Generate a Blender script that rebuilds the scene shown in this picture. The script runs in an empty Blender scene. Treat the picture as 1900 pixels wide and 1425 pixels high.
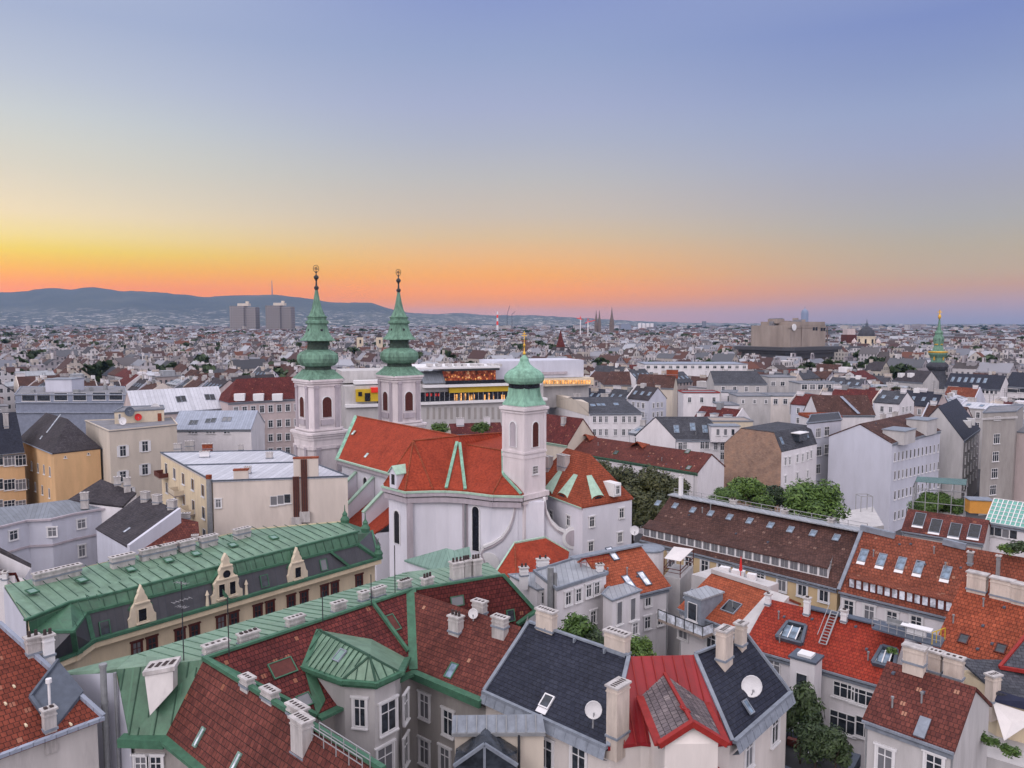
import bpy, math, random
import numpy as np
from mathutils import Vector as V, Matrix
S = bpy.context.scene
COL = S.collection
rnd = random.Random(11)
# ---------------------------------------------------------------- camera
F = 1427.0; PIT = math.radians(4.5); H = 50.0
SP, CP = math.sin(PIT), math.cos(PIT)
cam = bpy.data.cameras.new("camera"); cam.sensor_width = 36; cam.lens = 36 * F / 1900
cam.clip_start = 0.5; cam.clip_end = 90000
co = bpy.data.objects.new("camera", cam); COL.objects.link(co)
co.location = (0, 0, H); co.rotation_euler = (math.pi / 2 - PIT, 0, 0)
S.camera = co
# ---------------------------------------------------------------- world, added fill lamp, exposure
S.view_settings.view_transform = 'Standard'; S.view_settings.look = 'None'
S.view_settings.gamma = 1; S.view_settings.use_curve_mapping = False
S.view_settings.exposure = 0.0
S.cycles.use_denoising = True
S.cycles.max_bounces = 5; S.cycles.diffuse_bounces = 1; S.cycles.glossy_bounces = 3
S.cycles.transmission_bounces = 3; S.cycles.volume_bounces = 1; S.cycles.caustics_reflective = False


def nd(nt, typ, ins=None, **props):
    n = nt.nodes.new(typ)
    for k, v in props.items(): setattr(n, k, v)
    for k, v in (ins or {}).items():
        s = n.inputs[k]
        if isinstance(v, bpy.types.NodeSocket): nt.links.new(v, s)
        else:
            if s.type == 'RGBA' and hasattr(v, '__len__') and len(v) == 3: v = (*v, 1)
            s.default_value = v
    return n


def ramp(nt, fac, stops, interp='LINEAR'):
    n = nd(nt, 'ShaderNodeValToRGB', {0: fac}); r = n.color_ramp; r.interpolation = interp
    while len(r.elements) > 1: r.elements.remove(r.elements[-1])
    for i, (p, c) in enumerate(stops):
        e = r.elements[0] if i == 0 else r.elements.new(p)
        e.position = p; e.color = (*c, 1) if len(c) == 3 else c
    return n.outputs[0]


def mth(nt, op, a, b=0.0, c=0.0, clamp=False):
    return nd(nt, 'ShaderNodeMath', {0: a, 1: b, 2: c}, operation=op, use_clamp=clamp).outputs[0]


def mix(nt, f, a, b, blend='MIX'):
    n = nt.nodes.new('ShaderNodeMix'); n.data_type = 'RGBA'; n.blend_type = blend
    for i, v in ((0, f), (6, a), (7, b)):
        if isinstance(v, bpy.types.NodeSocket): nt.links.new(v, n.inputs[i])
        else: n.inputs[i].default_value = v if i == 0 else (*v, 1) if len(v) == 3 else v
    return n.outputs[2]


def sl(r, g, b):
    return tuple((c / 255 / 12.92 if c < 10 else ((c / 255 + .055) / 1.055) ** 2.4) for c in (r, g, b))


W = bpy.data.worlds.new("World"); S.world = W; W.use_nodes = True
nt = W.node_tree; nt.nodes.clear()
g = nd(nt, 'ShaderNodeTexCoord').outputs['Generated']
sx = nd(nt, 'ShaderNodeSeparateXYZ', {0: g})
el = mth(nt, 'DIVIDE', mth(nt, 'ARCSINE', sx.outputs[2]), math.pi / 2)          # elevation / 90 deg
az = mth(nt, 'ARCTAN2', sx.outputs[0], sx.outputs[1])                             # 0 straight ahead, + to the right
E = lambda d: d / 90.0
ZEN = (1.55, 1.5, 1.6)
# SKY-
left = ramp(nt, el, [(0.0249, (1.048, 0.216, 0.002)), (0.0315, (1.017, 0.320, 0.002)), (0.0407, (0.924, 0.469, 0.002)), (0.0517, (0.853, 0.647, 0.054)), (0.0627, (0.860, 0.707, 0.272)), (0.0771, (0.831, 0.709, 0.463)), (0.0951, (0.736, 0.670, 0.519)), (0.1092, (0.668, 0.647, 0.547)), (0.1268, (0.617, 0.637, 0.590)), (0.1440, (0.564, 0.614, 0.631)), (0.1694, (0.481, 0.541, 0.651)), (0.2101, (0.378, 0.448, 0.634)), (E(38), (.62, .66, .80)), (E(58), ZEN)])
mid = ramp(nt, el, [(0.0098, (0.623, 0.333, 0.320)), (0.0169, (0.926, 0.306, 0.090)), (0.0266, (1.158, 0.347, 0.002)), (0.0397, (1.050, 0.422, 0.037)), (0.0528, (0.921, 0.480, 0.152)), (0.0701, (0.739, 0.520, 0.291)), (0.0872, (0.624, 0.517, 0.413)), (0.1167, (0.516, 0.498, 0.491)), (0.1455, (0.427, 0.454, 0.560)), (0.1695, (0.382, 0.422, 0.601)), (0.2081, (0.308, 0.376, 0.589)), (0.2448, (0.257, 0.322, 0.591)), (E(38), (.62, .66, .80)), (E(58), ZEN)])
right = ramp(nt, el, [(0.0012, (0.292, 0.285, 0.381)), (0.0056, (0.337, 0.296, 0.390)), (0.0149, (0.495, 0.319, 0.317)), (0.0260, (0.641, 0.329, 0.164)), (0.0371, (0.568, 0.401, 0.232)), (0.0554, (0.499, 0.415, 0.295)), (0.0735, (0.432, 0.411, 0.389)), (0.0986, (0.385, 0.386, 0.458)), (0.1268, (0.338, 0.375, 0.548)), (0.1508, (0.306, 0.366, 0.568)), (0.1777, (0.250, 0.315, 0.547)), (0.2101, (0.207, 0.272, 0.549)), (E(38), (.62, .66, .80)), (E(58), ZEN)])
# -SKY
fl = nd(nt, 'ShaderNodeMapRange', {0: az, 1: -0.62, 2: -0.02, 3: 0, 4: 1}, interpolation_type='SMOOTHSTEP').outputs[0]
fr = nd(nt, 'ShaderNodeMapRange', {0: az, 1: -0.02, 2: 0.55, 3: 0, 4: 1}, interpolation_type='SMOOTHSTEP').outputs[0]
skyc = mix(nt, fr, mix(nt, fl, left, mid), right)
back = nd(nt, 'ShaderNodeMapRange', {0: sx.outputs[1], 1: 0.35, 2: -0.5, 3: 0, 4: 1}, interpolation_type='SMOOTHSTEP').outputs[0]
skyc = mix(nt, back, skyc, (1.35, 1.25, 1.33))                                       # paler, brighter sky opposite the sunset
sky = nd(nt, 'ShaderNodeTexSky', sky_type='NISHITA', sun_disc=False, sun_elevation=math.radians(2.0),
         sun_rotation=math.radians(-42), altitude=200)
b1 = nd(nt, 'ShaderNodeBackground', {0: skyc, 1: 0.98})
b2 = nd(nt, 'ShaderNodeBackground', {0: sky.outputs[0], 1: 0.012})
ad = nd(nt, 'ShaderNodeAddShader', {0: b1.outputs[0], 1: b2.outputs[0]})
nd(nt, 'ShaderNodeOutputWorld', {0: ad.outputs[0]})

sun = bpy.data.lights.new("sun", 'SUN'); sun.energy = 0.75; sun.angle = math.radians(28); sun.color = (1, .93, .89)  # added soft fill lamp, not the real sun
so = bpy.data.objects.new("sun", sun); COL.objects.link(so)
so.rotation_euler = (math.radians(56), 0, math.radians(-34))                    # soft added fill from behind-left, lighting the walls that face the camera
# ---------------------------------------------------------------- materials
MATS = {}


def newmat(name):
    m = bpy.data.materials.new(name); m.use_nodes = True; nt = m.node_tree; nt.nodes.clear()
    o = nd(nt, 'ShaderNodeOutputMaterial'); b = nd(nt, 'ShaderNodeBsdfPrincipled'); nt.links.new(b.outputs[0], o.inputs[0])
    MATS[name] = m
    return m, nt, b


def lk(nt, a, b): nt.links.new(a, b)


def uvs(nt):
    uv = nd(nt, 'ShaderNodeUVMap').outputs[0]; s = nd(nt, 'ShaderNodeSeparateXYZ', {0: uv})
    return uv, s.outputs[0], s.outputs[1]


def noise(nt, vec, scale, detail=3, rough=.6):
    return nd(nt, 'ShaderNodeTexNoise', {'Vector': vec, 'Scale': scale, 'Detail': detail, 'Roughness': rough}).outputs[0]


def obj(nt): return nd(nt, 'ShaderNodeTexCoord').outputs['Object']


def geo(nt): return nd(nt, 'ShaderNodeNewGeometry').outputs['Position']


def bump(nt, b, h, strength=.4, dist=.05):
    n = nd(nt, 'ShaderNodeBump', {'Strength': strength, 'Distance': dist, 'Height': h}); lk(nt, n.outputs[0], b.inputs['Normal'])


def tile(name, c1, c2, dark, odd=None, rowh=.36, w=.30, patch=.35, rough=.75):
    m, nt, b = newmat(name); uv, u, v = uvs(nt)
    br = nd(nt, 'ShaderNodeTexBrick', {'Vector': uv, 'Color1': c1, 'Color2': c2, 'Mortar': dark, 'Scale': 1, 'Mortar Size': .028,
                                       'Mortar Smooth': .4, 'Bias': 0, 'Brick Width': w, 'Row Height': rowh}, offset=.5)
    p = ramp(nt, noise(nt, geo(nt), .35, 4), [(.3, (1 - patch,) * 3), (.7, (1 + patch * .3,) * 3)])
    c = mix(nt, 1.0, br.outputs[0], p, 'MULTIPLY')
    p2 = ramp(nt, noise(nt, geo(nt), 2.6, 3), [(.35, (.72, .70, .72)), (.65, (1.12, 1.1, 1.08))])
    c = mix(nt, 1.0, c, p2, 'MULTIPLY')
    if odd:
        sc = nd(nt, 'ShaderNodeVectorMath', {0: uv, 1: (1 / w, 1 / rowh, 1)}, operation='MULTIPLY').outputs[0]
        fl = nd(nt, 'ShaderNodeVectorMath', {0: sc}, operation='FLOOR').outputs[0]
        wn = nd(nt, 'ShaderNodeTexWhiteNoise', {0: fl}, noise_dimensions='2D').outputs[0]
        f = mth(nt, 'MULTIPLY', mth(nt, 'GREATER_THAN', wn, .984), mth(nt, 'SUBTRACT', 1, br.outputs[1]))
        c = mix(nt, mth(nt, 'MULTIPLY', f, .75), c, odd)
    lk(nt, c, b.inputs[0]); b.inputs['Roughness'].default_value = rough; b.inputs['Specular IOR Level'].default_value = .2
    saw = mth(nt, 'FRACT', mth(nt, 'DIVIDE', v, rowh))
    h = mth(nt, 'SUBTRACT', mth(nt, 'SUBTRACT', 1, saw), mth(nt, 'MULTIPLY', br.outputs[1], .6))
    bump(nt, b, h, .55, .07)
    return m


def plain(name, col, rough=.7, var=.18, sc=1.2, metal=0, streak=False, dirt=None):
    m, nt, b = newmat(name); g = geo(nt)
    if streak:
        g = nd(nt, 'ShaderNodeVectorMath', {0: g, 1: (1, 1, .22)}, operation='MULTIPLY').outputs[0]
    n = noise(nt, g, sc, 5, .65)
    c = ramp(nt, n, [(.3, tuple(x * (1 - var) for x in col)), (.7, tuple(min(.95, x * (1 + var * .45)) for x in col))])
    if dirt:
        n2 = noise(nt, g, sc * .37, 6, .75)
        f = nd(nt, 'ShaderNodeMapRange', {0: n2, 1: .52, 2: .72, 3: 0, 4: .75}).outputs[0]
        c = mix(nt, f, c, dirt)
    lk(nt, c, b.inputs[0]); b.inputs['Roughness'].default_value = rough; b.inputs['Metallic'].default_value = metal; b.inputs['Specular IOR Level'].default_value = .3
    bump(nt, b, noise(nt, geo(nt), 9, 3), .12, .03)
    return m


def seam(name, col, dark, per=.62, rough=.5, axis=0, var=.22, metal=0, spots=None):
    m, nt, b = newmat(name); uv, u, v = uvs(nt)
    a = u if axis == 0 else v
    fr = mth(nt, 'FRACT', mth(nt, 'DIVIDE', a, per))
    ln = mth(nt, 'LESS_THAN', fr, .09)
    n = noise(nt, geo(nt), .8, 5, .7)
    c = ramp(nt, n, [(.28, tuple(x * (1 - var) for x in col)), (.72, tuple(x * (1 + var * .5) for x in col))])
    pid = nd(nt, 'ShaderNodeTexWhiteNoise', {1: mth(nt, 'FLOOR', mth(nt, 'DIVIDE', a, per))}, noise_dimensions='1D').outputs[0]
    c = mix(nt, 1.0, c, ramp(nt, pid, [(0, (.9, .9, .9)), (1, (1.08, 1.08, 1.08))]), 'MULTIPLY')
    if spots:
        f = nd(nt, 'ShaderNodeMapRange', {0: noise(nt, geo(nt), .5, 6, .8), 1: .5, 2: .75, 3: 0, 4: .8}).outputs[0]
        c = mix(nt, f, c, spots)
    c = mix(nt, ln, c, dark); lk(nt, c, b.inputs[0])
    b.inputs['Roughness'].default_value = rough; b.inputs['Metallic'].default_value = metal
    bump(nt, b, ln, .5, .04)
    return m


def facade(name, wall, win=(.05, .055, .07), sur=None, pu=2.7, pv=3.7, wu=.42, wv=.5):
    """render with rows of small windows, for houses too far away to show each one"""
    m, nt, b = newmat(name); uv, u, v = uvs(nt)
    fu = mth(nt, 'FRACT', mth(nt, 'DIVIDE', u, pu)); fv = mth(nt, 'FRACT', mth(nt, 'DIVIDE', v, pv))

    def box(wu, wv):
        return mth(nt, 'MULTIPLY', mth(nt, 'LESS_THAN', mth(nt, 'ABSOLUTE', mth(nt, 'SUBTRACT', fu, .5)), wu / 2),
                   mth(nt, 'LESS_THAN', mth(nt, 'ABSOLUTE', mth(nt, 'SUBTRACT', fv, .5)), wv / 2))
    n = noise(nt, geo(nt), .25, 4)
    c = ramp(nt, n, [(.3, tuple(x * .8 for x in wall)), (.7, wall)])
    oi = nd(nt, 'ShaderNodeObjectInfo').outputs['Random']
    c = mix(nt, 1.0, c, ramp(nt, oi, [(0, (.82, .82, .82)), (1, (1.08, 1.08, 1.08))]), 'MULTIPLY')
    if sur: c = mix(nt, box(wu * 1.35, wv * 1.2), c, sur)
    c = mix(nt, box(wu, wv), c, win); lk(nt, c, b.inputs[0]); b.inputs['Roughness'].default_value = .75
    return m


def glass(name, col, rough=.12, curtain=None):
    m, nt, b = newmat(name)
    oi = nd(nt, 'ShaderNodeObjectInfo').outputs['Random']
    n = noise(nt, obj(nt), 1.3, 2)
    c = ramp(nt, n, [(.35, tuple(x * .6 for x in col)), (.65, tuple(x * 1.5 for x in col))])
    if curtain:
        c = mix(nt, mth(nt, 'MULTIPLY', mth(nt, 'GREATER_THAN', oi, .72), .55), c, curtain)
    lk(nt, c, b.inputs[0]); b.inputs['Roughness'].default_value = rough; b.inputs['Specular IOR Level'].default_value = .5
    return m


def glow(name, col, e):
    m, nt, b = newmat(name)
    n = noise(nt, geo(nt), .7, 3, .7)
    c = ramp(nt, n, [(.35, tuple(x * .1 for x in col)), (.55, col), (.75, (1, .8, .45))])
    lk(nt, c, b.inputs[0]); lk(nt, c, b.inputs['Emission Color']); b.inputs['Emission Strength'].default_value = e
    return m


def brickmat(name, c1, c2, mort):
    m, nt, b = newmat(name); uv, u, v = uvs(nt)
    br = nd(nt, 'ShaderNodeTexBrick', {'Vector': uv, 'Color1': c1, 'Color2': c2, 'Mortar': mort, 'Scale': 1, 'Mortar Size': .04,
                                       'Brick Width': .6, 'Row Height': .3})
    p = ramp(nt, noise(nt, geo(nt), .3, 6, .75), [(.3, (.62, .6, .62)), (.5, (1, 1, 1)), (.7, (1.35, 1.25, 1.15))])
    lk(nt, mix(nt, 1, br.outputs[0], p, 'MULTIPLY'), b.inputs[0]); b.inputs['Roughness'].default_value = .9
    return m


# roofs
tile('tile_dark', (.115, .025, .026), (.180, .041, .037), (.035, .010, .012), odd=(.32, .13, .08), rowh=.42, w=.36)
tile('tile_wing', (.128, .038, .033), (.195, .060, .048), (.045, .022, .020), odd=(.30, .12, .07), rowh=.46, w=.40)
tile('tile_brown', (.088, .045, .040), (.135, .068, .058), (.045, .026, .024), odd=(.26, .16, .13), rowh=.4, w=.34)
tile('tile_red', (.30, .068, .034), (.39, .096, .048), (.12, .030, .018), rowh=.42, w=.36, patch=.3)
tile('tile_bright', (.30, .036, .022), (.38, .054, .030), (.14, .022, .014), rowh=.40, w=.36, patch=.2)
tile('tile_orange', (.33, .082, .040), (.42, .110, .054), (.2, .055, .03), rowh=.38, w=.3, patch=.25)
tile('tile_redbrown', (.225, .064, .038), (.305, .090, .054), (.08, .03, .022), odd=(.36, .18, .12), rowh=.42, w=.36)
tile('tile_rust', (.125, .037, .032), (.185, .056, .044), (.06, .022, .02), odd=(.46, .24, .16), rowh=.40, w=.34)
tile('tile_church', (.385, .062, .029), (.45, .076, .037), (.25, .036, .020), rowh=.3, w=.24, patch=.24)
tile('tile_deep', (.195, .046, .029), (.265, .064, .040), (.06, .018, .014), odd=(.34, .15, .1), rowh=.42, w=.36)
tile('tile_grey', (.16, .135, .15), (.23, .195, .205), (.05, .04, .045), odd=(.30, .25, .25), rowh=.46, w=.46)
tile('slate', (.022, .026, .047), (.034, .039, .064), (.018, .02, .03), rowh=.34, w=.42, patch=.2, rough=.5)
tile('slate_grey', (.072, .078, .098), (.102, .108, .13), (.04, .042, .05), rowh=.4, w=.5, patch=.3)
tile('slate_warm', (.056, .051, .062), (.080, .073, .084), (.035, .03, .034), rowh=.4, w=.5, patch=.3)
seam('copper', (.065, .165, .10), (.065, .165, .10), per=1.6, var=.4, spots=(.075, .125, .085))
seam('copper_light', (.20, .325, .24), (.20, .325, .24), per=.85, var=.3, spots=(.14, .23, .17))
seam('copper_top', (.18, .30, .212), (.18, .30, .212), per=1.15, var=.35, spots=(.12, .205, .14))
seam('copper_pale', (.22, .36, .31), (.12, .22, .19), per=.9, var=.2)
plain('copper_trim', (.065, .17, .108), .6, .32, 1.6, dirt=(.05, .10, .07))
plain('copper_old', (.17, .315, .235), .7, .5, 1.3, dirt=(.032, .05, .04), streak=True)
plain('copper_neck_shade', (.055, .085, .07), .75, .5, 1.5, dirt=(.10, .19, .14))  # weathered copper, darkened to carry the shade under the flared skirts
plain('copper_mint', (.27, .50, .385), .65, .4, 1.3, dirt=(.06, .12, .09), streak=True)
plain('copper_pot', (.42, .60, .49), .55, .2, 1.5)
seam('sheet_grey', (.36, .38, .42), (.17, .18, .21), per=.6, var=.18)
seam('sheet_blue', (.33, .37, .47), (.17, .19, .25), per=.7, var=.2)
seam('sheet_dark', (.068, .068, .082), (.05, .055, .07), per=.7, var=.22)
seam('sheet_mid', (.20, .22, .26), (.10, .11, .13), per=.7, var=.22)
seam('sheet_white', (.58, .59, .66), (.36, .37, .43), per=1.1, var=.14, spots=(.42, .43, .5))
seam('red_metal', (.27, .010, .016), (.27, .010, .016), per=.75, var=.22, rough=.42)
plain('red_trim', (.31, .026, .022), .55, .25, 2)
plain('lead', (.25, .28, .34), .55, .28, 1.5)
plain('copper_seam', (.035, .09, .06), .6, .2, 2)
plain('copper_line', (.11, .20, .15), .6, .2, 2)
plain('lead_dark', (.10, .12, .16), .5, .25, 1.5)
plain('grey_steel', (.30, .31, .33), .45, .2, 2, metal=.2)
plain('rail', (.34, .34, .36), .5, .1, 2)
plain('dark_metal', (.04, .042, .05), .5, .2, 2)
plain('flat_roof', (.24, .24, .27), .9, .3, .5, dirt=(.13, .13, .14))
# walls
plain('white', (.79, .76, .80), .85, .12, .5, streak=True, dirt=(.60, .57, .60))
plain('church_white', (.78, .77, .86), .85, .12, .25, streak=True, dirt=(.58, .58, .68))
plain('tower_white', (.76, .69, .72), .85, .16, .5, streak=True, dirt=(.48, .44, .47))
plain('white_warm', (.74, .68, .66), .85, .14, .5, streak=True, dirt=(.56, .51, .49))
plain('stucco_grey', (.38, .355, .345), .9, .2, .6, streak=True, dirt=(.27, .25, .245))
plain('stucco_lightgrey', (.55, .53, .54), .9, .18, .6, streak=True, dirt=(.40, .385, .39))
plain('beige', (.66, .585, .51), .9, .14, .35, streak=True)
plain('firewall', (.70, .62, .57), .9, .16, .3, streak=True, dirt=(.50, .43, .40))
plain('cream', (.76, .63, .45), .85, .16, .8, streak=True)
plain('cream_pale', (.70, .60, .47), .85, .15, .8)
plain('yellow', (.66, .50, .30), .85, .12, .4, streak=True)
plain('ochre', (.72, .46, .25), .85, .16, .35, streak=True, dirt=(.62, .40, .20))
plain('lavender', (.60, .61, .71), .85, .10, .4, streak=True, dirt=(.48, .48, .56))
plain('pinkish', (.60, .50, .50), .85, .12, .5, streak=True, dirt=(.46, .39, .39))
plain('stained', (.60, .57, .57), .9, .2, .45, streak=True, dirt=(.30, .28, .29))
plain('plaster_chim', (.66, .57, .51), .9, .26, 1.4, streak=True, dirt=(.40, .33, .30))
plain('chim_grey', (.55, .52, .52), .9, .34, 1.6, streak=True, dirt=(.24, .22, .22))
plain('trim_white', (.80, .79, .82), .7, .06, 2)
plain('trim_mauve', (.47, .42, .47), .8, .2, 1.0, streak=True)
plain('wood_red', (.12, .035, .03), .7, .3, 3)
plain('pot', (.06, .045, .045), .9, .3, 5)
plain('shadow_gap', (.02, .02, .024), .9, .1, 3)
brickmat('brick', (.33, .19, .13), (.42, .26, .19), (.28, .22, .19))
plain('flue', (.16, .055, .042), .9, .35, 2.5)
plain('ground', (.085, .085, .095), .95, .4, .08)
plain('asphalt', (.05, .05, .055), .95, .2, .3)
plain('concrete', (.36, .30, .27), .95, .28, .12, streak=True, dirt=(.25, .20, .18))
plain('gothic', (.20, .155, .14), .9, .3, .1)
plain('gold', (.85, .50, .08), .3, .1, 3, metal=.6)
plain('yellow_band', (.62, .42, .03), .6, .15, .5)
plain('sail', (.74, .70, .70), .8, .06, 2)
plain('awning', (.028, .034, .075), .7, .2, 2)
plain('orange_cloth', (.72, .33, .07), .7, .12, 1)
plain('red_cloth', (.62, .03, .03), .7, .1, 2)
plain('soil', (.07, .045, .03), .95, .3, 3)
plain('bark', (.07, .05, .04), .95, .3, 3)
plain('teal_glass', (.16, .42, .36), .15, .25, .8)
plain('green_glass', (.07, .16, .13), .2, .3, .8)
plain('blue_panel', (.25, .28, .37), .5, .2, 1)
plain('far_grey', (.20, .21, .25), .9, .3, .02)
glass('glass', (.035, .042, .055), curtain=(.30, .30, .33))
glass('glass_sky', (.16, .22, .30), .06)
glass('glass_white', (.62, .66, .75), .1)
glass('glass_black', (.012, .014, .022), .15)
glow('lit', (1.0, .46, .12), .55)
glow('lit_red', (.45, .07, .02), .2)
plain('lamp_red', (.9, .04, .02), .5, .1, 1)
facade('f_white', (.66, .64, .68), sur=(.72, .71, .74)); facade('f_grey', (.44, .42, .45)); facade('f_cream', (.60, .54, .47), sur=(.66, .62, .58))
facade('f_pink', (.56, .47, .47)); facade('f_mauve', (.52, .49, .57))
facade('hospital', (.30, .265, .26), (.10, .095, .10), pu=9, pv=9, wu=.5, wv=.4)
WALLS = ['f_white', 'f_grey', 'f_cream', 'f_pink', 'f_mauve', 'f_white', 'f_cream']


def leafmat(name, c1, c2):
    m, nt, b = newmat(name)
    rp = nd(nt, 'ShaderNodeNewGeometry').outputs['Random Per Island']
    c = ramp(nt, rp, [(0, c1), (1, c2)])
    oi = nd(nt, 'ShaderNodeObjectInfo').outputs['Random']
    c = mix(nt, 1, c, ramp(nt, oi, [(0, (.8, .85, .8)), (1, (1.15, 1.1, 1))]), 'MULTIPLY')
    lk(nt, c, b.inputs[0]); b.inputs['Roughness'].default_value = .6
    b.inputs['Transmission Weight'].default_value = 0
    return m


leafmat('leaf', (.034, .078, .014), (.115, .205, .036))
leafmat('leaf_olive', (.032, .043, .014), (.095, .098, .034))
leafmat('leaf_dark', (.018, .035, .014), (.05, .085, .03))
# ---------------------------------------------------------------- geometry helpers
Zv = V((0, 0, 1))


def ray(px, py):
    a = (px - 950) / F; b = -(py - 712.5) / F
    return V((a, CP + b * SP, -SP + b * CP))


def P(px, py, z):
    r = ray(px, py); t = (z - H) / r.z
    return V((r.x * t, r.y * t, z))


def PY(px, py, y):
    r = ray(px, py); t = y / r.y
    return V((r.x * t, y, H + r.z * t))


def rowz(p, py):
    b = -(py - 712.5) / F
    return H + p[1] * (b * CP - SP) / (CP + b * SP)


def proj(p):
    dy, dz = p[1], p[2] - H
    d = dy * CP - dz * SP; up = dy * SP + dz * CP
    return 950 + F * p[0] / d, 712.5 - F * up / d


def onplane(px, py, p0, n):
    r = ray(px, py); o = V((0, 0, H))
    return o + r * ((p0 - o).dot(n) / r.dot(n))


def nrm(*p):
    n = V((0, 0, 0))
    for i in range(len(p)):
        a, b = p[i], p[(i + 1) % len(p)]
        n += a.cross(b)
    return n.normalized()


def hd(a, b):
    d = V((b[0] - a[0], b[1] - a[1], 0)); return d.normalized()


def flat(v, z): return V((v[0], v[1], z))


class MB:
    def __init__(s): s.v = []; s.f = []; s.m = []

    def poly(s, pts, m=0):
        i = len(s.v); s.v += [V(p) for p in pts]; s.f.append(tuple(range(i, i + len(pts)))); s.m.append(m); return s

    def hexa(s, b, t, m=0):
        """box from 4 bottom and 4 top corners"""
        i = len(s.v); s.v += [V(p) for p in b] + [V(p) for p in t]
        for q in ((3, 2, 1, 0), (4, 5, 6, 7), (0, 1, 5, 4), (1, 2, 6, 5), (2, 3, 7, 6), (3, 0, 4, 7)):
            s.f.append(tuple(i + k for k in q)); s.m.append(m)
        return s

    def box(s, c, sx, sy, sz, ang=0, m=0):
        c = V(c); u = V((math.cos(ang), math.sin(ang), 0)); w = V((-u.y, u.x, 0))
        b = [c + u * (sx / 2 * i) + w * (sy / 2 * j) for i, j in ((-1, -1), (1, -1), (1, 1), (-1, 1))]
        return s.hexa(b, [p + Zv * sz for p in b], m)

    def bar(s, a, b, w, h=None, m=0, up=Zv):
        a, b = V(a), V(b); h = h or w; d = (b - a).normalized(); u = d.cross(up)
        if u.length < 1e-4: u = V((1, 0, 0))
        u.normalize(); n = u.cross(d)
        q = [u * (-w / 2) - n * (h / 2), u * (w / 2) - n * (h / 2), u * (w / 2) + n * (h / 2), u * (-w / 2) + n * (h / 2)]
        return s.hexa([a + k for k in q][::-1], [b + k for k in q][::-1], m)

    def tube(s, a, b, r, r2=None, n=8, m=0):
        a, b = V(a), V(b); r2 = r if r2 is None else r2; d = (b - a).normalized()
        u = d.cross(Zv)
        if u.length < 1e-3: u = V((1, 0, 0))
        u.normalize(); w = d.cross(u); i = len(s.v)
        for k in range(n):
            t = 2 * math.pi * k / n; o = u * math.cos(t) + w * math.sin(t); s.v += [a + o * r, b + o * r2]
        for k in range(n):
            j = (k + 1) % n; s.f.append((i + 2 * k, i + 2 * k + 1, i + 2 * j + 1, i + 2 * j)); s.m.append(m)
        s.f.append(tuple(i + 2 * k for k in range(n))); s.m.append(m)
        s.f.append(tuple(i + 2 * k + 1 for k in range(n))[::-1]); s.m.append(m)
        return s

    def lathe(s, c, prof, n=16, m=0, rot=0, rib=0.0, sq=0.0):
        """turn a profile of (radius, height); rib = lobed section, sq = squareness of the section"""
        c = V(c); i = len(s.v)
        for r, z in prof:
            for k in range(n):
                t = 2 * math.pi * k / n + rot
                rr = r * (1 + rib * (1 if k % 2 else -1))
                if sq:
                    tt = (t - rot + math.pi / 4) % (math.pi / 2) - math.pi / 4
                    rr = r * ((1 - sq) + sq / math.cos(tt))
                s.v.append(c + V((rr * math.cos(t), rr * math.sin(t), z)))
        for a in range(len(prof) - 1):
            for k in range(n):
                j = (k + 1) % n
                s.f.append((i + a * n + k, i + a * n + j, i + (a + 1) * n + j, i + (a + 1) * n + k)); s.m.append(m)
        s.f.append(tuple(i + k for k in range(n))[::-1]); s.m.append(m)
        s.f.append(tuple(i + (len(prof) - 1) * n + k for k in range(n))); s.m.append(m)
        return s

    def walls(s, pts, z0, z1, m=0, top=True):
        """closed prism over a plan polygon; z1 may be a list"""
        n = len(pts); zs = z1 if hasattr(z1, '__len__') else [z1] * n
        for k in range(n):
            j = (k + 1) % n
            s.poly([flat(pts[k], z0), flat(pts[j], z0), flat(pts[j], zs[j]), flat(pts[k], zs[k])], m)
        if top: s.poly([flat(p, z) for p, z in zip(pts, zs)], m)
        return s

    def slab(s, polys, t, m=0):
        """roof skin of given thickness: top faces, undersides, and a rim along every free edge"""
        key = lambda p: (round(p[0], 2), round(p[1], 2), round(p[2], 2)); cnt = {}
        for k, p in enumerate(polys):
            mm = m[k] if hasattr(m, '__len__') else m
            s.poly(p, mm); s.poly([V(q) - Zv * t for q in p][::-1], mm)
            for i in range(len(p)):
                a, b = p[i], p[(i + 1) % len(p)]
                e = tuple(sorted((key(a), key(b)))); cnt.setdefault(e, []).append((a, b, mm))
        for e, l in cnt.items():
            if len(l) == 1:
                a, b, mm = l[0]; a, b = V(a), V(b)
                s.poly([b, a, a - Zv * t, b - Zv * t], mm)
        return s

    def seams(s, poly, per, w=.05, h=.06, m=0, ax=None):
        """standing seams running up the slope of a planar polygon"""
        poly = [V(p) for p in poly]; n = nrm(*poly)
        if n.z < 0: n = -n
        u = ax.normalized() if ax is not None else Zv.cross(n)
        u = (u - n * u.dot(n)).normalized(); v = n.cross(u); o = poly[0]
        q = [((p - o).dot(u), (p - o).dot(v)) for p in poly]
        us = [a for a, b in q]; x = min(us) + per * .5
        while x < max(us) - .05:
            hit = []
            for i in range(len(q)):
                (a, b), (c, d) = q[i], q[(i + 1) % len(q)]
                if (a - x) * (c - x) < 0: hit.append(b + (d - b) * (x - a) / (c - a))
            hit.sort()
            for i in range(0, len(hit) - 1, 2):
                if hit[i + 1] - hit[i] > .15:
                    s.bar(o + u * x + v * (hit[i] + .03) + n * h / 2, o + u * x + v * (hit[i + 1] - .03) + n * h / 2, w, h, m, up=n)
            x += per
        return s

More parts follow.
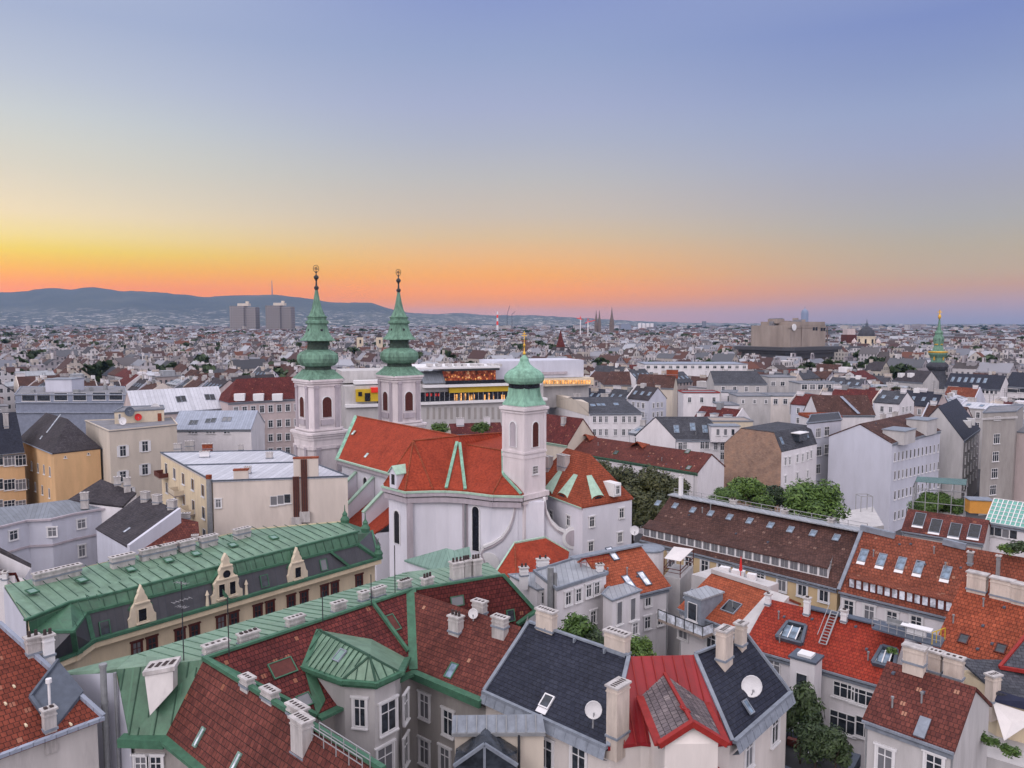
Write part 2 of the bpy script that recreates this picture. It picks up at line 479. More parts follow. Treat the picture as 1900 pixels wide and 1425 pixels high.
    def edge(s, pts, w, h, m=0, dz=0, closed=False):
        for i in range(len(pts) - (0 if closed else 1)):
            a, b = V(pts[i]) + Zv * dz, V(pts[(i + 1) % len(pts)]) + Zv * dz
            d = (b - a).normalized() * (w * .5 - .002)
            s.bar(a - d, b + d, w, h * (1 + .004 * i), m)
        return s

    def mesh(s, name, mats, org=None, smooth=False):
        me = bpy.data.meshes.new(name); org = org or V((0, 0, 0))
        me.from_pydata([tuple(p - org) for p in s.v], [], s.f)
        mats = mats if isinstance(mats, (list, tuple)) else [mats]
        for k in mats: me.materials.append(MATS[k])
        me.polygons.foreach_set('material_index', s.m)
        uvl = me.uv_layers.new(name='UVMap'); d = np.zeros(len(me.loops) * 2); li = 0
        for f in s.f:
            a = s.v[f[0]]; n = V((0, 0, 0))
            for k in range(1, len(f) - 1): n += (s.v[f[k]] - a).cross(s.v[f[k + 1]] - a)
            if n.length > 1e-9: n.normalize()
            if n.z < 0 and abs(n.z) > .05: n = -n
            u = Zv.cross(n)
            u = V((1, 0, 0)) if u.length < .03 else u.normalized()
            w = n.cross(u)
            for k in f:
                p = s.v[k]; d[li] = p.dot(u) + 500; d[li + 1] = p.dot(w) + 500; li += 2
        uvl.data.foreach_set('uv', d)
        if smooth: me.polygons.foreach_set('use_smooth', [True] * len(s.f))
        me.validate(); me.update()
        return me

    def split(s, name, mats, parent=None):
        """one object for each separate piece"""
        par = list(range(len(s.v)))

        def find(a):
            while par[a] != a: par[a] = par[par[a]]; a = par[a]
            return a
        for f in s.f:
            for k in f[1:]: par[find(k)] = find(f[0])
        gr = {}
        for f, m in zip(s.f, s.m): gr.setdefault(find(f[0]), []).append((f, m))
        for l in gr.values():
            q = MB(); mp = {}
            for f, m in l:
                for k in f:
                    if k not in mp: mp[k] = len(q.v); q.v.append(s.v[k])
                q.f.append(tuple(mp[k] for k in f)); q.m.append(m)
            q.build(name, mats, parent)

    def build(s, name, mats, parent=None, smooth=False):
        org = V(ORG[parent.name]) if parent is not None else V((0, 0, 0))
        o = bpy.data.objects.new(name, s.mesh(name, mats, org, smooth)); COL.objects.link(o)
        if parent is not None: o.parent = parent
        ORG[o.name] = org
        return o


ORG = {}


def tag(o, label=None, cat=None, group=None, kind=None):
    if label: o['label'] = label
    if cat: o['category'] = cat
    if group: o['group'] = group
    if kind: o['kind'] = kind
    return o


def thing(name, label, cat, loc, group=None):
    o = bpy.data.objects.new(name, None); COL.objects.link(o); o.empty_display_size = .1
    o.location = loc; ORG[o.name] = V(loc); return tag(o, label, cat, group)


def solo(mb, name, mats, label, cat, group=None, kind=None, loc=None, smooth=False):
    """a thing that is one mesh"""
    loc = V(loc) if loc is not None else V((0, 0, 0))
    o = bpy.data.objects.new(name, mb.mesh(name, mats, loc, smooth)); COL.objects.link(o); o.location = loc; ORG[o.name] = loc
    return tag(o, label, cat, group, kind)


def inst(name, me, parent, loc, rot=None):
    """a placed copy of a mesh shared by its kind"""
    o = bpy.data.objects.new(name, me); COL.objects.link(o); o.parent = parent
    org = V(ORG[parent.name]) if parent is not None else V((0, 0, 0))
    o.location = V(loc) - org
    if rot is not None: o.rotation_euler = rot.to_euler() if isinstance(rot, Matrix) else rot
    ORG[o.name] = V(loc)
    return o


CACHE = {}


def win_meshes(w, h, st):
    k = (round(w, 2), round(h, 2), st)
    if k in CACHE: return CACHE[k]
    fr = 'trim_white'; gl = 'glass'; sur = 'trim_white'
    g = MB(); f = MB(); sl_ = MB()
    X = lambda x, z, y=0: V((x, y, z))
    if st in ('arch', 'louvre', 'niche'):
        r = w / 2; n = 8
        out = [X(-r, 0), X(r, 0)] + [X(r * math.cos(t * math.pi / n), h - r + r * math.sin(t * math.pi / n)) for t in range(n + 1)]
        g.poly([p + V((0, .03, 0)) for p in out])
        o2 = [X(-r - .22, -.05), X(r + .22, -.05)] + [X((r + .22) * math.cos(t * math.pi / n), h - r + (r + .22) * math.sin(t * math.pi / n)) for t in range(n + 1)]
        for i in range(len(out)):
            j = (i + 1) % len(out)
            a, b, c, d = out[i], out[j], o2[j], o2[i]; y = V((0, .16, 0))
            f.hexa([a, b, c, d], [a + y, b + y, c + y, d + y])
        if st == 'louvre':
            z = .18
            while z < h - .15:
                hw = r if z < h - r else math.sqrt(max(.01, r * r - (z - h + r) ** 2)); g.box((0, .06, z), 2 * hw - .05, .05, .10, 0, 0); z += .24
            g.box((0, .075, 0), .10, .06, h - .05, 0, 0); gl = 'wood_red'
        elif st == 'niche': gl = 'trim_mauve'; sur = 'church_white'
        else:
            gl = 'glass_black'; z = .5
            while z < h - .2: g.box((0, .04, z), w - .1, .02, .04, 0, 0); z += .5
            sur = 'trim_mauve'
    else:
        g.poly([X(-w / 2, 0, .03), X(-w / 2, h, .03), X(w / 2, h, .03), X(w / 2, 0, .03)][::-1])
        t = .09 if st != 'plain' else .07
        if st == 'dark': fr = 'wood_red'; sur = 'cream'; t = .06
        if st == 'grille': gl = 'pot'
        if st == 'hole': gl = 'glass_black'; fr = sur = 'cream_pale'
        for x in (-1, 1): f.box((x * (w / 2 - t / 2), .05, 0), t, .07, h)
        for z in (0, h - t): f.box((0, .049, z), w - 2 * t, .066, t)
        if st in ('cross', 'dark', 'cross3', 'shut'):
            nn = 2 if st != 'cross3' else 3
            for i in range(1, nn): f.box((-w / 2 + w * i / nn, .048, t), .075, .062, h - 2 * t)
            f.box((0, .047, h * .66), w - 2 * t, .058, .07)
        if st == 'grille':
            for i in range(1, 4): f.box((-w / 2 + w * i / 4, .048, t), .05, .05, h - 2 * t)
            for i in range(1, 3): f.box((0, .047, h * i / 3), w - 2 * t, .05, .05)
        if st == 'shut':
            for x in (-1, 1): f.box((x * (w / 2 + .24), .05, -.02), .46, .07, h + .04, 0, 1)
        if st in ('cross', 'dark', 'shut'):   # moulded surround
            s_ = .16
            for x in (-1, 1): f.box((x * (w / 2 + s_ / 2 + (.48 if st == 'shut' else 0)), .06, -.05), s_, .16, h + .1, 0, 2)
            f.box((0, .08, h + .05), w + 2 * s_ + .2, .20, .16, 0, 2)
        sl_.box((0, .12, -.16), w + .34, .24, .12, 0, 0)
    ga = g.mesh('pane', gl); fa = f.mesh('window_frame', [fr, 'green_glass' if st == 'shut' else fr, sur])
    sa = sl_.mesh('sill', sur) if sl_.f else None
    jm = MB(); jm.v = list(g.v); jm.f = list(g.f); jm.m = [0] * len(g.f); off = len(jm.v)
    jm.v += f.v; jm.f += [tuple(i + off for i in q) for q in f.f]; jm.m += [1] * len(f.f)
    off = len(jm.v); jm.v += sl_.v; jm.f += [tuple(i + off for i in q) for q in sl_.f]; jm.m += [2] * len(sl_.f)
    ja = jm.mesh('window', [gl, fr, sur])
    CACHE[k] = (ga, fa, sa, ja); return CACHE[k]


def window(root, p, out, w, h, st='cross', fine=False):
    """window centred at p (world, centre of the opening) on a wall whose outward direction is out"""
    ang = math.atan2(out.y, out.x) - math.pi / 2
    ga, fa, sa, ja = win_meshes(w, h, st)
    p = V(p) - Zv * (h / 2)
    if not fine: return inst('window', ja, root, p, (0, 0, ang))
    o = inst('window', ga, root, p, (0, 0, ang))
    for nm, me in (('frame', fa), ('sill', sa)):
        if me:
            c = bpy.data.objects.new(nm, me); COL.objects.link(c); c.parent = o
    return o


def chim_mesh(w, d, h, pots, body, capm='chim_grey', vent=0):
    k = ('ch', round(w, 1), round(d, 1), round(h, 1), pots, body, capm, vent)
    if k in CACHE: return CACHE[k]
    m = MB(); m.box((0, 0, -1.6), w, d, h + 1.6, 0, 0)
    m.box((0, 0, h - .38), w + .10, d + .10, .10, 0, 0)
    m.box((0, 0, h + .003), w + .22, d + .22, .14, 0, 1)
    m.box((0, 0, -.02), w + .16, d + .16, .16, 0, 3)
    for i in range(pots):
        x = -w / 2 + w * (i + .5) / pots
        if vent == 0: m.box((x, 0, h + .143), min(.26, w / pots * .5), d * .45, .02, 0, 2)
        elif vent == 1: m.tube((x, 0, h + .14), (x, 0, h + .55), .13, .11, 8, 2)
        else:
            m.box((x, 0, h + .15), min(.3, w / pots * .55), d * .5, .10, 0, 2)
    CACHE[k] = m.mesh('chimney', [body, capm, 'pot', 'lead']); return CACHE[k]


def sky_mesh(w, h, gl='glass', fr='lead', blind=False):
    k = ('sk', round(w, 2), round(h, 2), gl, fr, blind)
    if k in CACHE: return CACHE[k]
    m = MB(); t = .09
    m.box((0, 0, 0), w, h, .07, 0, 0)
    for x in (-1, 1): m.box((x * (w / 2), 0, -.01), t, h + t, .14, 0, 1)
    for y in (-1, 1): m.box((0, y * (h / 2), -.012), w - t, t, .138, 0, 1)
    if blind: m.box((0, -h / 2 - .28, -.02), w + .1, .42, .06, 0, 2)
    CACHE[k] = m.mesh('skylight', [gl, fr, 'trim_white']); return CACHE[k]


def planerot(n, u):
    n = n.normalized(); u = (u - n * u.dot(n)).normalized(); v = n.cross(u)
    return Matrix((u, v, n)).transposed()


class House:
    """house from its eave line a->b (as seen from the camera side) and a depth or third corner"""

    def __init__(s, label, a, b, c=None, depth=12, ze=None, zr=None, pr=None, axis=0, hip=(0, 0), rpos=.5, wall='white', roof='slate',
                 gut='lead', over=.35, z0=0, name='house', cat='house', group=None, t=.28, verge=.12, gable=None, parapet=0, lite=False):
        ze = ze if ze is not None else a[2]
        a, b = flat(a, ze), flat(b, ze); u = hd(a, b); n = V((u.y, -u.x, 0))      # n = outward normal of the front (towards the camera)
        if n.dot(a + b) > 0: n = -n
        if c is None: dv = -n * depth
        else: dv = flat(c, ze) - b
        s.a, s.b, s.c, s.d = a, b, b + dv, a + dv; s.u, s.n = u, n; s.ze = ze
        cen = (s.a + s.c) / 2; s.cen = cen
        s.root = thing(name, label, cat, flat(cen, z0), group)
        a, b, c, d = s.a, s.b, s.c, s.d
        if axis == 0:
            r1 = a + (d - a) * rpos + u * hip[0]; r2 = b + (c - b) * rpos - u * hip[1]
        else:
            w = hd(a, d); r1 = a + (b - a) * rpos + w * hip[0]; r2 = d + (c - d) * rpos - w * hip[1]
        if pr is not None: zr = rowz(r2 if pr[0] == 2 else r1, pr[1])
        if zr is None: zr = ze + .05
        r1.z = r2.z = zr; s.r1, s.r2, s.zr = r1, r2, zr
        # walls: inset footprint
        w_ = hd(a, d); vg = verge
        ins = [a + u * vg + w_ * over, b - u * vg + w_ * over, c - u * vg - w_ * over, d + u * vg - w_ * over] if axis == 0 else \
              [a + u * over + w_ * vg, b - u * over + w_ * vg, c - u * over - w_ * vg, d + u * over - w_ * vg]
        s.ins = ins
        wm = MB()
        flatroof = zr - ze < .3
        wm.walls(ins, z0, ze - .05, 0, top=False)
        gm = 0
        mats = [wall] + ([gable] if gable else [])
        gi = 1 if gable else 0
        if not flatroof:
            dz = V((0, 0, t * .6))
            if axis == 0:
                for p, q, r, hp, sg in ((ins[3], ins[0], r1, hip[0], 1), (ins[1], ins[2], r2, hip[1], -1)):
                    if not hp: wm.poly([p - Zv * .05, q - Zv * .05, flat(r + u * vg * sg, zr - t * .6)], gi)
                if rpos > .97: wm.poly([ins[3], ins[2], flat(ins[2], zr - .1), flat(ins[3], zr - .1)], 0)
            else:
                for p, q, r, hp, sg in ((ins[0], ins[1], r1, hip[0], 1), (ins[2], ins[3], r2, hip[1], -1)):
                    if not hp: wm.poly([p - Zv * .05, q - Zv * .05, flat(r + w_ * vg * sg, zr - t * .6)], gi)
        s.wall = wm.build('wall', mats, s.root)
        rm = MB()
        if flatroof: polys = [[a, b, c, d]]
        elif axis == 0:
            polys = [[a, b, r2, r1], [c, d, r1, r2]]
            if hip[0]: polys.append([d, a, r1])
            if hip[1]: polys.append([b, c, r2])
        else:
            polys = [[b, c, r2, r1], [d, a, r1, r2]]
            if hip[0]: polys.append([a, b, r1])
            if hip[1]: polys.append([c, d, r2])
        s.polys = polys
        rm.slab(polys, t, 0)
        if parapet:
            for p, q in ((a, b), (b, c), (c, d), (d, a)):
                e = hd(p, q) * (.14); rm.bar(p + e + Zv * parapet / 2, q - e + Zv * parapet / 2, .28, parapet, 1)
        s.roof = rm.build('roof', [roof, gut], s.root)
        if gut and not lite:
            gm = MB()
            if axis == 0 or flatroof:
                for q in (s.ins[0], s.ins[1]): dp = MB(); e_ = (cen - q) * .035; e_.z = 0; dp.tube(flat(q + n * .16 + e_, z0), flat(q + n * .16 + e_, ze - .25), .075, n=6); dp.build('downpipe', 'grey_steel', s.root)
                gm.bar(a + n * .07 - Zv * .18, b + n * .07 - Zv * .18, .16, .2)
                gm.bar(s.ins[0] + n * .10 - Zv * .62, s.ins[1] + n * .10 - Zv * .62, .2, .28)
            if axis == 1 or hip[1] or flatroof:
                gm.bar(b + u * .07 - Zv * .183, c + u * .07 - Zv * .183, .16, .2)
            if axis == 1 or hip[0] or flatroof:
                gm.bar(a - u * .07 - Zv * .186, d - u * .07 - Zv * .186, .16, .2)
            gm.build('gutter', gut, s.root)
        OCC.append((cen.x, cen.y, max((a - c).length, (b - d).length) * .52))

    def rp(s, k=0):
        p = s.polys[k]; n = nrm(*p); return p[0], (n if n.z > 0 else -n)

    def onroof(s, px, py, k=0):
        p, n = s.rp(k); return onplane(px, py, p, n)

    def sky(s, pts, w=.8, h=1.2, k=0, gl='glass_sky', fr='lead', blind=False):
        p, n = s.rp(k); u = Zv.cross(n).normalized(); me = sky_mesh(w, h, gl, fr, blind); R = planerot(n, u)
        for x, y in pts: inst('skylight', me, s.roof, onplane(x, y, p, n) + n * .02, R)

    def chim(s, px, py, w=1.6, d=.7, h=1.6, pots=3, k=0, body='chim_grey', vent=0, turn=0, dz=0):
        q = s.onroof(px, py, k); ang = math.atan2(s.u.y, s.u.x) + turn
        return inst('chimney', chim_mesh(w, d, h, pots, body, vent=vent), s.roof, q + Zv * dz, (0, 0, ang))

    def chimw(s, f, g, w=1.6, d=.7, h=1.6, pots=3, body='chim_grey', vent=0, turn=0):
        """chimney at fractions f along the ridge, g across (0 ridge, 1 front eave, -1 back eave)"""
        q = s.r1 + (s.r2 - s.r1) * f + (s.a - s.d).normalized() * 0
        e = (s.a - s.d) * .5 * g; z = s.zr - (s.zr - s.ze) * abs(g)
        return inst('chimney', chim_mesh(w, d, h, pots, body, vent=vent), s.roof, flat(q + e, z), (0, 0, math.atan2(s.u.y, s.u.x) + turn))

    def side(s, k):
        i = s.ins; return {'f': (i[0], i[1]), 'r': (i[1], i[2]), 'b': (i[2], i[3]), 'l': (i[3], i[0])}[k]

    def outn(s, k):
        p, q = s.side(k); e = hd(p, q); n = V((e.y, -e.x, 0)); m = (p + q) / 2 - s.cen
        return n if n.dot(m) > 0 else -n

    def win(s, pts, w, h, st='cross', k='f', fine=False):
        p, q = s.side(k); n = s.outn(k)
        for x, y in pts: window(s.root, onplane(x, y, p, n), n, w, h, st, fine)

    def wins(s, k, n, zs, w=1.0, h=1.7, st='cross', m0=1.5, m1=1.5, skip=(), fine=False):
        p, q = s.side(k); L = (q - p).length; o = s.outn(k); e = hd(p, q)
        for z in zs:
            for i in range(n):
                if i in skip: continue
                window(s.root, flat(p + e * (m0 + (L - m0 - m1) * (i + .5) / n), z), o, w, h, st, fine)


OCC = []
# ---------------------------------------------------------------- ground
gm = MB(); gm.poly([(-40000, -400, 0), (40000, -400, 0), (40000, 42000, 0), (-40000, 42000, 0)])
solo(gm, 'ground', 'ground', 'dark ground of streets and courtyards under the city', 'ground', kind='structure')
# ---------------------------------------------------------------- the church
CU = V((.65, -.76, 0)).normalized(); CV = V((.76, .65, 0)).normalized()
AU = math.atan2(CU.y, CU.x)


def build_church():
    ch = thing('church', 'white baroque church with red tiled roof and three green onion towers', 'church', (-10, 150, 0))
    ZE, ZR = 20, 28
    E = [P(x, y, ZE) for x, y in ((712, 899), (752, 909), (803, 907), (828, 907), (863, 909), (914, 915.6), (967, 917))]
    RA, RC, RB = P(767, 818, ZR), P(851, 809, ZR), P(929, 803, ZR)
    RB = RC + (RB - RC) * 1.4
    N0, N1 = P(626, 851, ZE), P(727, 879, ZE)
    dn = (N1 - N0); N2 = N1 + dn * .35
    RW = RC + (P(661, 772, ZR) - RC)
    ax = hd(RW, RC)

    def mir(p):
        q = p - RC; q = q - ax * q.dot(ax); r = p - q * 2; return flat(r, p.z)
    S1 = P(866, 825, 26.2); S2 = P(932, 836, 26.2)
    pn = nrm(E[4], E[5], S2); T = onplane(933, 880, E[5], pn)
    EB = [E[6] + V((4, 5, 0)), E[6] + V((4, 16, 0)), mir(N2)]
    k1 = P(644, 822, 23.2); kk = [N0 + (k1 - N0) * 1.0, k1]
    polys = [[E[0], E[1], RA], [E[1], E[2], RA], [E[2], E[3], RC, RA], [E[3], E[4], RC], [E[4], E[5], T, S2, S1],
             [E[5], E[6], T], [E[6], EB[0], S2, T], [S1, S2, RB, RC], [E[4], S1, RC],
             [N0, N2, RC, RW], [mir(N2), mir(N0), RW, RC], [N2, E[0], RA, RC], [S2, EB[0], EB[1], RB], [EB[1], EB[2], RC, RB]]
    rf = MB().slab(polys, .35).build('roof', 'tile_church', ch)
    # ridge and hip tiles, copper valley strips
    hm = MB()
    for a, b in ((RW, RC), (RA, RC), (RC, RB), (RA, E[1]), (RA, E[2]), (RA, E[0]), (S1, S2), (T, E[5])):
        hm.tube(V(a) + Zv * .02, V(b) + Zv * .02, .17, n=6)
    hm.build('ridge_tiles', 'tile_orange', rf)
    cs = None
    t1 = V(E[3]) + (RC - V(E[3])) * .86; t2 = V(E[4]) + (RC - V(E[4])) * .84
    for a_, b_, w_, h_ in ((V(E[3]) + Zv * .15, t1 + Zv * .2, .55, .42), (V(E[4]) + Zv * .15, t2 + Zv * .2, .55, .42), (T + Zv * .1, V(E[6]) + Zv * .1, .5, .3), (T + Zv * .1, S2 + Zv * .1, .4, .25), (N0 + Zv * .05, RW + Zv * .05, .8, .35)):
        MB().bar(a_, b_, w_, h_).build('copper_strip', 'copper_mint', rf)
    # walls
    cen = V((-9, 146, 0))

    def inw(p, d): q = flat(p, 0); return q + (cen - q).normalized() * d
    foot = [inw(p, .9) for p in E] + [inw(p, .9) for p in EB]
    wm = MB(); wm.walls(foot, 0, ZE - .1, top=False)
    nin = [N0 + CV * .9 + ax * .4, N2 + CV * .9, mir(N2) - CV * .9, mir(N0) - CV * .9 + ax * .4]
    wm.walls([flat(p, 0) for p in nin], 0, ZE - .1, top=False)
    wm.poly([flat(nin[3], ZE - .1), flat(nin[0], ZE - .1), flat(RW + ax * .4, ZR - .3)])
    wall = wm.build('wall', 'church_white', ch)
    # aisle chapels and sloping buttress walls on the nave side
    a0, a1 = P(640, 985, 12), P(716, 995, 12)
    am = MB()
    o1 = N0 - CV * 5.5 + ax * 2; o2 = N1 - CV * 5.5 + ax * 3
    q1, q2 = N0 + ax * 2 + CV * .85, N1 + ax * 5 + CV * .85
    am.walls([flat(p, 0) for p in (o1, o2, q2, q1)], 0, 9.5, top=False)
    am.build('aisle_wall', 'church_white', ch)
    MB().slab([[flat(o1 - CV * .3, 9.6), flat(o2 - CV * .3, 9.6), flat(q2, 13.5), flat(q1, 13.5)]], .3).build('aisle_roof', 'tile_church', ch)
    bm = MB(); bc = MB()
    for k in (.30, .62, .93):
        b0 = N0 + dn * k; n = -CV
        for w in (.35,):
            p = [flat(b0 - ax * w, 0), flat(b0 + ax * w, 0)]
            lo, hi = b0 + n * 5.8, b0 + CV * .8
            bm.hexa([flat(lo - ax * w, 0), flat(lo + ax * w, 0), flat(hi + ax * w, 0), flat(hi - ax * w, 0)],
                    [flat(lo - ax * w, 12.6), flat(lo + ax * w, 12.6), flat(hi + ax * w, 17.8), flat(hi - ax * w, 17.8)])
            bc.bar(flat(lo, 12.75), flat(hi, 17.95), .95, .3)
    bt = bm.build('buttress', 'church_white', ch); bc.build('coping', 'copper_pot', bt)
    # cornice
    cm = MB(); cm2 = MB()
    ring = [V(p) for p in E]
    off = [p + (cen - p).normalized() * .35 for p in [flat(q, ZE) for q in ring]]
    cm2.edge(off, .9, .7, dz=-.62); cm2.edge([p + (cen - p).normalized() * .25 for p in off], .6, .9, dz=-1.5)
    cm.edge([p + (p - cen).normalized() * -.02 for p in off], 1.15, .34, dz=-.12)
    cm.edge([N0 + CV * .1, N2 + CV * .1], 1.0, .34, dz=-.10); cm2.edge([N0 + CV * .45, N2 + CV * .45], .9, .9, dz=-.72)
    cm.build('cornice_copper', 'copper_pot', ch); cm2.build('cornice', 'trim_mauve', ch)
    # pilaster strips at the corners of the choir
    pm = MB()
    for i in (1, 4):
        q = foot[i]; pm.box((q.x, q.y, 0), 1.0, 1.0, ZE - 1.9, .3)
    pm.build('pilaster', 'trim_mauve', ch)
    pd = MB(); q = V(foot[4]) - (cen - V(foot[4])).normalized() * .62; pd.tube((q.x, q.y, 0), (q.x, q.y, ZE - 1), .14); pd.build('downpipe', 'grey_steel', ch)

    def wn(px, py, i, w, h, st='arch'):
        A, B = foot[i], foot[i + 1]; e = hd(A, B); n = V((e.y, -e.x, 0))
        if n.dot(V(A) - cen) < 0: n = -n
        window(ch, onplane(px, py, V((A[0], A[1], 0)), n), n, w, h, st)
    wn(737, 978, 0, 1.6, 6.2); wn(883, 981, 4, 1.5, 8.2)
    for k, z in ((.34, 15.5), (.78, 15.5)):
        p = nin[0] + (nin[1] - nin[0]) * k; window(ch, flat(p, z), -CV, 1.6, 3.6, 'arch')
    p = o2 + (o2 - o1).normalized() * -1.6; window(ch, flat(p, 6), -CV, 1.6, 4.6, 'arch')
    # dormer on the transept hip
    dp = onplane(734.5, 899, E[0], nrm(E[0], E[1], RA)); n = V((-.72, -.69, 0)); n = (n).normalized(); e = V((-n.y, n.x, 0))
    d0 = dp + n * .6; dm = MB()
    b = [d0 - e * 1.1, d0 + e * 1.1, d0 + e * 1.1 - n * 4, d0 - e * 1.1 - n * 4]
    dm.walls(b, dp.z - .6, dp.z + 2.3, top=False); dm.poly([flat(b[0], dp.z + 2.3), flat(b[1], dp.z + 2.3), flat(d0, dp.z + 3.4)])
    dd = dm.build('dormer', 'church_white', rf)
    f0 = d0 + n * .3
    MB().slab([[flat(f0 - e * 1.4, dp.z + 2.2), flat(f0, dp.z + 3.6), flat(f0 - n * 4.6, dp.z + 3.6), flat(f0 - e * 1.4 - n * 4, dp.z + 2.2)],
               [flat(f0, dp.z + 3.6), flat(f0 + e * 1.4, dp.z + 2.2), flat(f0 + e * 1.4 - n * 4, dp.z + 2.2), flat(f0 - n * 4.6, dp.z + 3.6)]], .16).build('dormer_roof', 'copper_pot', rf)
    dg = MB(); dg.box(flat(d0 + n * .03, dp.z + .1), .95, .06, 1.9, math.atan2(e.y, e.x)); dg.build('dormer_window', 'glass_black', rf)
    sk = MB()
    for px, py in ((656, 803), (680, 845)):
        q = onplane(px, py, N0, nrm(N0, N2, RC)); n_ = nrm(N0, N2, RC); n_ = n_ if n_.z > 0 else -n_
        inst('skylight', sky_mesh(.7, 1.1, 'glass_white', 'copper_pot'), rf, q, planerot(n_, Zv.cross(n_)))
    # sacristy lean-to and the sweeping scroll front below the small tower
    sp = [P(750, 1039, 9), P(838, 1068, 9), P(876, 1040, 10.5), P(871, 1014, 12.5), P(843, 1021, 12.2), P(828, 1017, 12.5)]
    sr = MB().slab([[sp[0], sp[1], sp[5]], [sp[1], sp[2], sp[4], sp[5]], [sp[2], sp[3], sp[4]]], .3).build('sacristy_roof', 'copper_pale', ch)
    ws = MB(); ws.walls([V(p) + (V((-10, 138, 0)) - V(p)).normalized() * .5 for p in (sp[0], sp[1], sp[2], sp[3])], 0, 8.6, top=False); ws.build('sacristy_wall', 'church_white', ch)
    # small tower over the east end
    Tc = V((2.2, 138.0, 0)); ang = AU + math.radians(4.0); hw = 2.75
    tu = V((math.cos(ang), math.sin(ang), 0)); tv = V((-tu.y, tu.x, 0))
    rz = lambda r: rowz(Tc - tu * 0 + V((0, -3, 0)), r)
    sq = lambda h_: [Tc - tu * h_ - tv * h_, Tc + tu * h_ - tv * h_, Tc + tu * h_ + tv * h_, Tc - tu * h_ + tv * h_]
    tm = MB(); tm.walls(sq(hw), 0, rz(753)); ze = rz(755)
    for s_ in (1, -1):
        for t_ in (1, -1):
            c = Tc + tu * (hw - .28) * s_ + tv * (hw - .28) * t_; tm.box((c.x, c.y, rz(838)), .72, .72, ze - rz(838) - .6, ang)
    for r, e_, h_ in ((757, .45, .5), (764, .22, .35), (838, .18, .4), (846, .1, .5), (916, .5, .9), (928, .3, .6)):
        q = sq(hw + e_); tm.walls(q, rz(r) - h_, rz(r)); tm.poly([flat(x, rz(r) - h_) for x in q])
    tw = tm.build('small_tower', 'tower_white', ch)
    for n_ in (tu, -tv):
        fc = Tc + n_ * (hw + .01)
        st = 'louvre' if n_ is tu else 'niche'
        window(tw, flat(fc, (rz(783) + rz(832)) / 2), n_, 1.55, 4.5, st)
    fc = Tc + tu * (hw + .01); window(tw, flat(fc, rz(874)), tu, 1.4, 1.5, 'grille')
    # blind panel low on the tower
    window(tw, flat(Tc + tu * (hw + .01), rz(978)), tu, 2.1, 5.6, 'niche')
    sc = .0967
    hp = MB(); pr = [(43, 754), (42, 751), (37, 745), (33.5, 738), (31.5, 730), (30.5, 721)]
    hp.lathe((Tc.x, Tc.y, 0), [(r * sc * .71, rz(y)) for r, y in pr], 16, 0, ang, 0, .85)
    pr = [(25, 714.5), (29, 713), (32, 708), (33, 702), (31.5, 697), (26, 690), (17, 684), (10.5, 678), (7.5, 672), (7, 667), (5, 664), (2, 660)]
    hp.lathe((Tc.x, Tc.y, 0), [(r * sc, rz(y)) for r, y in pr], 24, 0, ang, .02, .35)
    he = hp.build('helm', 'copper_mint', tw)
    wl_ = MB(); wl_.lathe((Tc.x, Tc.y, 0), [(24 * sc, rz(722)), (24 * sc, rz(713))], 16, 0, ang, 0, .5); wl_.build('lantern_shade_ring', 'glass_black', tw)  # solid black ring, painting the shaded gap under the onion
    fi = MB(); fi.lathe((Tc.x, Tc.y, 0), [(.12, rz(660)), (.3, rz(657)), (.1, rz(652)), (.07, rz(646)), (.2, rz(643.5)), (.22, rz(641)), (.07, rz(638)), (.05, rz(630))], 10)
    fi.box((Tc.x, Tc.y, rz(631)), .11, .11, rz(615) - rz(631)); fi.box((Tc.x, Tc.y, rz(624)), .95, .11, .16, .2); fi.box((Tc.x, Tc.y, rz(620)), .6, .11, .13, .2)
    fi.build('cross', 'gold', tw)
    # scroll walls
    B0 = Tc + tu * hw - tv * hw     # front corner towards the camera
    fy = Tc.y - 3.6
    L = [(957, 932), (953, 955), (945, 978), (932, 997), (914, 1009), (897, 1016), (893, 1024), (900, 1040)]
    Rr = [(1010, 925), (1013, 948), (1022, 968), (1037, 983), (1055, 990), (1072, 992), (1080, 1003), (1082, 1024)]
    sm = MB()
    scr = []
    for pts in (L, Rr):
        st_ = MB(); scr.append(st_)
        W_ = [PY(x, y, fy + (0 if pts is L else .9)) for x, y in pts]
        inner = V((Tc.x, fy, 0)); d = .8
        for i in range(len(W_) - 1):
            a, b = W_[i], W_[i + 1]
            sm.hexa([flat(a, 0), flat(b, 0), flat(b, 0) + V((0, d, 0)), flat(a, 0) + V((0, d, 0))], [a, b, b + V((0, d, 0)), a + V((0, d, 0))])
            st_.bar(a + V((0, d / 2, .1)), b + V((0, d / 2, .1)), 1.25, .42)
            st_.bar(a + V((0, -.12, -.42)), b + V((0, -.12, -.42)), .28, .3, 1)  # mauve bar paints the shaded groove under the moulding
    x0, x1 = PY(957, 1000, fy).x, PY(1010, 1000, fy).x
    sm.hexa([V((x0 + .02, fy + .03, 0)), V((x1 - .02, fy + .03, 0)), V((x1 - .02, fy + 2.5, 0)), V((x0 + .02, fy + 2.5, 0))],
            [V((x0 + .02, fy + .03, rz(930))), V((x1 - .02, fy + .03, rz(930))), V((x1 - .02, fy + 2.5, rz(930))), V((x0 + .02, fy + 2.5, rz(930)))])
    sw = sm.build('scroll_wall', 'church_white', ch); [q_.build('scroll_moulding', ['trim_white', 'trim_mauve'], sw) for q_ in scr]
    md = MB(); q = PY(1064, 998, fy + .8)
    for r, dy, mm in ((2.0, .18, 0), (1.6, .28, 0), (1.45, .31, 1)): md.tube(q - V((0, dy, 0)), q + V((0, .5, 0)), r, n=24, m=mm)
